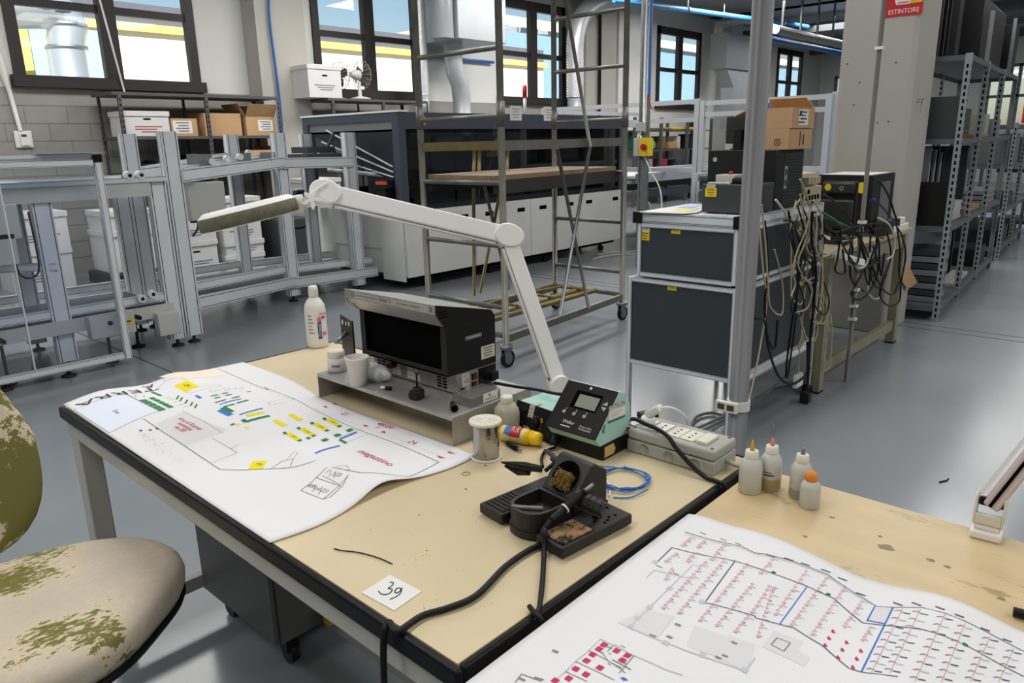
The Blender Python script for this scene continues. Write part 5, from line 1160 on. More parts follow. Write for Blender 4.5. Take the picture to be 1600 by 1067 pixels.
b = MB(); b.extr([V((mx0+.02, my0+.1, 1.08)), V((mx0+.02, my1-.1, 1.62)), V((mx0+.02, my0+.1, 1.62))], (.02, 0, 0)); b.build('end_cover', [mat('dark sheet cover', '2c3038', .35, .2)], t, world=True)
for k in range(3): MB().beam((mx0+.0, my0+.12, 1.16+.05*k), (mx0+.0, my1-.25-.1*k, 1.40+.12*k), .012, .012).build('gas_strut', [M_alu], t, world=True)
b = MB(); b.tube([(mx0+.06, 6.0, 1.16), (mx0+.06, 7.2, 1.22)], .02, 10); b.build('white_bar', [M_wp], t, world=True)
b = MB(); b.box(mx0-.10, mx0+.05, 6.0, 6.26, 1.05, 1.13); b.box(mx0-.08, mx0, 6.05, 6.2, .9, 1.05); b.build('feed_unit', [M_in], t, world=True)
b = MB(); b.box(mx0-.12, mx0-.10, 5.98, 6.14, 1.09, 1.12); b.build('orange_handle', [mat('orange plastic', 'd2502a', .4)], t, world=True)
b = MB(); b.cyl((mx0+.3, my0-.0, 1.70), (mx0+.3, my0-.02, 1.70), .05, n=20, m=0); b.cyl((mx0+.3, my0-.02, 1.70), (mx0+.3, my0-.05, 1.70), .028, n=16, m=1); b.build('stop_button', [M_yel, M_red], t, world=True)
for x0, w_, h_, z_, mm in ((5.5, .35, .2, 1.0, 0), (6.1, .5, .3, .85, 1), (7.1, .5, .25, .85, 0), (7.9, .4, .35, .85, 1), (5.2, .2, .35, .85, 1)):
    MB().box(x0, x0+w_, 6.5, 6.9, z_-.02, z_+h_).build('inner_unit', [mat('inner unit %d' % mm, ['20262f', '2b3038'][mm], .4)], t, world=True)
b = MB(); b.cyl((7.2, 6.3, 1.775), (7.2, 6.3, 2.0), .02); t2 = b.build('signal_mast', [M_wp], t, world=True)
b = MB(); b.cyl((7.2, 6.3, 2.0), (7.2, 6.3, 2.14), .028); b.build('signal_lamp', [M_red], t2, world=True)
for px_, py_ in ((800, 173), (852, 173)):
    q = yp(px_, py_, 5.93); b = MB(); b.rect((q.x, 5.872, 1.79), (1, 0, 0), (0, 0, 1), .20, .16)
    for k in range(4): b.rect((q.x, 5.8715, 1.835-.03*k), (1, 0, 0), (0, 0, 1), .13-.03*(k % 2), .008, 1)
    b.build('paper_notice', [M_wp, mat('fine print', '8b8b8e', .6)], t, world=True)

# scaffold tower on casters
M_scaf = mat('weathered scaffold steel', '74726a', .42, .45, var=.2, scale=10, dirt='5b574b', dscale=8, damt=.62)
M_bronze = mat('bronzed scaffold steel', '84754a', .42, .6, var=.2, scale=8)
L1, L2, R1, R2 = V((3.52, 3.28, 0)), V((3.52, 4.04, 0)), V((5.13, 3.44, 0)), V((5.13, 4.16, 0))
t = thing('scaffold_tower', 'weathered steel scaffold tower on casters behind the workbench', 'scaffold', ((L1+R2)/2))
zv = lambda p, z: V((p.x, p.y, z))
for p, q in ((L1, L2), (R1, R2)):
    for r in (p, q):
        l = MB().tube([zv(r, .16), zv(r, 2.95)], .023, 12).build('upright', [M_scaf], t, world=True)
        b = MB(); b.cyl(zv(r, 1.57), zv(r, 1.72), .027, n=12); b.build('coupling', [M_scaf], l, world=True)
    for z in (.22, .41, .82, 1.22, 1.63, 2.03, 2.44, 2.84): MB().tube([zv(p, z), zv(q, z)], .016 if z != .22 else .02, 10).build('rung', [M_scaf], t, world=True)
    MB().beam(zv(p, 1.45), zv(q, 1.45), .012, .05).build('guard_rail', [M_bronze], t, world=True)
for a, c in ((L1, R1), (L2, R2)):
    MB().beam(zv(a, 1.45), zv(c, 1.46), .012, .06).build('guard_rail', [M_scaf], t, world=True)
    MB().beam(zv(a, .20), zv(c, .20), .03, .05).build('base_rail', [M_scaf], t, world=True)
for r in (L1, L2, R1, R2):
    b = MB(); b.cyl(zv(r, .13), zv(r, .16), .045, n=14, m=0); b.box(r.x-.03, r.x+.03, r.y-.02, r.y-.014, .05, .13, 0); b.box(r.x-.03, r.x+.03, r.y+.014, r.y+.02, .05, .13, 0)
    b.cyl((r.x+.012, r.y-.012, .06), (r.x+.012, r.y+.012, .06), .06, n=22, m=1); b.cyl((r.x+.012, r.y-.0135, .06), (r.x+.012, r.y+.0135, .06), .038, n=18, m=0); b.build('caster', [M_steel, M_black], t, world=True)
def onl(a, c, x, y):  # point of a line of sight on the upright face through two legs
    n = V((-(c-a).y, (c-a).x, 0)); d = _ray(x, y); k = (a-V((0, 0, CAM_H))).dot(n)/d.dot(n); return V((0, 0, CAM_H))+d*k
off = V((.0, -.03, 0))
for (x0, y0, x1, y1, mm) in ((865, 232, 915, 481, M_scaf), (917, 229, 865, 491, M_steel), (917, 229, 871, -40, M_scaf)):
    MB().tube([onl(L1, R1, x0, y0)+off, onl(L1, R1, x1, y1)+off*(1.0 if mm is M_scaf else 1.9)], .013, 8).build('diagonal_brace', [mm], t, world=True)
for (x0, y0, x1, y1, mm) in ((757, 290, 795, 452, M_scaf), (785, 282, 750, 458, M_bronze), (740, 285, 741, 462, M_bronze)):
    MB().tube([onl(L2, R2, x0, y0), onl(L2, R2, x1, y1)], .013, 8).build('diagonal_brace', [mm], t, world=True)
b = MB(); b.extr([zv(L1, 1.235)+V((.02, .08, 0)), zv(R1, 1.235)+V((-.0, .08, 0)), zv(R2, 1.235)+V((-.0, -.03, 0)), zv(L2, 1.235)+V((.02, -.03, 0))], (0, 0, .03)); b.build('platform', [mat('platform board', '917a5e', .7, var=.2, scale=6, stretch=(1, 6, 1))], t, world=True)
b = MB(); b.beam(zv(L1, 1.19)+V((.02, .08, 0)), zv(R1, 1.19)+V((0, .08, 0)), .04, .085); b.beam(zv(L2, 1.19)+V((.02, -.04, 0)), zv(R2, 1.19)+V((0, -.04, 0)), .04, .085); b.build('platform_beam', [mat('dark platform beam', '2d2a27', .6)], t, world=True)
for (x, y0, y1) in ((740, 262, 237), (748, 262, 238), (792, 258, 240)):
    a = onl(L2, R2, x, y0); MB().tube([zv(a, 1.265), zv(a, 1.45)+V((.02, .0, 0))], .013, 8).build('rail_post', [M_bronze], t, world=True)
# folded bronze frame lying on the tower base
t = thing('folded_frame', 'bronzed ladder frame lying flat across the base of the scaffold tower', 'frame', (4.3, 3.8, .22))
for (a, c) in (((3.42, 3.62, .264), (4.95, 3.72, .264)), ((3.45, 3.96, .264), (4.95, 4.00, .264)), ((3.42, 3.53, .264), (4.98, 3.60, .264))): MB().tube([a, c], .02, 10).build('side_tube', [M_bronze], t, world=True)
for k in range(4): MB().tube([(3.65+.4*k, 3.64, .284), (3.67+.4*k, 3.97, .284)], .012, 8).build('rung', [M_bronze], t, world=True)
for x, y, dy in ((3.75, 3.80, .1), (3.75, 3.90, -.1)): MB().tube([(x, y, .306), (x+1.0, y+dy, .306)], .011, 8).build('rung', [M_bronze], t, world=True)

# stop-switch post
t = thing('switch_post', 'slotted steel post carrying a yellow and red emergency switch', 'post', (7.5, 4.77, 0))
b = MB()
for s_ in (-1, 1): alu(b, (7.5, 4.77+s_*.05, 0), (7.5, 4.77+s_*.05, CEIL_Z), .04, .022, m=0, slots=False)
b.box(7.49, 7.50, 4.72, 4.82, .3, 1.55); b.build('channel', [M_steel], t, world=True)
b = MB(); b.tube([(7.46, 4.745, CEIL_Z), (7.46, 4.745, 1.62)], .014, 8); b.build('conduit', [M_wp], t, world=True)
b = MB(); b.tube([(7.45, 4.69, CEIL_Z), (7.45, 4.69, 1.95)], .018, 10); b.build('air_hose', [mat('blue hose', '2a5fa5', .45)], t, world=True)
b = MB(); b.tube([(7.45, 4.69, 1.95), (7.45, 4.66, 1.82), (7.44, 4.62, 1.8)], .008, 8, spline=4); b.build('hose_end', [M_red], t, world=True)
b = MB(); b.box(7.42, 7.49, 4.73, 4.83, 1.56, 1.66); b.build('junction_box', [M_gb], t, world=True, bevel=.005)
b = MB(); b.box(7.38, 7.49, 4.76, 4.83, 1.29, 1.49); bx_ = b.build('switch_box', [M_gb], t, world=True, bevel=.006)
b = MB(); b.box(7.365, 7.38, 4.575+.02, 4.83-.13, 1.30, 1.49) if 0 else b.box(7.38, 7.49, 4.64, 4.76, 1.29, 1.49); b.build('yellow_cover', [M_yel], bx_, world=True, bevel=.004)
b = MB(); b.cyl((7.38, 4.69, 1.39), (7.355, 4.69, 1.39), .035); b.box(7.34, 7.355, 4.68, 4.70, 1.355, 1.425); b.build('red_handle', [M_red], bx_, world=True)
b = MB(); b.tube([(7.43, 4.72, 1.30), (7.43, 4.62, 1.12), (7.42, 4.5, .95), (7.40, 4.45, .75), (7.38, 4.47, .6)], .008, 7, spline=5); b.tube([(7.43, 4.76, 1.49), (7.44, 4.79, 1.53), (7.44, 4.77, 1.56)], .01, 7); b.tube([(7.43, 4.80, 1.49), (7.44, 4.81, 1.53), (7.44, 4.80, 1.56)], .01, 7); b.build('cable', [M_wp], t, world=True)

# white aluminium enclosure and conveyors beyond
M_wal = mat('white aluminium', 'c9cdd2', .4, .3)
t = thing('conveyor_enclosure', 'white aluminium framed enclosure around the far conveyors', 'enclosure', (9.5, 5.5, 0))
def frame(a, c, z0, z1, mids):
    for p in (a, c): MB().beam((*p, 0), (*p, z1), .07, .07).build('post', [M_wal], t, world=True)
    for z in [z1-.035]+mids: MB().beam((*a, z), (*c, z), .05, .06).build('rail', [M_wal], t, world=True)
frame((9.5, 5.12), (9.5, 3.45), 0, 1.96, [1.78, 1.08]); frame((9.5, 7.9), (9.5, 5.2), 0, 1.99, [1.72, 1.05]); frame((9.55, 3.40), (12.5, 3.40), 0, 1.98, [1.78, 1.08]); frame((9.55, 7.9), (12.5, 7.9), 0, 1.96, [1.72])
t = thing('roller_conveyor', 'long aluminium roller conveyor beyond the switch post', 'conveyor', (11, 6.3, 0))
b = MB(); b.box(8.9, 14.5, 5.75, 6.85, .93, .95); b.build('bed', [mat('conveyor bed', '7f868c', .35, .6)], t, world=True)
for y in (5.72, 6.88): MB().box(8.85, 14.5, y-.03, y+.03, .9, 1.02).build('side_rail', [M_wal], t, world=True)
for k in range(18):
    b = MB(); b.cyl((9.1+.3*k, 5.76, .955), (9.1+.3*k, 6.84, .955), .022, n=10); b.build('roller', [M_alu], t, world=True)
for x in (9.0, 10.8, 12.6, 14.4):
    for y in (5.75, 6.85): MB().box(x-.04, x+.04, y-.04, y+.04, 0, .9).build('leg', [M_md], t, world=True)
for y in (5.75, 6.85): MB().box(9.04, 14.36, y-.02, y+.02, .68, .78).build('crossbar', [M_md], t, world=True)
t = thing('belt_table', 'low flat aluminium transfer table in front of the far enclosure', 'conveyor', (10.2, 4.5, 0))
b = MB(); b.box(9.0, 11.6, 3.8, 4.9, .98, 1.0); b.build('bed', [mat('conveyor bed', '7f868c', .35, .6)], t, world=True)
for y in (3.8, 4.9): MB().box(8.95, 11.6, y-.03, y+.03, .93, 1.03).build('side_rail', [M_wal], t, world=True)
for x in (9.1, 11.5):
    for y in (3.85, 4.85): MB().box(x-.04, x+.04, y-.04, y+.04, 0, .93).build('leg', [M_md], t, world=True)
for k, (px_, py_) in enumerate(((1185, 302), (1230, 296))): pass
# blue canister by the machine end
q = on(985, 393, 0); q = V((8.98, 5.40, 0))
t = thing('canister', 'blue plastic canister on the floor at the machine end', 'canister', q)
MB().box(-.10, .12, -.13, .13, 0, .34).build('body', [mat('blue canister', '27459b', .4)], t, bevel=.03, seg=3)
b = MB(); b.cyl((0, 0, .34), (0, 0, .38), .035); b.build('cap', [M_black], t); b = MB(); b.box(-.1005, -.102, -.09, .09, .1, .26); b.build('label', [M_wp], t)
b = MB(); b.tube([(8.85, 5.4, .28), (8.72, 5.45, .62), (8.68, 5.4, .60), (8.6, 5.3, .30), (8.5, 5.3, .03), (8.2, 5.5, .015), (7.9, 5.6, .012), (7.6, 5.55, .012)], .016, 8, spline=6); b.tube([(8.7, 5.55, .35), (8.5, 5.4, .06), (8.3, 5.7, .012), (8.0, 5.75, .012)], .012, 8, spline=5)
tag(b.build('grey_hose', [mat('pale grey hose', 'b8bbbd', .5)]), 'pale grey hose loop hanging and lying by the blue canister', 'hose')
# ================================================================== pole, cabinets, desk, cables, column sign, shelves
M_cab = mat('dark slate cabinet panel', '3a3f45', .45, var=.03, scale=3); M_pc = mat('black pc case', '131314', .45); M_pcf = mat('dark grey pc front', '2a2b2d', .5)
M_beige = mat('beige computer plastic', 'b3a88c', .5, var=.06, scale=10); M_kraft = mat('brown cardboard', 'c09c72', .75, var=.06, scale=5); M_kraftd = mat('cardboard inside', '8a6a48', .8)
# steel pole
t = thing('steel_pole', 'grey galvanised steel pole standing behind the gap between the benches', 'pole', (1.60, .735, 0))
MB().tube([(0, 0, .006), (0, 0, CEIL_Z-.002)], .0225, 20).build('tube', [mat('dull galvanised pole', '77787b', .5, .55, var=.12, scale=12, stretch=(1, 1, .3), dirt='5f6062', dscale=8, damt=.62)], t)
b = MB(); b.cyl((0, 0, 0), (0, 0, .006), .05); b.build('base_plate', [M_steel], t)
b = MB(); zc = float(yp(1146, 636, .735).z); b.lathe([(.0228, zc-.012), (.027, zc-.012), (.027, zc+.012), (.0228, zc+.012)], n=24, cap=False); b.box(-.036, -.024, -.012, .042, zc-.013, zc+.011); b.box(-.0366, -.036, -.006, .012, zc-.008, zc+.006, 1); b.box(-.0366, -.036, .018, .036, zc-.008, zc+.006, 1); b.build('cable_clip', [M_wp, mat('clip slot', '4a4744', .5)], t, bevel=.002)
# cabinets
cx0_, cx1_, cy0_, cy1_ = 3.2, 4.24, 1.52, 2.11
def cabinet(label, x0, x1, y0, y1, z0, z1, legs):
    t = thing('equipment_cabinet', label, 'cabinet', ((x0+x1)/2, (y0+y1)/2, 0 if legs else z0))
    f = MB()
    zb = 0.0 if legs else z0
    e = .022
    for x in (x0+e/2, x1-e/2):
        for y in (y0+e/2, y1-e/2): alu(f, (x, y, zb+.005), (x, y, z1), e, e)
    for z in (z0+e/2, z1-e/2):
        for y in (y0+e/2, y1-e/2): alu(f, (x0+e, y, z), (x1-e, y, z), e, e)
        for x in (x0+e/2, x1-e/2): alu(f, (x, y0+e, z), (x, y1-e, z), e, e)
    f.build('frame', ALU, t, world=True)
    for nm, bx in (('front_panel', (x0+.006, x0+.012, y0+e, y1-e)), ('rear_panel', (x1-.012, x1-.006, y0+e, y1-e)), ('side_panel', (x0+e, x1-e, y0+.006, y0+.012)), ('side_panel', (x0+e, x1-e, y1-.012, y1-.006))):
        MB().box(*bx, z0+e, z1-e).build(nm, [M_cab], t, world=True)
    MB().box(x0+.02, x1-.02, y0+.02, y1-.02, z1-.012, z1-.001).build('top_panel', [M_cab], t, world=True)
    return t
ca_lo = cabinet('lower slate grey cabinet in aluminium framing with legs, under the other cabinet', cx0_, cx1_, cy0_-.01, cy1_, .33, .79, True)
ca_up = cabinet('upper slate grey cabinet in aluminium framing with two yellow labels on its front', cx0_, cx1_, cy0_, cy1_-.05, .80, 1.07, False)
b = MB(); alu(b, (cx0_+.02, cy0_, 1.095), (cx0_+.02, cy1_-.05, 1.095), .03, .045); alu(b, (cx1_-.02, cy0_, 1.095), (cx1_-.02, cy1_-.05, 1.095), .03, .045); alu(b, (cx0_+.04, cy0_+.015, 1.095), (cx1_-.04, cy0_+.015, 1.095), .03, .045); alu(b, (cx0_+.04, cy1_-.065, 1.095), (cx1_-.04, cy1_-.065, 1.095), .03, .045)
b.box(cx0_+.03, cx1_-.03, cy0_+.03, cy1_-.08, 1.072, 1.118); b.build('top_rail', ALU, ca_up, world=True)
b = MB()
for y in (cy0_, cy1_-.05): b.cbox((cx0_+.018, y, 1.095), (.05, .05, .056))
b.build('corner_cap', [M_black], ca_up, world=True)
def ylabel(x, y, z, w_, h_, par, plain=False):
    b = MB(); b.rect((x, y, z), (0, -1, 0), (0, 0, 1), w_, h_, 0)
    for k in range(2 if h_ < .04 else 3): b.rect((x-.0005, y, z+h_*(.28-.28*k)), (0, -1, 0), (0, 0, 1), w_*(.7-.1*k), h_*.09, 1)
    return b.build('label', [M_yel if not plain else M_offw, mat('label print', '6d5f22', .6)], par, world=True)
ylabel(cx0_+.0052, 2.02, 1.005, .055, .045, ca_up); ylabel(cx0_+.005, 2.015, 1.037, .045, .022, ca_up, True); ylabel(cx0_+.005, 1.845, 1.035, .05, .018, ca_up); ylabel(cx0_+.005, 1.855, .755, .05, .018, ca_lo)
for (x, z, p) in ((3.95, 1.0, ca_up), (3.98, .70, ca_lo)):
    b = MB(); b.rect((x, cy0_+(.0055 if p is ca_up else -.0045), z), (1, 0, 0), (0, 0, 1), .06, .025); b.build('label', [M_yel], p, world=True)
b = MB(); b.cyl((4.22, 1.50, .03), (4.22, 1.54, .03), .03, n=18); b.build('caster', [M_black], ca_lo, world=True)
ZT = 1.1195
# papers on top
q = V((3.24, 2.03, ZT)); b = MB(); rr = random.Random(2)
b.extr([V((3.17, 2.03, ZT+.0035)), V((3.20, 1.80, ZT+.0035)), V((3.30, 1.78, ZT+.0035)), V((3.72, 1.92, ZT+.0035)), V((3.70, 2.05, ZT+.0035))], (0, 0, .004)); o = tag(b.build('paper_stack', [M_wp]), 'loose papers with coloured edges lying on the upper cabinet', 'papers')
b = MB(); b.extr([V((3.25, 1.9, ZT+.0085)), V((3.27, 1.81, ZT+.0085)), V((3.45, 1.86, ZT+.0085)), V((3.42, 1.95, ZT+.0085))], (0, 0, .0006)); b.extr([V((3.45, 1.98, ZT+.0085)), V((3.47, 1.90, ZT+.0085)), V((3.66, 1.95, ZT+.0085)), V((3.64, 2.02, ZT+.0085))], (0, 0, .0006), 1); b.build('coloured_sheet', [mat('pale yellow sheet', 'e6dd9a', .6), mat('pale blue sheet', 'b3cdec', .5)], o, world=True)
# dark instrument box
ix0, iy0, iy1 = 3.33, 1.53, 1.78
t = thing('instrument_box', 'dark grey instrument box with yellow label on top of the cabinet', 'box', (3.45, 1.65, ZT))
MB().box(ix0, ix0+.25, iy0, iy1, ZT+.004, ZT+.138).build('case', [mat('dark grey instrument', '3b3c3d', .5)], t, world=True, bevel=.004)
b = MB()
for x in (ix0+.03, ix0+.22):
    for y in (iy0+.03, iy1-.03): b.cyl((x, y, ZT), (x, y, ZT+.004), .01, n=10)
b.build('foot', [M_rub], t, world=True)
ylabel(ix0-.0006, 1.735, ZT+.100, .06, .042, t); ylabel(ix0-.0006, 1.735, ZT+.128, .045, .018, t, True)
b = MB(); b.tube([(ix0+.02, iy1, ZT+.04), (ix0+.02, iy1+.03, ZT+.05), (ix0+.02, iy1+.03, ZT+.10), (ix0+.02, iy1+.0, ZT+.11)], .003, 6, spline=4); b.build('wire_handle', [M_steel], t, world=True)
zi = ZT+.1385
t = thing('control_box', 'small grey box with a red push button on the dark instrument box', 'box', (3.46, 1.70, zi))
MB().box(3.42, 3.52, 1.66, 1.76, zi, zi+.04).build('case', [M_gb], t, world=True, bevel=.003); b = MB(); b.cyl((3.46, 1.70, zi+.04), (3.46, 1.70, zi+.055), .009); b.build('red_button', [M_red], t, world=True)
b = MB(); b.box(3.37, 3.40, 1.66, 1.775, zi, zi+.006); tag(b.build('paper_scrap', [M_wp]), 'white paper scrap at the front edge of the instrument box', 'paper')
b = MB(); b.box(-.03, .03, -.04, .04, 0, .028); b.box(-.02, .02, -.075, -.04, 0, .016); o = tag(b.build('clamp_meter', [M_pc], bevel=.008), 'black handheld meter lying on the instrument box', 'meter'); o.location = (3.41, 1.60, zi)
# black computer tower standing on cabinet
t = thing('computer_tower', 'black computer tower standing on the cabinet under the two cardboard boxes', 'computer', (3.75, 1.70, ZT))
MB().box(3.60, 3.93, 1.535, 1.90, ZT+.003, ZT+.29).build('case', [M_pc], t, world=True, bevel=.003)
b = MB(); 
for k in range(16): b.box(3.69, 3.93, 1.5335, 1.535, ZT+.02+k*.016, ZT+.028+k*.016)
b.build('side_ribs', [M_pcf], t, world=True)
b = MB(); b.rect((3.715, 1.5328, ZT+.155), (1, 0, 0), (0, 0, 1), .035, .11, 0); b.rect((3.715, 1.532, ZT+.18), (1, 0, 0), (0, 0, 1), .02, .03, 1); b.rect((3.715, 1.532, ZT+.13), (1, 0, 0), (0, 0, 1), .02, .03, 1); b.build('label', [mat('silver label', '9c9b96', .5), M_txt], t, world=True)
b = MB(); b.lathe([(.012, 0), (.012, .001)], (3.5995, 1.86, ZT+.245), (-1, 0, 0), 18); b.build('badge', [M_grey], t, world=True)
b = MB(); b.cyl((3.64, 1.58, ZT), (3.64, 1.58, ZT+.003), .012); b.cyl((3.9, 1.86, ZT), (3.9, 1.86, ZT+.003), .012); b.cyl((3.64, 1.86, ZT), (3.64, 1.86, ZT+.003), .012); b.cyl((3.9, 1.58, ZT), (3.9, 1.58, ZT+.003), .012); b.build('foot', [M_rub], t, world=True)
zb = ZT+.2905
def carton(label, x0, x1, y0, y1, z0, h_, group=None, flaps=0, mark=None, inside=True, kraft=None):
    k = kraft or M_kraft; t = thing('cardboard_box', label, 'box', ((x0+x1)/2, (y0+y1)/2, z0), 0, group)
    b = MB(); th = .004
    b.box(x0, x1, y0, y1, z0, z0+th); b.box(x0, x0+th, y0, y1, z0+th, z0+h_); b.box(x1-th, x1, y0, y1, z0+th, z0+h_); b.box(x0+th, x1-th, y0, y0+th, z0+th, z0+h_); b.box(x0+th, x1-th, y1-th, y1, z0+th, z0+h_)
    if not flaps: b.box(x0+th, x1-th, y0+th, y1-th, z0+h_-th, z0+h_)
    b.build('carton', [k], t, world=True)
    if flaps == -1:
        f = MB(); f.add([V((x1, y0, z0+h_)), V((x1, y1, z0+h_)), V((x1-.05, y1-.01, z0+h_+.055)), V((x1-.05, y0+.03, z0+h_+.055))], [(0, 1, 2, 3)]); f.add([V((x0, y1, z0+h_)), V((x1, y1, z0+h_)), V((x1, y1+.07, z0+h_-.03)), V((x0, y1+.07, z0+h_-.03))], [(0, 1, 2, 3)]); f.build('flap', [k], t, world=True, solid=.004)
    elif flaps:
        fl = min(x1-x0, y1-y0)*.45
        for (a, c, d) in (((x0, y0), (x1, y0), (0, -.55)), ((x0, y1), (x1, y1), (0, .5)), ((x0, y0), (x0, y1), (-.45, 0)), ((x1, y0), (x1, y1), (.6, 0)))[:flaps]:
            dv = V((d[0], d[1], .8)).normalized()*fl
            f = MB(); f.add([V((*a, z0+h_)), V((*c, z0+h_)), V((*c, z0+h_))+dv, V((*a, z0+h_))+dv], [(0, 1, 2, 3)]); f.build('flap', [k], t, world=True, solid=.004)
    return t
t = carton('closed brown cardboard box on the black computer tower', 3.66, 3.95, 1.51, 1.735, zb, .10)
b = MB(); cm = V((3.6595, 1.565, zb+.035)); b.lathe([(.017, 0), (.017, .0006), (.0135, .0006), (.0135, 0)], cm, (-1, 0, 0), 20, cap=False); b.lathe([(.008, .0), (.008, .0006), (.005, .0006), (.005, 0)], cm, (-1, 0, 0), 16, cap=False); b.rect((3.80, 1.5093, zb+.05), (1, 0, 0), (0, 0, 1), .012, .07); b.rect((3.84, 1.5093, zb+.045), (1, 0, 0), (0, 0, 1), .02, .05); b.build('box_print', [mat('carton print', '4f3b27', .7)], t, world=True)
zb2 = zb+.1005
t = carton('open brown cardboard box with white address label, topmost of the two on the computer tower', 3.66, 3.94, 1.50, 1.73, zb2, .095, flaps=-1)
b = MB(); b.rect((3.80, 1.4993, zb2+.05), (1, 0, 0), (0, 0, 1), .12, .075, 0)
for k in range(4): b.rect((3.80-.02*(k % 2), 1.4988, zb2+.075-.016*k), (1, 0, 0), (0, 0, 1), .08, .006, 1)
b.rect((3.76, 1.4987, zb2+.07), (1, 0, 0), (0, 0, 1), .025, .022, 1); b.build('address_label', [M_wp, M_txt], t, world=True)
# monitor seen from behind, on the cabinet's far part
q = V((3.82, 1.84, ZT+.2905))
t = thing('monitor', 'small black monitor turned away, left of the cardboard boxes on the computer tower', 'monitor', q)
MB().box(-.015, .015, -.055, .07, .03, .17, 0, Matrix.Rotation(.25, 4, 'Z')).build('screen', [M_pcf], t, bevel=.006); b = MB(); b.box(-.045, -.015, -.03, .01, .0, .10); b.lathe([(.045, 0), (.045, .006), (.02, .01)], n=24); b.build('stand', [M_pc], t)
# beige boxes behind the tower
t = thing('switch_unit', 'beige computer unit crowded with plugs at the rear end of the cabinet', 'computer', (4.09, 1.66, ZT))
MB().box(3.975, 4.22, 1.535, 1.85, ZT, ZT+.09).build('lower_case', [M_beige], t, world=True, bevel=.004); MB().box(3.99, 4.2, 1.56, 1.84, ZT+.091, ZT+.16).build('upper_case', [mat('lighter beige plastic', 'c2b79a', .5)], t, world=True, bevel=.004)
b = MB()
for k in range(5): b.box(4.0+.04*k, 4.025+.04*k, 1.533, 1.536, ZT+.02, ZT+.045, 0)
b.cyl((4.03, 1.536, ZT+.065), (4.03, 1.53, ZT+.065), .012, n=12); b.build('socket', [M_dark], t, world=True)
for k in range(4):
    b = MB(); b.box(4.0+.045*k, 4.03+.045*k, 1.525, 1.555, ZT+.105, ZT+.14); b.build('plug', [M_beige], t, world=True)
# desk with computers
t = thing('side_desk', 'cream topped desk with khaki steel frame behind the grey cabinets', 'desk', (5.05, 1.8, 0))
M_khaki = mat('khaki painted steel', '8f8b74', .55, var=.08, scale=6)
MB().box(4.27, 5.82, 1.46, 2.10, .80, .83).build('desktop', [mat('cream desk laminate', 'b5a789', .5)], t, world=True, bevel=.003)
for x in (4.30, 5.74):
    for y in (1.50, 2.04): MB().box(x-.035, x+.035, y-.03, y+.03, .012, .80).build('leg', [M_khaki], t, world=True); 
for x in (4.30, 5.74):
    for y in (1.50, 2.04): MB().box(x-.037, x+.037, y-.032, y+.032, 0, .012).build('foot', [M_rub], t, world=True)
MB().box(4.335, 5.705, 1.485, 1.515, .10, .17).build('stretcher', [M_khaki], t, world=True); MB().box(4.335, 5.705, 2.03, 2.05, .12, .62).build('back_panel', [mat('grey modesty panel', '6f706e', .5)], t, world=True); MB().box(4.335, 5.705, 1.485, 1.50, .70, .80).build('apron', [M_khaki], t, world=True)
def tower(label, x0, x1, y0, y1, h_, badge=True):
    z = .83; t = thing('computer_tower', label, 'computer', ((x0+x1)/2, (y0+y1)/2, z))
    MB().box(x0, x1, y0, y1, z+.002, z+h_).build('case', [M_pc], t, world=True, bevel=.004)
    return t
t = tower('black computer tower with yellow round sticker, nearest the concrete column on the desk', 5.15, 5.6, 1.55, 1.90, .39)
b = MB(); b.lathe([(.035, 0), (.035, .001)], (5.149, 1.62, 1.14), (-1, 0, 0), 24); b.build('sticker', [M_yel], t, world=True)
b = MB(); b.box(5.16, 5.58, 1.57, 1.88, 1.2205, 1.2225); b.build('sheet_on_top', [M_wp], t, world=True); b = MB(); b.box(5.3, 5.5, 1.545, 1.55, .9, 1.17); b.build('rear_panel', [mat('steel rear panel', '8d8e8e', .4, .7)], t, world=True)
t = thing('monitor', 'dark grey monitor with its ridged back turned this way on the cream desk', 'monitor', (4.72, 1.60, .83))
MB().box(4.69, 4.72, 1.50, 1.70, .93, 1.205).build('screen', [M_pc], t, world=True, bevel=.004)
b = MB(); b.box(4.665, 4.69, 1.505, 1.695, 1.13, 1.20); b.box(4.63, 4.69, 1.505, 1.695, .93, 1.10); b.build('back_cover', [M_pcf], t, world=True, bevel=.012)
b = MB(); b.box(4.70, 4.73, 1.57, 1.63, .838, .94); b.box(4.65, 4.78, 1.52, 1.68, .83, .838); b.build('stand', [M_pc], t, world=True)
b = MB(); b.lathe([(.02, 0), (.02, .001)], (4.6645, 1.66, 1.17), (-1, 0, 0), 20); b.build('sticker', [M_yel], t, world=True)
b = MB(); b.lathe([(.012, 0), (.012, .001), (.008, .001), (.008, 0)], (4.6645, 1.58, 1.165), (-1, 0, 0), 18, cap=False); b.build('badge', [M_grey], t, world=True)
t = tower('plain black computer tower standing crosswise on the desk', 4.4, 4.56, 1.75, 2.06, .36)
q = V((5.6, 1.50, .83))
t = thing('power_strip', 'white power strip with plugs at the far desk corner', 'power strip', q)
MB().box(-.25, .16, -.03, .03, 0, .04).build('case', [M_wp], t, bevel=.004)
for k, m_ in enumerate((M_wp, M_black, M_wp)):
    b = MB(); b.box(-.2+.12*k, -.14+.12*k, -.02, .02, .04, .085); b.build('plug', [m_], t, bevel=.006)
b = MB(); b.box(-.03, .03, -.10, .10, -.02, .02); o = tag(b.build('white_adapter', [M_wp], bevel=.006), 'white plug adapter hanging at the front desk edge beside the grey cabinet', 'adapter'); o.location = (4.36, 1.395, .77); o.rotation_euler = (.3, .2, 1.3)
t = thing('small_box', 'small dark box with silver side on the desk beside the column tower', 'box', (5.3, 1.50, .83)); MB().box(-.09, .09, -.035, .035, 0, .09).build('case', [M_pcf], t)

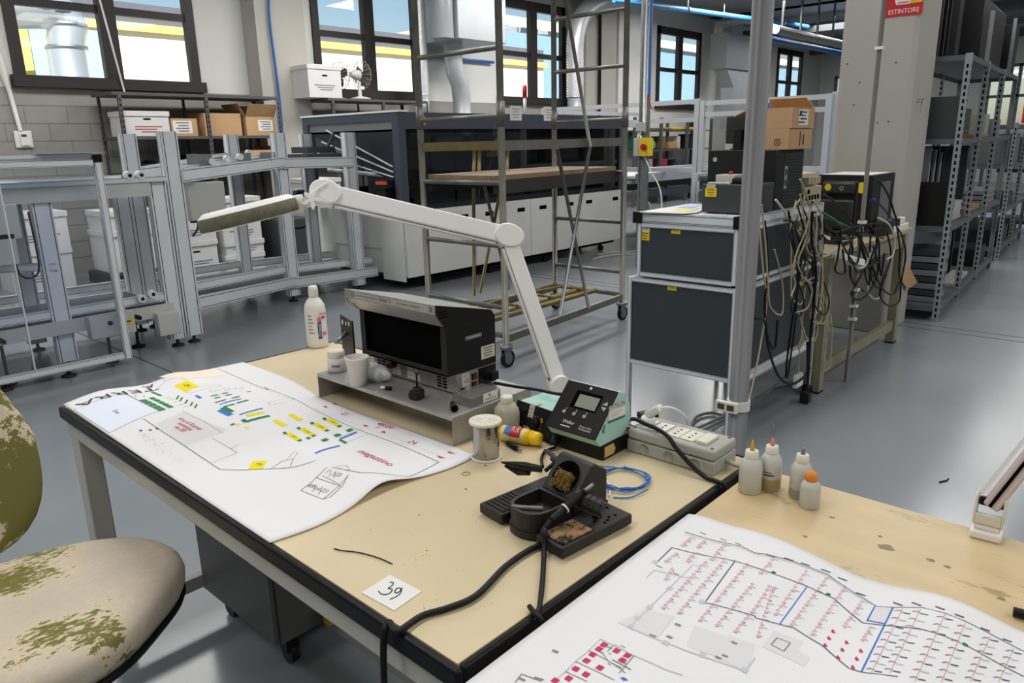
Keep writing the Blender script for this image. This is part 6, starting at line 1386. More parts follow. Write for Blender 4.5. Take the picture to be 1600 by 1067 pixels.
# cables: each run is one thing
CC = dict(k=M_black, w=mat('white cable', 'cfccc0', .5), c=mat('cream cable', 'b8ad8c', .5), g=mat('green cable', '2d6b50', .5), gr=mat('grey cable', '6d6f6c', .5))
def cable(pts, c, r, label, spline=7):
    b = MB(); b.tube(pts, r, 6, spline=spline); return tag(b.build('cable', [CC[c]]), label, 'cable', 'loose cables at the cabinets and desk')
Yc = 1.485
_cn = [0]
def C_(*q):
    _cn[0] += 1; return [yp(x, y, Yc-.011*(_cn[0] % 6)) for x, y in q]
lk = 'black cable in the tangle hanging beside the grey cabinets'; lw = 'white cable in the tangle hanging beside the grey cabinets'; lcr = 'cream cable in the tangle hanging beside the grey cabinets'
Yc = 1.475
for q in (((1195, 345), (1200, 420), (1195, 470), (1198, 520), (1210, 545), (1215, 500)), ((1232, 330), (1240, 380), (1247, 440), (1238, 500), (1230, 560), (1228, 590)),):
    cable(C_(*q), 'k', .006, lk)
cable(C_((1180, 498), (1195, 502), (1200, 540), (1215, 585), (1235, 600), (1255, 590), (1265, 575)), 'k', .007, 'black cable bending up to the rear caster of the lower cabinet'); cable(C_((1225, 345), (1240, 350), (1252, 400), (1245, 460), (1243, 500), (1232, 580), (1228, 590)), 'k', .005, 'black cable ending in a bare plug near the floor')
cable(C_((1270, 330), (1268, 370), (1275, 420), (1272, 470), (1266, 530), (1262, 600)), 'k', .007, 'thick black cable running down to the caster block of the cabinet')
cable(C_((1212, 312), (1225, 330), (1232, 345), (1245, 360), (1258, 378), (1265, 396), (1290, 400), (1310, 385), (1318, 378)), 'w', .006, 'white cable sagging from the computer tower to the desk')
cable(C_((1186, 350), (1192, 420), (1198, 470), (1188, 540), (1176, 600), (1166, 640)), 'c', .005, 'cream cable hanging from the cabinet front corner to the pole clip')
for k, q in enumerate((((1190, 320), (1196, 380), (1200, 440), (1204, 480), (1222, 490), (1222, 440), (1210, 390)), ((1258, 300), (1268, 340), (1260, 385), (1272, 405), (1275, 430), (1256, 440)), ((1250, 280), (1262, 310), (1270, 350), (1262, 380)), ((1252, 430), (1268, 450), (1262, 480), (1244, 488)))): cable(C_(*q), 'c', .0045, lcr)
cable(C_((1285, 302), (1300, 312), (1318, 330), (1330, 345)), 'k', .006, 'black cable dropping behind the grey computer towers'); 
Yc = 1.44
cable(C_((1365, 280), (1376, 285), (1390, 310), (1398, 335), (1405, 352)), 'k', .007, 'thick black lead from the stickered tower down to the power strip')
cable(C_((1360, 312), (1375, 320), (1390, 338), (1404, 350)), 'k', .005, 'black lead with blue plug from the stickered tower'); b = MB(); q = yp(1362, 313, Yc); b.cyl(q, q+V((.04, 0, .0)), .012); tag(b.build('video_plug', [M_blue]), 'blue video plug at the back of the stickered tower', 'plug')
for k, q in enumerate((((1330, 350), (1345, 380), (1352, 410), (1340, 440), (1330, 460), (1345, 468), (1362, 450), (1372, 420), (1365, 385)), ((1398, 350), (1410, 370), (1415, 400), (1408, 440), (1405, 470), (1390, 478), (1376, 465), (1378, 440), (1390, 410)), ((1340, 360), (1365, 420), (1378, 450), (1395, 460), (1405, 440)), ((1400, 345), (1406, 390), (1405, 430), (1415, 450)), ((1370, 365), (1368, 400), (1360, 430), (1372, 450), (1385, 430)), ((1320, 355), (1332, 385), (1328, 415), (1332, 440), (1350, 455)), ((1385, 360), (1392, 400), (1380, 440), (1374, 462)))): cable(C_(*q), 'k', .006, 'black cable looping down from the edge of the cream desk')
for q in (((1372, 340), (1390, 352), (1398, 375), (1395, 398), (1385, 405)), ((1360, 395), (1352, 415), (1340, 420)), ((1358, 430), (1356, 455), (1366, 467), (1375, 465))): cable(C_(*q), 'w', .006, 'white cable looping down from the edge of the cream desk')
for q in (((1290, 340), (1320, 352), (1350, 368), (1372, 372), (1365, 400), (1350, 415)), ((1285, 332), (1310, 348), (1318, 362))): cable(C_(*q), 'g', .006, 'green cable crossing the cream desk edge')
Yc = 1.45
for q, c_ in ((((1290, 365), (1310, 372), (1335, 366), (1360, 360), (1395, 352)), 'k'), (((1288, 352), (1305, 362), (1330, 356), (1360, 350), (1390, 350)), 'k'), (((1285, 368), (1300, 380), (1322, 378), (1350, 365), (1380, 372)), 'k'), (((1275, 360), (1285, 352), (1290, 362), (1280, 372), (1300, 376), (1330, 372)), 'k')): cable([p if p.z > .84 else V((p.x, p.y, max(p.z, .78))) for p in C_(*q)], c_, .0055, 'black cable strewn along the cream desk edge')
rr = random.Random(77)
for k in range(14):
    x0 = rr.uniform(1244, 1276); y0 = rr.uniform(300, 345); q = [(x0, y0)]; x = x0; y = y0
    for j in range(rr.choice((4, 5, 6))):
        x += rr.uniform(-16, 16); x = min(1285, max(1236, x)); y += rr.uniform(14, 42); q.append((x, y))
    if k % 2: q += [(x+14, y+10), (x+20, y-12), (x+12, y-40)]
    Yc = 1.47 if k % 2 else 1.455
    cable(C_(*q), 'c' if k % 3 else 'k', .0045, lcr if k % 3 else lk)
for k in range(6):
    x0 = rr.uniform(1300, 1395); q = [(x0, 362-(x0-1300)*.14)]; x, y = x0, 370
    for j in range(5):
        x += rr.uniform(-14, 20); y += rr.uniform(4, 34)*(1 if j < 3 else -1); x = min(1412, max(1290, x)); q.append((x, y))
    Yc = 1.41; cable(C_(*q), 'k', .0055, 'black cable looping down from the edge of the cream desk')
# hanging coil on desk leg
b = MB(); q = yp(1291, 530, 1.445); 
b.tube([q+V((.05*math.sin(a)*1.0, -.004*(k % 7), .17*math.cos(a)-.02)) for k, a in enumerate([j*2*math.pi/14 for j in range(58)])], .004, 6, spline=3)
tag(b.build('cable_coil', [CC['c']]), 'hanging coil of cream cable tied to the desk leg', 'cable')
b = MB(); q = yp(1252, 520, 1.48); 
for k in range(6): b.tube([q+V((0, 0, .05)), q+V((.03*math.cos(k), -.004*k, -.02)), q+V((.035*math.cos(k), 0, -.07)), q+V((.0, .004, -.10))], .003, 6, spline=5)
b.tube([q+V((0, 0, .05)), q+V((0, 0, .2)), q+V((.02, 0, .42))], .004, 6, spline=4); b.tube([q+V((0, 0, -.10)), q+V((.0, 0, -.18)), q+V((.01, 0, -.24))], .003, 6)
b.box(q.x-.03, q.x+.06, q.y-.01, q.y+.012, q.z-.31, q.z-.24, 1); tag(b.build('bundled_lead', [CC['c'], M_wp]), 'cream lead tied in a bundle with a white plug, hanging by the lower cabinet', 'cable')
b = MB(); b.tube([yp(1262, 535, 1.47), yp(1262, 600, 1.47)], .008, 8); q = yp(1259, 618, 1.47); b.cbox((q.x, q.y, .035), (.05, .05, .06)); tag(b.build('floor_plug', [M_pc], bevel=.008), 'black plug block on the floor at the end of a straight black lead', 'plug')
# cables on floor behind the bench
b = MB(); b.tube([on(1000, 655, .012), on(1035, 665, .012), on(1075, 672, .012), on(1110, 660, .012), on(1140, 645, .012)], .008, 6, spline=6); b.tube([on(1080, 690, .012), on(1085, 655, .012), on(1110, 645, .012), on(1140, 648, .012), on(1185, 625, .012), on(1250, 570, .012)], .008, 6, spline=6); b.tube([on(1090, 680, .012), on(1130, 655, .012), on(1200, 610, .012), on(1240, 600, .012)], .006, 6, spline=6)
tag(b.build('floor_cable', [CC['gr']]), 'dark cables lying on the floor between bench and grey cabinets', 'cable')
q = on(1012, 652, 0); o = tag(MB().box(-.05, .05, -.035, .035, 0, .03).build('black_adapter', [M_pc], bevel=.005), 'small black adapter box on the floor behind the power box', 'adapter'); o.location = q; o.rotation_euler = (0, 0, -.5)
b = MB(); q = on(1482, 748, 0); b.tube([q, q+V((-.03, .0, .003)), q+V((-.07, .02, .003))], .004, 6); tag(b.build('floor_scrap', [M_black]), 'dark scrap lying alone on the grey aisle floor', 'scrap')

# column: sign, conduit, bracket
t = thing('extinguisher_sign', 'red fire extinguisher sign high on the concrete column', 'sign', (5.95, 1.66, 2.25))
Xs = 5.948; s0 = xp(1382, 27, Xs); s1 = xp(1441, 23, Xs); 
yc = (s0.y+s1.y)/2; zb_ = (s0.z+s1.z)/2; wd = abs(s0.y-s1.y)
b = MB(); b.box(Xs-.002, Xs+.001, yc-wd/2, yc+wd/2, zb_, zb_+wd*1.2); bd = b.build('board', [mat('sign red', 'c3202b', .4)], t, world=True)
b = MB(); X_ = Xs-.0028; un = (0, -1, 0); uz = (0, 0, 1)
b.text('ESTINTORE', (X_, yc, zb_+wd*.13), un, uz, wd*.13, 0, fit=wd*.80)
b.rect((X_, yc+wd*.03, zb_+wd*.50), un, uz, wd*.36, wd*.38, 0); b.rect((X_-.0004, yc-wd*.31, zb_+wd*.55), un, uz, wd*.32, wd*.46, 1)
b.text('12', (X_-.0008, yc-wd*.31, zb_+wd*.48), un, uz, wd*.24, 2); b.beam((X_, yc+wd*.20, zb_+wd*.34), (X_, yc+wd*.27, zb_+wd*.62), .004, wd*.05, 0); b.rect((X_-.0004, yc+wd*.03, zb_+wd*.36), un, uz, wd*.30, wd*.03, 3)
b.build('sign_print', [M_wp, mat('sign yellow', 'f0b81e', .4), M_txt, mat('sign red', 'c3202b', .4)], bd, world=True)
cpx, cpy = 4.6, 1.425
t = thing('cable_pole', 'thin grey pole with white cable clips standing against the front edge of the cream desk', 'pole', (cpx, cpy, 0))
b = MB(); b.tube([(cpx, cpy, 0), (cpx, cpy, CEIL_Z-.002)], .013, 10); b.build('tube', [mat('grey conduit', '63605b', .55)], t, world=True)
for z in (1.93, .98, .72, .58, .48, .40):
    b = MB(); b.box(cpx-.02, cpx+.02, cpy-.022, cpy+.02, z-.008, z+.008); b.build('clip', [M_wp], t, world=True)
b = MB(); 
for x, y in ((1378, 40), (1379, 45), (1378, 50), (1377, 60), (1377, 67), (1324, 100), (1334, 164), (1400, 98), (1388, 190), (1371, 192), (1343, 129)): 
    q = xp(x, y, 5.9495); b.lathe([(.006, 0), (.006, .0012)], q, (-1, 0, 0), 8)
o = b.build('dowel_holes', [mat('drill hole', '3a3731', .8)], col, world=True); 
b = MB(); q = yp(1437, 155, 1.6); b.tube([q+V((-.06, -.004, 0)), q+V((-.06, -.03, 0)), q+V((.02, -.03, 0))], .004, 6); b.tube([q+V((-.05, -.03, 0)), q+V((-.06, -.03, -.10))], .003, 6); tag(b.build('wall_hook', [M_steel]), 'small bent wire hook on the narrow side of the column', 'hook')

# slotted-angle shelving
M_ang = mat('grey slotted angle', '9fa2a8', .45, .3, var=.05); M_shf = mat('grey steel shelf', '64666a', .5, .2, var=.05)
def angle_post(b, x, y, z1, sx, sy, w=.045, hole=.05):
    """L-shaped upright with rows of slots"""
    t_ = .003; b.box(x, x+sx*w, y, y+sy*t_, 0, z1); b.box(x, x+sx*t_, y+sy*t_, y+sy*w, 0, z1)
    n = int(z1/hole)
    for k in range(1, n):
        z = k*hole
        b.box(x+sx*w*.35, x+sx*w*.65, y-sy*.0012, y-sy*.0002, z-.014, z+.014, 1); b.box(x-sx*.0012, x-sx*.0002, y+sy*w*.35, y+sy*w*.65, z-.014, z+.014, 1)
def shelving(label, loc, rotz, xs, dep, levels, h_, group='grey slotted-angle shelving'):
    t = thing('shelving_unit', label, 'shelf', loc, rotz, group)
    for i, x in enumerate(xs):
        for y, sy in ((0, 1), (dep, -1)):
            b = MB(); angle_post(b, x, y, h_, 1 if i < len(xs)-1 else -1, sy); b.build('upright', [M_ang, M_dark], t)
    for z in levels:
        b = MB(); b.box(xs[0]+.004, xs[-1]-.004, .004, dep-.004, z-.004, z); b.box(xs[0]+.004, xs[-1]-.004, .003, .006, z-.04, z-.004); b.box(xs[0]+.004, xs[-1]-.004, dep-.006, dep-.003, z-.04, z-.004); b.box(xs[0]+.003, xs[0]+.006, .006, dep-.006, z-.04, z-.004); b.box(xs[-1]-.006, xs[-1]-.003, .006, dep-.006, z-.04, z-.004); b.build('shelf_board', [M_shf], t)
    return t
SL, SR = V((6.6, 1.39, 0)), math.radians(3.7)
SM = Matrix.Translation(SL) @ Matrix.Rotation(SR, 4, 'Z')
shelving('grey slotted-angle shelving beside the concrete column, nearest the aisle', SL, SR, [0, .95, 2.02, 3.1], .55, [.12, .76, 1.43, 2.03], 2.04)
def put(name, label, cat, mats, box, bevel=0, group=None, lean=0., rz=0.):
    """block standing on the shelf, in the shelving's own frame"""
    x0, x1, y0, y1, z0, z1 = box
    b = MB(); b.box(0, x1-x0, -(y1-y0)/2, (y1-y0)/2, 0, z1-z0)
    o = tag(b.build(name, mats, bevel=bevel), label, cat, group)
    M = SM @ Matrix.Translation(((x0+x1)/2, (y0+y1)/2, z0)) @ Matrix.Rotation(rz, 4, 'Z')
    o.matrix_world = M; return o
M_bp = mat('black panel', '101011', .4); M_tray = mat('dark grey tray', '3f4244', .5); M_lboard = mat('pale board', 'b9b7b0', .6); M_wood = mat('raw wood', 'a98556', .7, var=.15, scale=8, stretch=(6, 1, 1)); M_gpan = mat('grey panel', '8a8d92', .5)
put('black_board', 'large black panel standing on the middle shelf at the aisle end', 'panel', [M_bp], (.05, .09, .04, .52, .765, 1.10))
for k, (x, hh, m_) in enumerate(((.14, .60, M_gpan), (.25, .57, M_bp), (.36, .58, M_gpan), (.50, .60, M_bp), (.62, .55, M_gpan), (.75, .60, M_bp))):
    put('leaning_board', '%s panel standing upright on the middle shelf, number %d from the black panel' % ('grey' if m_ is M_gpan else 'black', k+1) if 0 else ('grey panel standing in the row behind the large black panel' if m_ is M_gpan else 'black panel standing in the row behind the large black panel'), 'panel', [m_], (x, x+.05, .22, .52, .765, .765+hh), group='grey panels in the row' if m_ is M_gpan else 'black panels in the row')
for k in range(7): put('pale_board', 'pale board in the flat stack on the middle shelf', 'board', [M_lboard], (.50+.012*k, .93+.004*k, .07, .24, .762+.021*k, .780+.021*k), group='pale boards stacked on the middle shelf', rz=.02*(k % 3-1))
put('wood_plank', 'raw wood plank on the middle shelf toward the far end', 'plank', [M_wood], (1.28, 1.95, .055, .12, .762, .80))
put('grey_board', 'tall dark panel leaning on the middle shelf past the pale boards', 'panel', [mat('dark green-grey panel', '34393a', .5)], (1.15, 1.22, .10, .52, .765, 1.36))
for k in range(3): put('steel_tray', 'grey steel tray on the middle shelf far end', 'tray', [M_gpan], (2.25, 2.95, .05, .5, .762+.05*k, .80+.05*k), group='steel trays far end middle shelf')
for k in range(8): put('component_tray', 'dark tray in the tall stack on the lowest shelf', 'tray', [M_tray if k % 2 else M_gpan], (.15, .55, .06, .50, .122+.055*k, .168+.055*k), bevel=.004, group='dark trays stacked on the lowest shelf')
for k in range(5): put('steel_strip', 'pale steel strip lying on the lowest shelf', 'strip', [M_lboard], (.98, 1.8, .055+.028*k, .079+.028*k, .122, .15), group='pale strips on the lowest shelf')
for k, (x, hh) in enumerate(((1.15, .50), (1.3, .48), (1.5, .5), (1.7, .48))): put('dark_board', 'dark upright panel on the lowest shelf', 'panel', [M_bp if k % 2 else M_gpan], (x, x+.05, .2, .5, .122, .122+hh), group='upright panels on the lowest shelf')
put('black_bin', 'black bin on the lowest shelf at its far end', 'bin', [M_bp], (2.3, 2.9, .05, .5, .122, .30), bevel=.01)
put('wood_board', 'raw wood board lying on the upper shelf', 'board', [M_wood], (1.02, 1.95, .06, .2, 1.432, 1.455))
for k in range(5): put('black_binder', 'black binder in the row on the upper shelf beside the column', 'binder', [M_bp if k % 2 else M_tray], (.03+.075*k, .10+.075*k, .06, .50, 1.432, 1.74), group='black binders on the upper shelf')
for k in range(4): put('green_tray', 'dark green stacking tray on the upper shelf', 'tray', [mat('dark green tray', '33463c', .5)], (1.3, 1.75, .2, .5, 1.432+.065*k, 1.49+.065*k), group='green trays on the upper shelf')
put('white_carton', 'pale carton on the upper shelf toward the far end', 'box', [mat('pale green carton', 'b4b9a9', .7)], (1.95, 2.2, .1, .45, 1.432, 1.64))
put('grey_crate', 'grey crate on the upper shelf at the far end', 'crate', [M_gpan], (2.3, 2.9, .08, .48, 1.432, 1.60))
for k, (x, y0, hh, m_) in enumerate(((.10, .30, .62, M_bp), (.28, .30, .66, M_bp), (.44, .30, .60, M_bp))): put('top_board', 'tall black panel standing on top of the shelving by the column', 'panel', [m_], (x, x+.05, y0-.05, y0+.24, 2.032, 2.032+hh), group='black panels on top of the shelving')
put('grey_case', 'tall dark grey case on top of the shelving', 'case', [M_pcf], (.62, .80, .22, .50, 2.032, 2.62))
put('dark_case', 'wide black case on top of the shelving toward the far end', 'case', [M_bp], (1.0, 2.4, .1, .46, 2.032, 2.56), bevel=.01); put('steel_bar', 'upright pale steel bar on top of the shelving', 'bar', [M_steel], (1.05, 1.08, .03, .06, 2.032, 2.45)); put('steel_bar', 'pale upright bar at far end on top of the shelving', 'bar', [M_steel], (2.6, 2.63, .03, .06, 2.032, 2.55)); put('black_case', 'narrow black case at far end on top of the shelving', 'case', [M_bp], (2.68, 3.0, .04, .4, 2.032, 2.5))
# second shelving run and trolleys down the aisle
shelving('grey shelving unit further along the aisle behind the first', V((10.3, 1.62, 0)), SR, [0, 1.2, 2.4], .6, [.15, .6, 1.1, 1.55], 1.57)
b = MB(); b.box(10.4, 12.0, 1.75, 2.2, 1.58, 1.62)
SM = Matrix.Translation((10.3, 1.62, 0)) @ Matrix.Rotation(SR, 4, 'Z')
put('metal_case', 'grey metal case on the second shelving unit', 'case', [mat('grey green metal', '6f7672', .5)], (.1, 1.0, .05, .55, 1.102, 1.45)); put('metal_case', 'wide grey metal case in the far bay of the second shelving unit', 'case', [M_gpan], (1.3, 2.2, .05, .55, 1.102, 1.40))
put('dark_tray', 'dark tray on a lower board of the second shelving unit', 'tray', [M_tray], (.1, 1.1, .05, .55, .602, .75)); put('black_tray', 'black tray on the lowest board of the second shelving unit', 'tray', [M_bp], (.1, 1.1, .05, .55, .152, .34)); put('black_tray', 'black tray on the far lowest board of the second shelving unit', 'tray', [M_bp], (1.3, 2.2, .05, .55, .152, .3)); put('red_handle_tool', 'red-handled tool standing upright on the second shelving unit', 'tool', [M_red], (.9, .93, .03, .06, 1.57, 1.95))
t = thing('tray_trolley', 'low black trolley with trays on the aisle floor past the shelving', 'trolley', (13.6, 1.95, 0))
for z in (.16, .5, .9): MB().box(-.5, .5, -.3, .3, z, z+.05).build('tray', [M_bp], t)
for x in (-.47, .47):
    for y in (-.27, .27):
        l = MB().box(x-.015, x+.015, y-.015, y+.015, .1, 1.0).build('upright', [M_steel], t); b = MB(); b.cyl((x, y-.012, .05), (x, y+.012, .05), .05, n=14); b.cyl((x, y, .05), (x, y, .1), .008); b.build('caster', [M_black], l)
# leaning cardboard at the shelving
q = V((6.56, 1.46, 0)); b = MB(); b.extr([yp(1418, 412, 1.588), yp(1434, 441, 1.588), yp(1416, 454, 1.588), yp(1400, 425, 1.588)], (0, .010, 0)); tag(b.build('cardboard_piece', [M_kraft]), 'brown cardboard piece against the column foot beside the shelving', 'cardboard')
# ================================================================== along the window wall
M_dgs = mat('dark grey rack steel', '5a5a5c', .5, .3, var=.05); M_carton_w = mat('white archive carton', 'd6d5d4', .7, var=.03)
def rack(label, x0, x1, y0, y1, levels, h_):
    t = thing('storage_rack', label, 'shelf', ((x0+x1)/2, (y0+y1)/2, 0))
    n = max(2, int(round((x1-x0)/.95))+1)
    for i in range(n):
        x = x0+(x1-x0)*i/(n-1)
        for y, sy in ((y0, 1), (y1, -1)):
            b = MB(); angle_post(b, x, y, h_, 1 if i < n-1 else -1, sy, .04, .06); b.build('upright', [M_dgs, M_dark], t, world=True)
    for z in levels: 
        b = MB(); b.box(x0-.06 if z > 2 else x0, x1, y0+.004, y1-.004, z-.035, z); b.build('shelf_board', [M_dgs], t, world=True)
    return t
rack('dark steel rack of cartons under the leftmost big window', 3.62, 5.70, 9.40, 10.05, [.12, .7, 1.20, 1.63, 2.13], 2.12)
rack('dark steel rack under the second window carrying fans and a white carton', 6.55, 8.38, 9.40, 10.05, [.7, 1.4, 2.14], 2.13)
def archive(label, x0, x1, y0, y1, z0, h_, hole=True, lid=True, group=None, writing='g', m=None):
    m = m or M_carton_w; t = thing('archive_box', label, 'box', ((x0+x1)/2, (y0+y1)/2, z0), 0, group)
    MB().box(x0, x1, y0, y1, z0, z0+h_-.01).build('carton', [m], t, world=True, bevel=.003)
    if lid: MB().box(x0-.012, x1+.012, y0-.012, y1+.012, z0+h_-.06, z0+h_).build('lid', [m], t, world=True, bevel=.003)
    b = MB(); un = (1, 0, 0); uz = (0, 0, 1); xm = (x0+x1)/2
    if hole:
        for j in range(3): b.rect((xm-.02+.02*j, y0-.001-.0004*j, z0+h_*.68), un, uz, .05, .022 if j == 1 else .018, 0)
    rr = random.Random(int(x0*97+z0*31))
    for k in range(3): b.rect((xm+rr.uniform(-.03, .03), y0-.001, z0+h_*.38-.03*k), un, uz, (x1-x0)*(.62-.12*k), .014 if h_ > .2 else .01, 1 if writing == 'g' else 2)
    b.build('printing', [M_dark, mat('carton lettering', '77757a', .7), mat('red carton lettering', 'a9584c', .7)], t, world=True)
    return t
archive('white archive box with hand hole and red lettering at the left of the wall rack', 3.68, 4.20, 9.46, 9.9, 1.632, .29, writing='r')
t = carton('brown cardboard box with big white label, beside the white archive box on the wall rack', 4.24, 4.57, 9.5, 9.9, 1.632, .21)
def wlabel(t, x, y, z, w_, h_, tape=False):
    b = MB(); b.rect((x, y, z), (1, 0, 0), (0, 0, 1), w_, h_, 0)
    for k in range(4): b.rect((x+.01*(k % 2), y-.001, z+h_*(.33-.22*k)), (1, 0, 0), (0, 0, 1), w_*(.7-.15*(k % 2)), h_*.09, 1)
    b.build('paper_label', [M_wp, mat('pen lettering', '6a6a78', .6)], t, world=True)
wlabel(t, 4.38, 9.499, 1.74, .24, .15)
carton('plain brown cardboard box set back in shade on the wall rack', 4.68, 5.18, 9.52, 9.95, 1.632, .28, flaps=0)
t = carton('open brown cardboard box with white label at the right end of the wall rack', 5.24, 5.66, 9.5, 9.95, 1.632, .24, flaps=3); wlabel(t, 5.52, 9.499, 1.76, .22, .14)
t = carton('open brown cardboard box on the lower shelf of the wall rack', 5.27, 5.64, 9.5, 9.95, 1.202, .24, flaps=-1); wlabel(t, 5.42, 9.499, 1.27, .28, .06)
b = MB(); b.box(4.36, 4.94, 9.5, 9.9, 1.203, 1.26); tag(b.build('white_tray', [M_carton_w]), 'flat white carton on the third shelf of the wall rack', 'tray')
for k in range(3):
    b = blob(.12, .12, .14, 20+k, 16, .3); o = tag(b.build('black_bag', [mat('black bag film', '141416', .35)]), ('black bundle at the left on the wall rack shelf', 'black bundle in the middle of the wall rack shelf', 'black bundle by the flat white carton on the rack')[k], 'bag'); o.location = (4.0+.0*k, 9.75, 1.204) if k == 0 else ((4.45, 9.7, 1.264) if k == 1 else (5.12, 9.75, 1.204))
t = archive('white archive box standing on top of the second wall rack beside the fans', 6.22, 6.77, 9.45, 9.95, 2.142, .44); 
b = MB(); b.box(6.35, 6.6, 9.55, 9.8, 2.583, 2.60); b.build('paper_sheet', [M_wp], t, world=True)
# desk fans on rack
M_fan = mat('white fan plastic', 'c9c6c2', .5); M_fb = mat('dark fan blade', '4b4a4c', .4)
def fan(label, x, y, z, rz, cage=True, group='white desk fans on the rack'):
    t = thing('desk_fan', label, 'fan', (x, y, z), rz, group); t.scale = (1.3, 1.3, 1.3)
    b = MB(); b.lathe([(.12, 0), (.12, .015), (.05, .03), (.022, .04), (.02, .2), (0, .2)], n=24); b.build('stand', [M_fan], t)
    b = MB(); b.tube([(0, .12, .27), (0, .06, .27), (0, -.0, .27)], .05, 14, radii=[.03, .055, .055]); b.box(-.015, .015, .02, .05, .18, .24); b.build('motor', [M_fan], t)
    b = MB()
    for k in range(3):
        a = 2*math.pi*k/3+.6; c, s_ = math.cos(a), math.sin(a)
        pl = [(.0, -.02), (.05, -.05), (.11, -.045), (.125, .0), (.11, .05), (.05, .045), (0, .02)]
        b.extr([V((u*c-v*s_, -.055+.12*v, .27+u*s_+v*c)) for u, v in pl], (0, .004, 0))
    b.cyl((0, -.075, .27), (0, -.03, .27), .025, n=14); b.build('blades', [M_fb], t)
    if cage:
        b = MB()
        for k in range(16):
            a = 2*math.pi*k/16; q = lambda r, y_: V((r*math.cos(a), y_, .27+r*math.sin(a)))
            b.tube([q(.03, -.10), q(.10, -.10), q(.15, -.07), q(.155, -.045), q(.15, -.02), q(.05, .0)], .0032, 4, cap=False)
        for r_, y_ in ((.155, -.045), (.10, -.10), (.03, -.10)): b.tube([V((r_*math.cos(a), y_, .27+r_*math.sin(a))) for a in [2*math.pi*j/28 for j in range(28)]], .003, 5, closed=True)
        b.build('cage', [mat('fan cage wire', '8f8870', .4, .1)], t)
    return t
fan('white desk fan facing right on the rack, in front of the other', 7.20, 9.60, 2.142, math.radians(94)); fan('white desk fan behind, between the carton and the front fan', 7.02, 9.90, 2.142, math.radians(104))
# thermostat and conduit
q = yp(36, 217, WALL_Y); t = thing('thermostat', 'white wall thermostat with small display on the grey block wall', 'thermostat', (q.x, WALL_Y, q.z-.10))
b = MB(); b.box(q.x-.09, q.x+.09, WALL_Y-.03, WALL_Y-.0055, q.z-.10, q.z+.09); b.build('plate', [M_wp], t, world=True, bevel=.006)
b = MB(); b.box(q.x-.04, q.x+.055, WALL_Y-.055, WALL_Y-.03, q.z-.075, q.z+.06); b.rect((q.x-.0, WALL_Y-.0555, q.z+.035), (1, 0, 0), (0, 0, 1), .055, .03, 1); b.build('control', [M_wp, mat('lcd', '4a4f4a', .3)], t, world=True)
b = MB(); b.tube([(q.x-.02, WALL_Y-.03, q.z+.09), (q.x-.06, WALL_Y-.035, 2.16), (q.x-.10, WALL_Y-.06, 2.40), (q.x-.16, WALL_Y-.085, 2.7), (q.x-.17, WALL_Y-.085, 4.4)], .022, 10, radii=[.022, .025, .05, .06, .06]); b.build('conduit', [M_wp], t, world=True)
b = MB(); b.tube([yp(153, -10, 10.0), yp(172, 60, 10.0), yp(190, 128, 10.08), yp(195, 146, 10.08)], .012, 6, spline=5); tag(b.build('window_cable', [M_wp]), 'thin pale cable hanging across the leftmost window to the rack', 'cable')
b = MB(); b.tube([yp(420, -30, 9.8), yp(421, 30, 9.8), yp(431, 110, 9.8), yp(438, 170, 9.8), yp(443, 238, 9.8)], .018, 8, spline=4); q = yp(443, 240, 9.8); b.cyl(q-V((0, 0, .05)), q+V((0, 0, .05)), .026); tag(b.build('air_hose', [mat('blue hose', '2a5fa5', .45)]), 'blue air hose hanging in front of the pilaster', 'hose')
b = MB(); pts = []
q = yp(458, 345, 9.75)
for k in range(80): pts.append((q.x+.09*math.cos(k*.8)-.02*(k % 2), q.y+.09*math.sin(k*.8), .12+.0098*k+.02))
b.tube(pts, .02, 6); b.box(q.x+.1, q.x+.22, 9.6, 9.75, .62, .8, 1); tag(b.build('coiled_hose', [mat('orange hose', 'b4492e', .5), M_blue]), 'orange spiral air hose standing by the pilaster', 'hose')
b = MB(); q0 = yp(440, 270, 9.8); b.tube([V((q0.x+.05*math.sin(k*.9), q0.y, 1.3-.03*k)) for k in range(12)], .008, 5, spline=2); tag(b.build('spiral_lead', [M_black]), 'black spiral lead hanging in front of the pilaster', 'cable')
# cartons stacked on the floor
def stack(x0, y0, w_, d_, hs, lbl, z=0.0):
    for k, h_ in enumerate(hs):
        archive('%s, %s' % (lbl, ('bottom box', 'second box up', 'third box up', 'fourth box up', 'fifth box up')[k] if k < len(hs)-1 else 'topmost box'), x0+.01*(k % 2), x0+w_+.01*(k % 2), y0, y0+d_, z, h_-.002, hole=(h_ > .2), lid=True, group=None); z += h_
M_dol = mat('black carton dolly', '17181a', .6)
tag(MB().box(2.98, 3.72, 8.7, 9.35, .01, .15).build('black_crate', [M_dol], bevel=.02), 'black low crate on the floor under the left white cartons', 'crate')
stack(3.05, 8.78, .55, .55, [.46, .22], 'white archive carton stack seen through the left guard', .152)
stack(3.80, 8.86, .52, .5, [.40, .34, .2], 'white archive carton stack between the tall posts', .0)
stack(4.44, 8.90, .52, .45, [.17, .17, .32, .22], 'white archive carton stack behind the sloping conveyor', 0)
stack(5.72, 8.9, .5, .5, [.6, .45], 'white carton stack by the pilaster', 0)
stack(2.2, 9.2, .6, .5, [.45, .4], 'white carton stack at the far left behind the guard', 0)
b = MB(); b.tube([on(362, 388, .016), on(372, 397, .016), on(392, 402, .016), on(415, 398, .016), on(430, 388, .016)], .014, 7, spline=6); tag(b.build('white_hose', [CC['w']]), 'white hose loop on the floor by the white cartons', 'hose')
b = MB(); b.box(5.2, 5.68, 8.9, 9.35, .0, .55); tag(b.build('dark_cabinet', [mat('dark grey unit', '3d4043', .5)], bevel=.01), 'dark grey unit on the floor behind the conveyor by the cartons', 'unit')

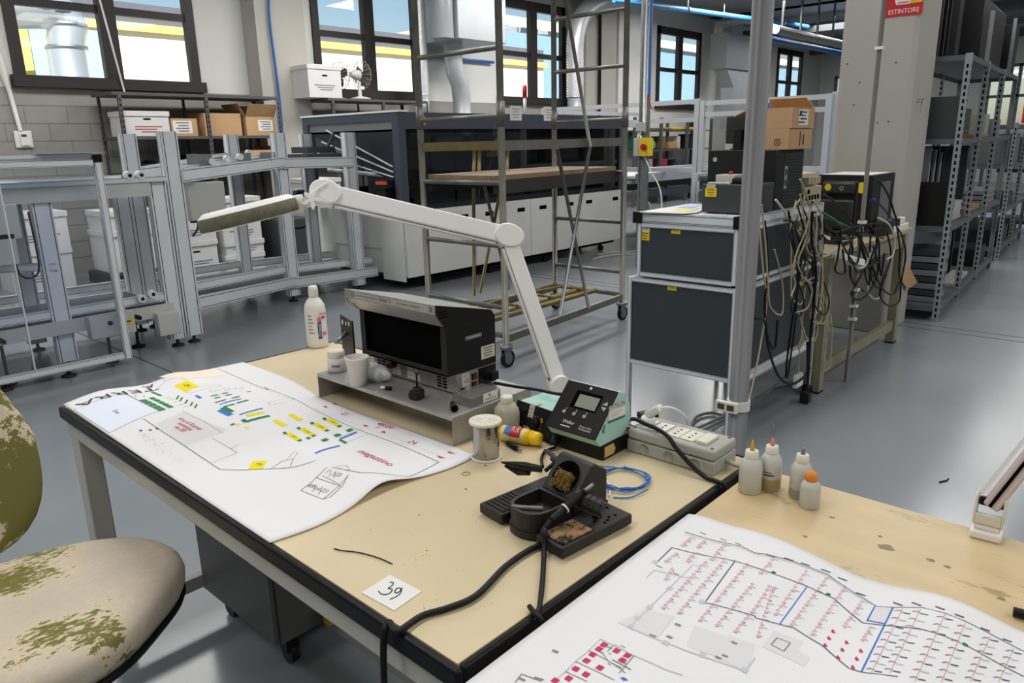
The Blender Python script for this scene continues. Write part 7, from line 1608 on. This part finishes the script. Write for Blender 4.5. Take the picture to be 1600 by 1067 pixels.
# ducts and pipes on the window wall
M_duct = mat('galvanised duct', 'aeb2b5', .45, .35, var=.06, scale=3); M_foilD = mat('foil flexible duct', 'd6d7d9', .38, .35, var=.1, scale=10, bump=.6, bscale=25)
def flex(name, label, pts, r, rib=.035):
    P = smooth_path([V(p) for p in pts], 10); out = []; acc = 0; rad = []
    n = int(sum((a-c).length for a, c in zip(P, P[1:]))/rib)*2; L = [0]
    for a, c in zip(P, P[1:]): L.append(L[-1]+(a-c).length)
    for k in range(n+1):
        s_ = L[-1]*k/n; i = max(j for j in range(len(L)) if L[j] <= s_+1e-9); i = min(i, len(P)-2); f_ = (s_-L[i])/max(1e-9, L[i+1]-L[i]); out.append(P[i].lerp(P[i+1], f_)); rad.append(r if k % 2 else r*.88)
    b = MB(); prev = len(b.v)
    ringN = 16; b.tube(out, r, ringN)
    for k in range(len(out)):
        for j in range(ringN): v = b.v[k*ringN+j]; b.v[k*ringN+j] = out[k]+(v-out[k])*(rad[k]/r)
    return tag(b.build(name, [M_foilD]), label, 'duct')
flex('flexible_duct', 'crinkled silver duct descending left of the grey air box behind the scaffold', [(8.60, 9.76, 4.4), (8.60, 9.76, 3.8), (8.60, 9.76, 3.0), (8.60, 9.76, 2.5), (8.60, 9.76, 2.26)], .105)
b = MB(); b.cyl((8.60, 9.76, 1.9), (8.60, 9.76, 2.255), .10, n=20); tag(b.build('duct_collar', [M_duct]), 'plain sheet-metal collar at the foot of the left crinkled duct', 'duct collar')
flex('flexible_duct', 'ribbed silver duct bending over behind the right side of the scaffold', [(14.0, 9.55, 4.3), (13.2, 9.55, 4.15), (12.7, 9.57, 3.85), (12.53, 9.6, 3.4), (12.52, 9.6, 2.8), (12.52, 9.6, 2.32)], .185, .05)
b = MB(); b.cyl((12.52, 9.6, 1.9), (12.52, 9.6, 2.3), .16, n=20); tag(b.build('duct_collar', [M_duct]), 'plain sheet-metal collar at the foot of the ribbed duct', 'duct collar')
t = thing('air_box', 'large grey sheet-metal air box hung high between the second and third windows', 'air unit', (9.3, 9.5, 3.07))
MB().box(8.82, 9.95, 9.1, 10.1, 3.09, 4.40).build('housing', [M_duct], t, world=True, bevel=.01)
b = MB(); b.tube([(8.62, 9.24, 3.08), (8.62, 9.24, 4.45)], .17, 24); b.build('round_duct', [M_duct], t, world=True)
b = MB(); b.tube([(9.17, 9.6, 3.09), (9.17, 9.6, 2.8), (9.2, 9.6, 2.62), (9.3, 9.6, 2.45), (9.33, 9.6, 2.2), (9.33, 9.6, 1.6)], .155, 20); b.build('down_pipe', [M_duct], t, world=True)
b = MB(); b.tube([(13.62, 9.80, .0), (13.62, 9.80, 4.45)], .035, 10); tag(b.build('drain_pipe', [M_black]), 'thin black vertical pipe on the pilaster right of the scaffold', 'pipe')
b = MB(); b.tube([(12.98, 9.98, 1.0), (12.98, 9.98, 3.75)], .15, 20); tag(b.build('round_duct', [mat('pale blue duct', 'aebfd6', .4, .2)]), 'smooth pale round duct beside the ribbed silver duct', 'duct')
b = MB(); b.tube([(9.8, 10.1, 2.6), (11.0, 10.1, 2.75)], .02, 8) if 0 else b.tube([(8.9, 10.12, 2.92), (10.7, 10.12, 2.92)], .025, 8); tag(b.build('blue_pipe', [mat('blue pipe', '2f6fb5', .45)]), 'short blue pipe under the grey air box', 'pipe')
t = thing('heater_unit', 'grey box heater unit on the wall with bent pipes above, right of the fourth window', 'heater', (18.6, 9.5, 2.5))
MB().box(17.85, 19.4, 9.05, 9.5, 3.12, 3.95).build('housing', [mat('mid grey unit', '7f8286', .5)], t, world=True, bevel=.01)
b = MB(); b.extr([V((18.0, 9.1, 3.12)), V((19.3, 9.1, 3.12)), V((19.2, 9.1, 2.7)), V((19.25, 9.1, 1.7)), V((18.5, 9.1, 1.7)), V((18.4, 9.1, 2.7))], (0, .35, 0)); b.build('duct_hood', [M_duct], t, world=True)
for k in range(2):
    b = MB(); b.tube([(18.1+.25*k, 9.5, 3.95), (18.1+.25*k, 9.5, 4.2-.04*k), (18.6+.2*k, 9.3, 4.3), (19.4, 9.0, 4.32)], .06, 10); b.build('pipe', [M_wp], t, world=True)
# overhead pipes
t = thing('pipe_run', 'bright blue air pipe running under the ceiling toward the far end', 'pipe', (15, 8.6, 4.1))
a, c = yp(985, 3, 8.0), yp(1180, 30, 8.0); 
MB().tube([a-(c-a)*.1, c, c+(c-a)*.6], .05, 10).build('pipe', [mat('bright blue pipe', '2f86c4', .4)], t, world=True)
for k in range(5):
    q = a+(c-a)*(.1+.3*k); b = MB(); b.cyl(q-V((.03, 0, 0)), q+V((.03, 0, 0)), .062, n=12); b.box(q.x-.01, q.x+.01, q.y-.01, q.y+.01, q.z, CEIL_Z); b.build('hanger', [M_steel], t, world=True)
t = thing('duct_run', 'grey duct with blue pipes hung under the far ceiling by the column', 'duct', (22, 7.5, 3.9))
a, c = yp(1212, 46, 7.0), yp(1300, 66, 7.0)
for k, (dz, r_, m_) in enumerate(((0, .09, M_duct), (-.16, .06, mat('blue pipe', '2f6fb5', .45)), (.14, .05, M_duct))): MB().tube([a+V((0, .15*k, dz)), c+V((0, .15*k, dz)), c+(c-a)*.5+V((0, .15*k, dz))], r_, 10).build('pipe', [m_], t, world=True)
for k in range(4): 
    q = a+(c-a)*(.1+.3*k); MB().box(q.x-.02, q.x+.02, q.y-.02, q.y+.02, q.z, CEIL_Z).build('hanger', [mat('dark hanger', '55585b', .6)], t, world=True)
b = MB()
for k, y in enumerate((2.8, 5.6)): b.box(-6, END_X, y-.09, y+.09, CEIL_Z-.22, CEIL_Z)
struct(b.build('trim_2', [mat('dark beam', '55595c', .7)]))
b = MB()
for x in (20.5, 26.0): b.box(x-.12, x+.12, -8, WALL_Y-.02, CEIL_Z-.45, CEIL_Z-.23)
struct(b.build('trim_3', [mat('dark beam', '55595c', .7)]))
# shelf of parts on the far wall
t = thing('parts_shelf', 'steel wall shelf full of small coloured parts under the fourth window', 'shelf', (16.3, 9.7, 0))
for x in (14.4, 15.5, 16.7, 17.9):
    for y in (9.4, 9.95): MB().box(x-.03, x+.03, y-.03, y+.03, 0, 1.95).build('upright', [M_dgs], t, world=True)
for z in (.3, .78, 1.24, 1.68): MB().box(14.4, 17.9, 9.42, 9.93, z-.03, z).build('shelf_board', [M_dgs], t, world=True)
rr = random.Random(31)
for z, items in ((1.243, ((14.7, .38, .34, 'green_motor', 'dark green motor', '1d6b4c'), (15.15, .2, .22, 'green_reel', 'pale green reel', '5fa07a'), (15.7, .2, .3, 'wooden_block', 'brown block', '7b5a3c'), (16.05, .35, .16, 'tan_box', 'tan box', 'a58858'), (16.45, .12, .3, 'white_tin', 'white and red tin', 'c9b7b0'), (16.95, .3, .34, 'black_box', 'black box', '161616'), (17.35, .3, .3, 'dark_reel', 'dark reel', '2b2b30'))), (1.683, ((16.2, 1.2, .06, 'yellow_strip', 'long yellow strip', 'd0b526'), (15.6, .5, .05, 'olive_strip', 'olive strip', '7d7a3a'), (17.45, .3, .18, 'black_pack', 'black pack', '1a1a1c'))), (.783, ((15.0, .35, .25, 'grey_bin', 'grey bin', '8b8f92'), (15.75, .25, .24, 'crimson_box', 'crimson box', '9c2742'), (16.5, .5, .2, 'slate_box', 'slate box', '3f4d5a')))):
    for (x, w_, h_, nm, ds, colr) in items:
        b = MB(); b.box(x, x+w_, 9.5, 9.8, z, z+h_)
        if 'motor' in nm or 'reel' in nm: b.cyl((x+w_/2, 9.44, z+h_/2), (x+w_/2, 9.5, z+h_/2), h_*.45, n=14)
        tag(b.build(nm, [mat('item '+colr, colr, .5)], bevel=.015), ds+' on the parts shelf under the fourth window', 'part')
tag(MB().box(13.9, 14.3, 8.6, 9.0, 1.42, 1.75).build('white_carton', [M_carton_w]), 'white crumpled carton behind the end of the black machine', 'box') if 0 else None
t = thing('blue_drum', 'blue plastic drum on the far rack under the heater unit', 'drum', (19.0, 8.65, 2.02)); 
b = MB(); b.lathe([(.24, 0), (.26, .02), (.26, .28), (.2, .33), (0, .33)], n=20); b.build('body', [mat('blue drum', '3f66b0', .4)], t)
# far rack that carries it and workbench clutter beyond
t = thing('far_rack', 'grey rack far off below the heater unit', 'shelf', (19.2, 8.65, 0))
for x in (18.3, 20.2):
    for y in (8.35, 8.95): MB().box(x-.03, x+.03, y-.03, y+.03, 0, 2.0).build('upright', [M_dgs], t, world=True)
for z in (.5, 1.1, 1.6, 2.02): MB().box(18.3, 20.2, 8.35, 8.95, z-.04, z).build('shelf_board', [M_dgs], t, world=True)
for k, (x, z, nm, ds, colr, w_, h_) in enumerate(((18.5, 1.601, 'black_unit', 'black unit on upper board of the far rack', '1b1b1d', .5, .28), (19.3, 1.601, 'grey_unit', 'grey unit on upper board of the far rack', '74777a', .6, .3), (18.5, 1.101, 'black_jars', 'black box on the middle board of the far rack', '151517', .7, .35), (19.5, 1.101, 'white_unit', 'white unit on the middle board of the far rack', 'c4c6c6', .5, .3))): tag(MB().box(x, x+w_, 8.4, 8.85, z, z+h_).build(nm, [mat('item '+colr, colr, .5)], bevel=.01), ds, 'unit')
t = thing('far_bench', 'long far workbench with test gear seen left of the column', 'workbench', (17, 4.6, 0))
MB().box(15.5, 18.5, 4.0, 5.2, .86, .9).build('benchtop', [M_offw], t, world=True)
for x in (15.6, 18.4):
    for y in (4.1, 5.1): MB().box(x-.04, x+.04, y-.04, y+.04, 0, .86).build('leg', [M_wal], t, world=True)
for (x, y, z, nm, ds, colr, w_, d_, h_) in ((15.7, 4.1, .901, 'green_board', 'pale green upright board on the far bench', '7f9d8a', .1, .5, .4), (15.8, 4.7, .901, 'blue_crate', 'dark blue crate on the far bench', '28395c', .5, .4, .35), (16.6, 4.15, .901, 'white_machine', 'white boxy machine on the far bench', 'b9bfc6', .7, .6, .55), (17.6, 4.3, .901, 'dark_instrument', 'dark instrument on the far bench', '26282c', .5, .6, .5)): tag(MB().box(x, x+w_, y, y+d_, z, z+h_).build(nm, [mat('item '+colr, colr, .5)], bevel=.01), ds, 'equipment')
t = thing('storage_cabinet', 'dark brown tall storage cabinet standing on far bench line left of the column', 'cabinet', (21.5, 6, 0)); MB().box(21, 21.6, 5.0, 7.2, 0, 1.95).build('body', [mat('dark brown cabinet', '3a302c', .5)], t, world=True)
for k in range(3): MB().box(20.98, 20.999, 5.03+.73*k, 5.73+.73*k, .08, 1.9).build('door', [mat('dark brown door', '43372f', .5)], t, world=True)
# ---------------------------------------------------------------- outside the windows
M_out = mat('cream facade', 'ddd6ca', .8, var=.06, scale=.6); M_ystr = mat('yellow stripe', 'e6d568', .6); M_par = mat('grey parapet', '5d5a64', .7, var=.1, scale=1); M_ogl = mat('facade glazing', '8aa0b5', .15, .2)
t = thing('factory_building', 'sunlit cream building with yellow stripe seen through the windows', 'building', (8, 22, 0))
BY = 20.0; zt = float(yp(570, 60, BY).z); zy = float(yp(570, 76, BY).z)
MB().box(-12, 24, BY, BY+8, 0, zy-.1).build('wall', [M_out], t, world=True)
MB().box(-12.1, 24.1, BY-.12, BY+8.1, zy-.1, zy+.08).build('stripe', [M_ystr], t, world=True); MB().box(-12, 24, BY-.02, BY+8, zy+.08, zt+.25).build('parapet', [M_par], t, world=True)
for k in range(9):
    x = -6+k*1.3; f = MB(); f.box(x, x+1.15, BY-.05, BY-.005, zy-2.3, zy-.35); f.build('window', [M_ogl if k % 3 else M_out], t, world=True)
    MB().box(x+1.17, x+1.25, BY-.08, BY-.005, zy-2.3, zy-.35).build('mullion', [mat('facade mullion', 'a09a8c', .6)], t, world=True)
t = thing('exhaust_duct', 'big bright metal duct bending down outside the leftmost window', 'duct', (5.0, 18.3, 0))
pts = [yp(0, 14, 17), yp(60, 14, 17), yp(88, 20, 17), yp(104, 40, 17), yp(104, 75, 17), V((yp(104, 75, 17).x, 17, .0))]
b = MB(); b.tube(smooth_path(pts[:-1], 4)+[pts[-1]], .36, 20); b.build('duct', [mat('bright duct metal', 'c9ced2', .3, .7)], t, world=True)
for q in pts[1:5]: b = MB(); b.cyl(q-V((0, 0, .03)), q+V((0, 0, .03)), .38, n=20); b.build('seam', [M_steel], t, world=True)
t = thing('yard_gate', 'glazed porch with yellow post outside the leftmost window', 'porch', (4.5, 18.8, 0)); q = yp(36, 60, 18.5)
MB().box(q.x-.08, q.x+.08, 18.4, 18.6, 0, yp(30, 30, 18.5).z).build('post', [M_ystr], t, world=True); MB().box(q.x+.1, q.x+1.6, 18.5, 18.55, 0, yp(60, 40, 18.5).z).build('glazing', [mat('porch glass', '9fb3c6', .2)], t, world=True)
t = thing('pale_building', 'pale blue-grey building seen through the far windows', 'building', (35, 25, 0))
MB().box(26, 60, 24, 32, 0, 6.5).build('wall', [mat('pale facade', '7793a3', .8)], t, world=True); MB().box(25.8, 60.2, 23.8, 32.2, 6.5, 6.9).build('parapet', [M_out], t, world=True)
t = thing('yard_ground', 'paved yard outside the windows', 'ground', (0, 20, -.2)); MB().box(-60, 80, WALL_Y+.3, 70, -.3, -.2).build('paving', [mat('yard paving', 'b5aa98', .9)], t, world=True); t['kind'] = 'structure'
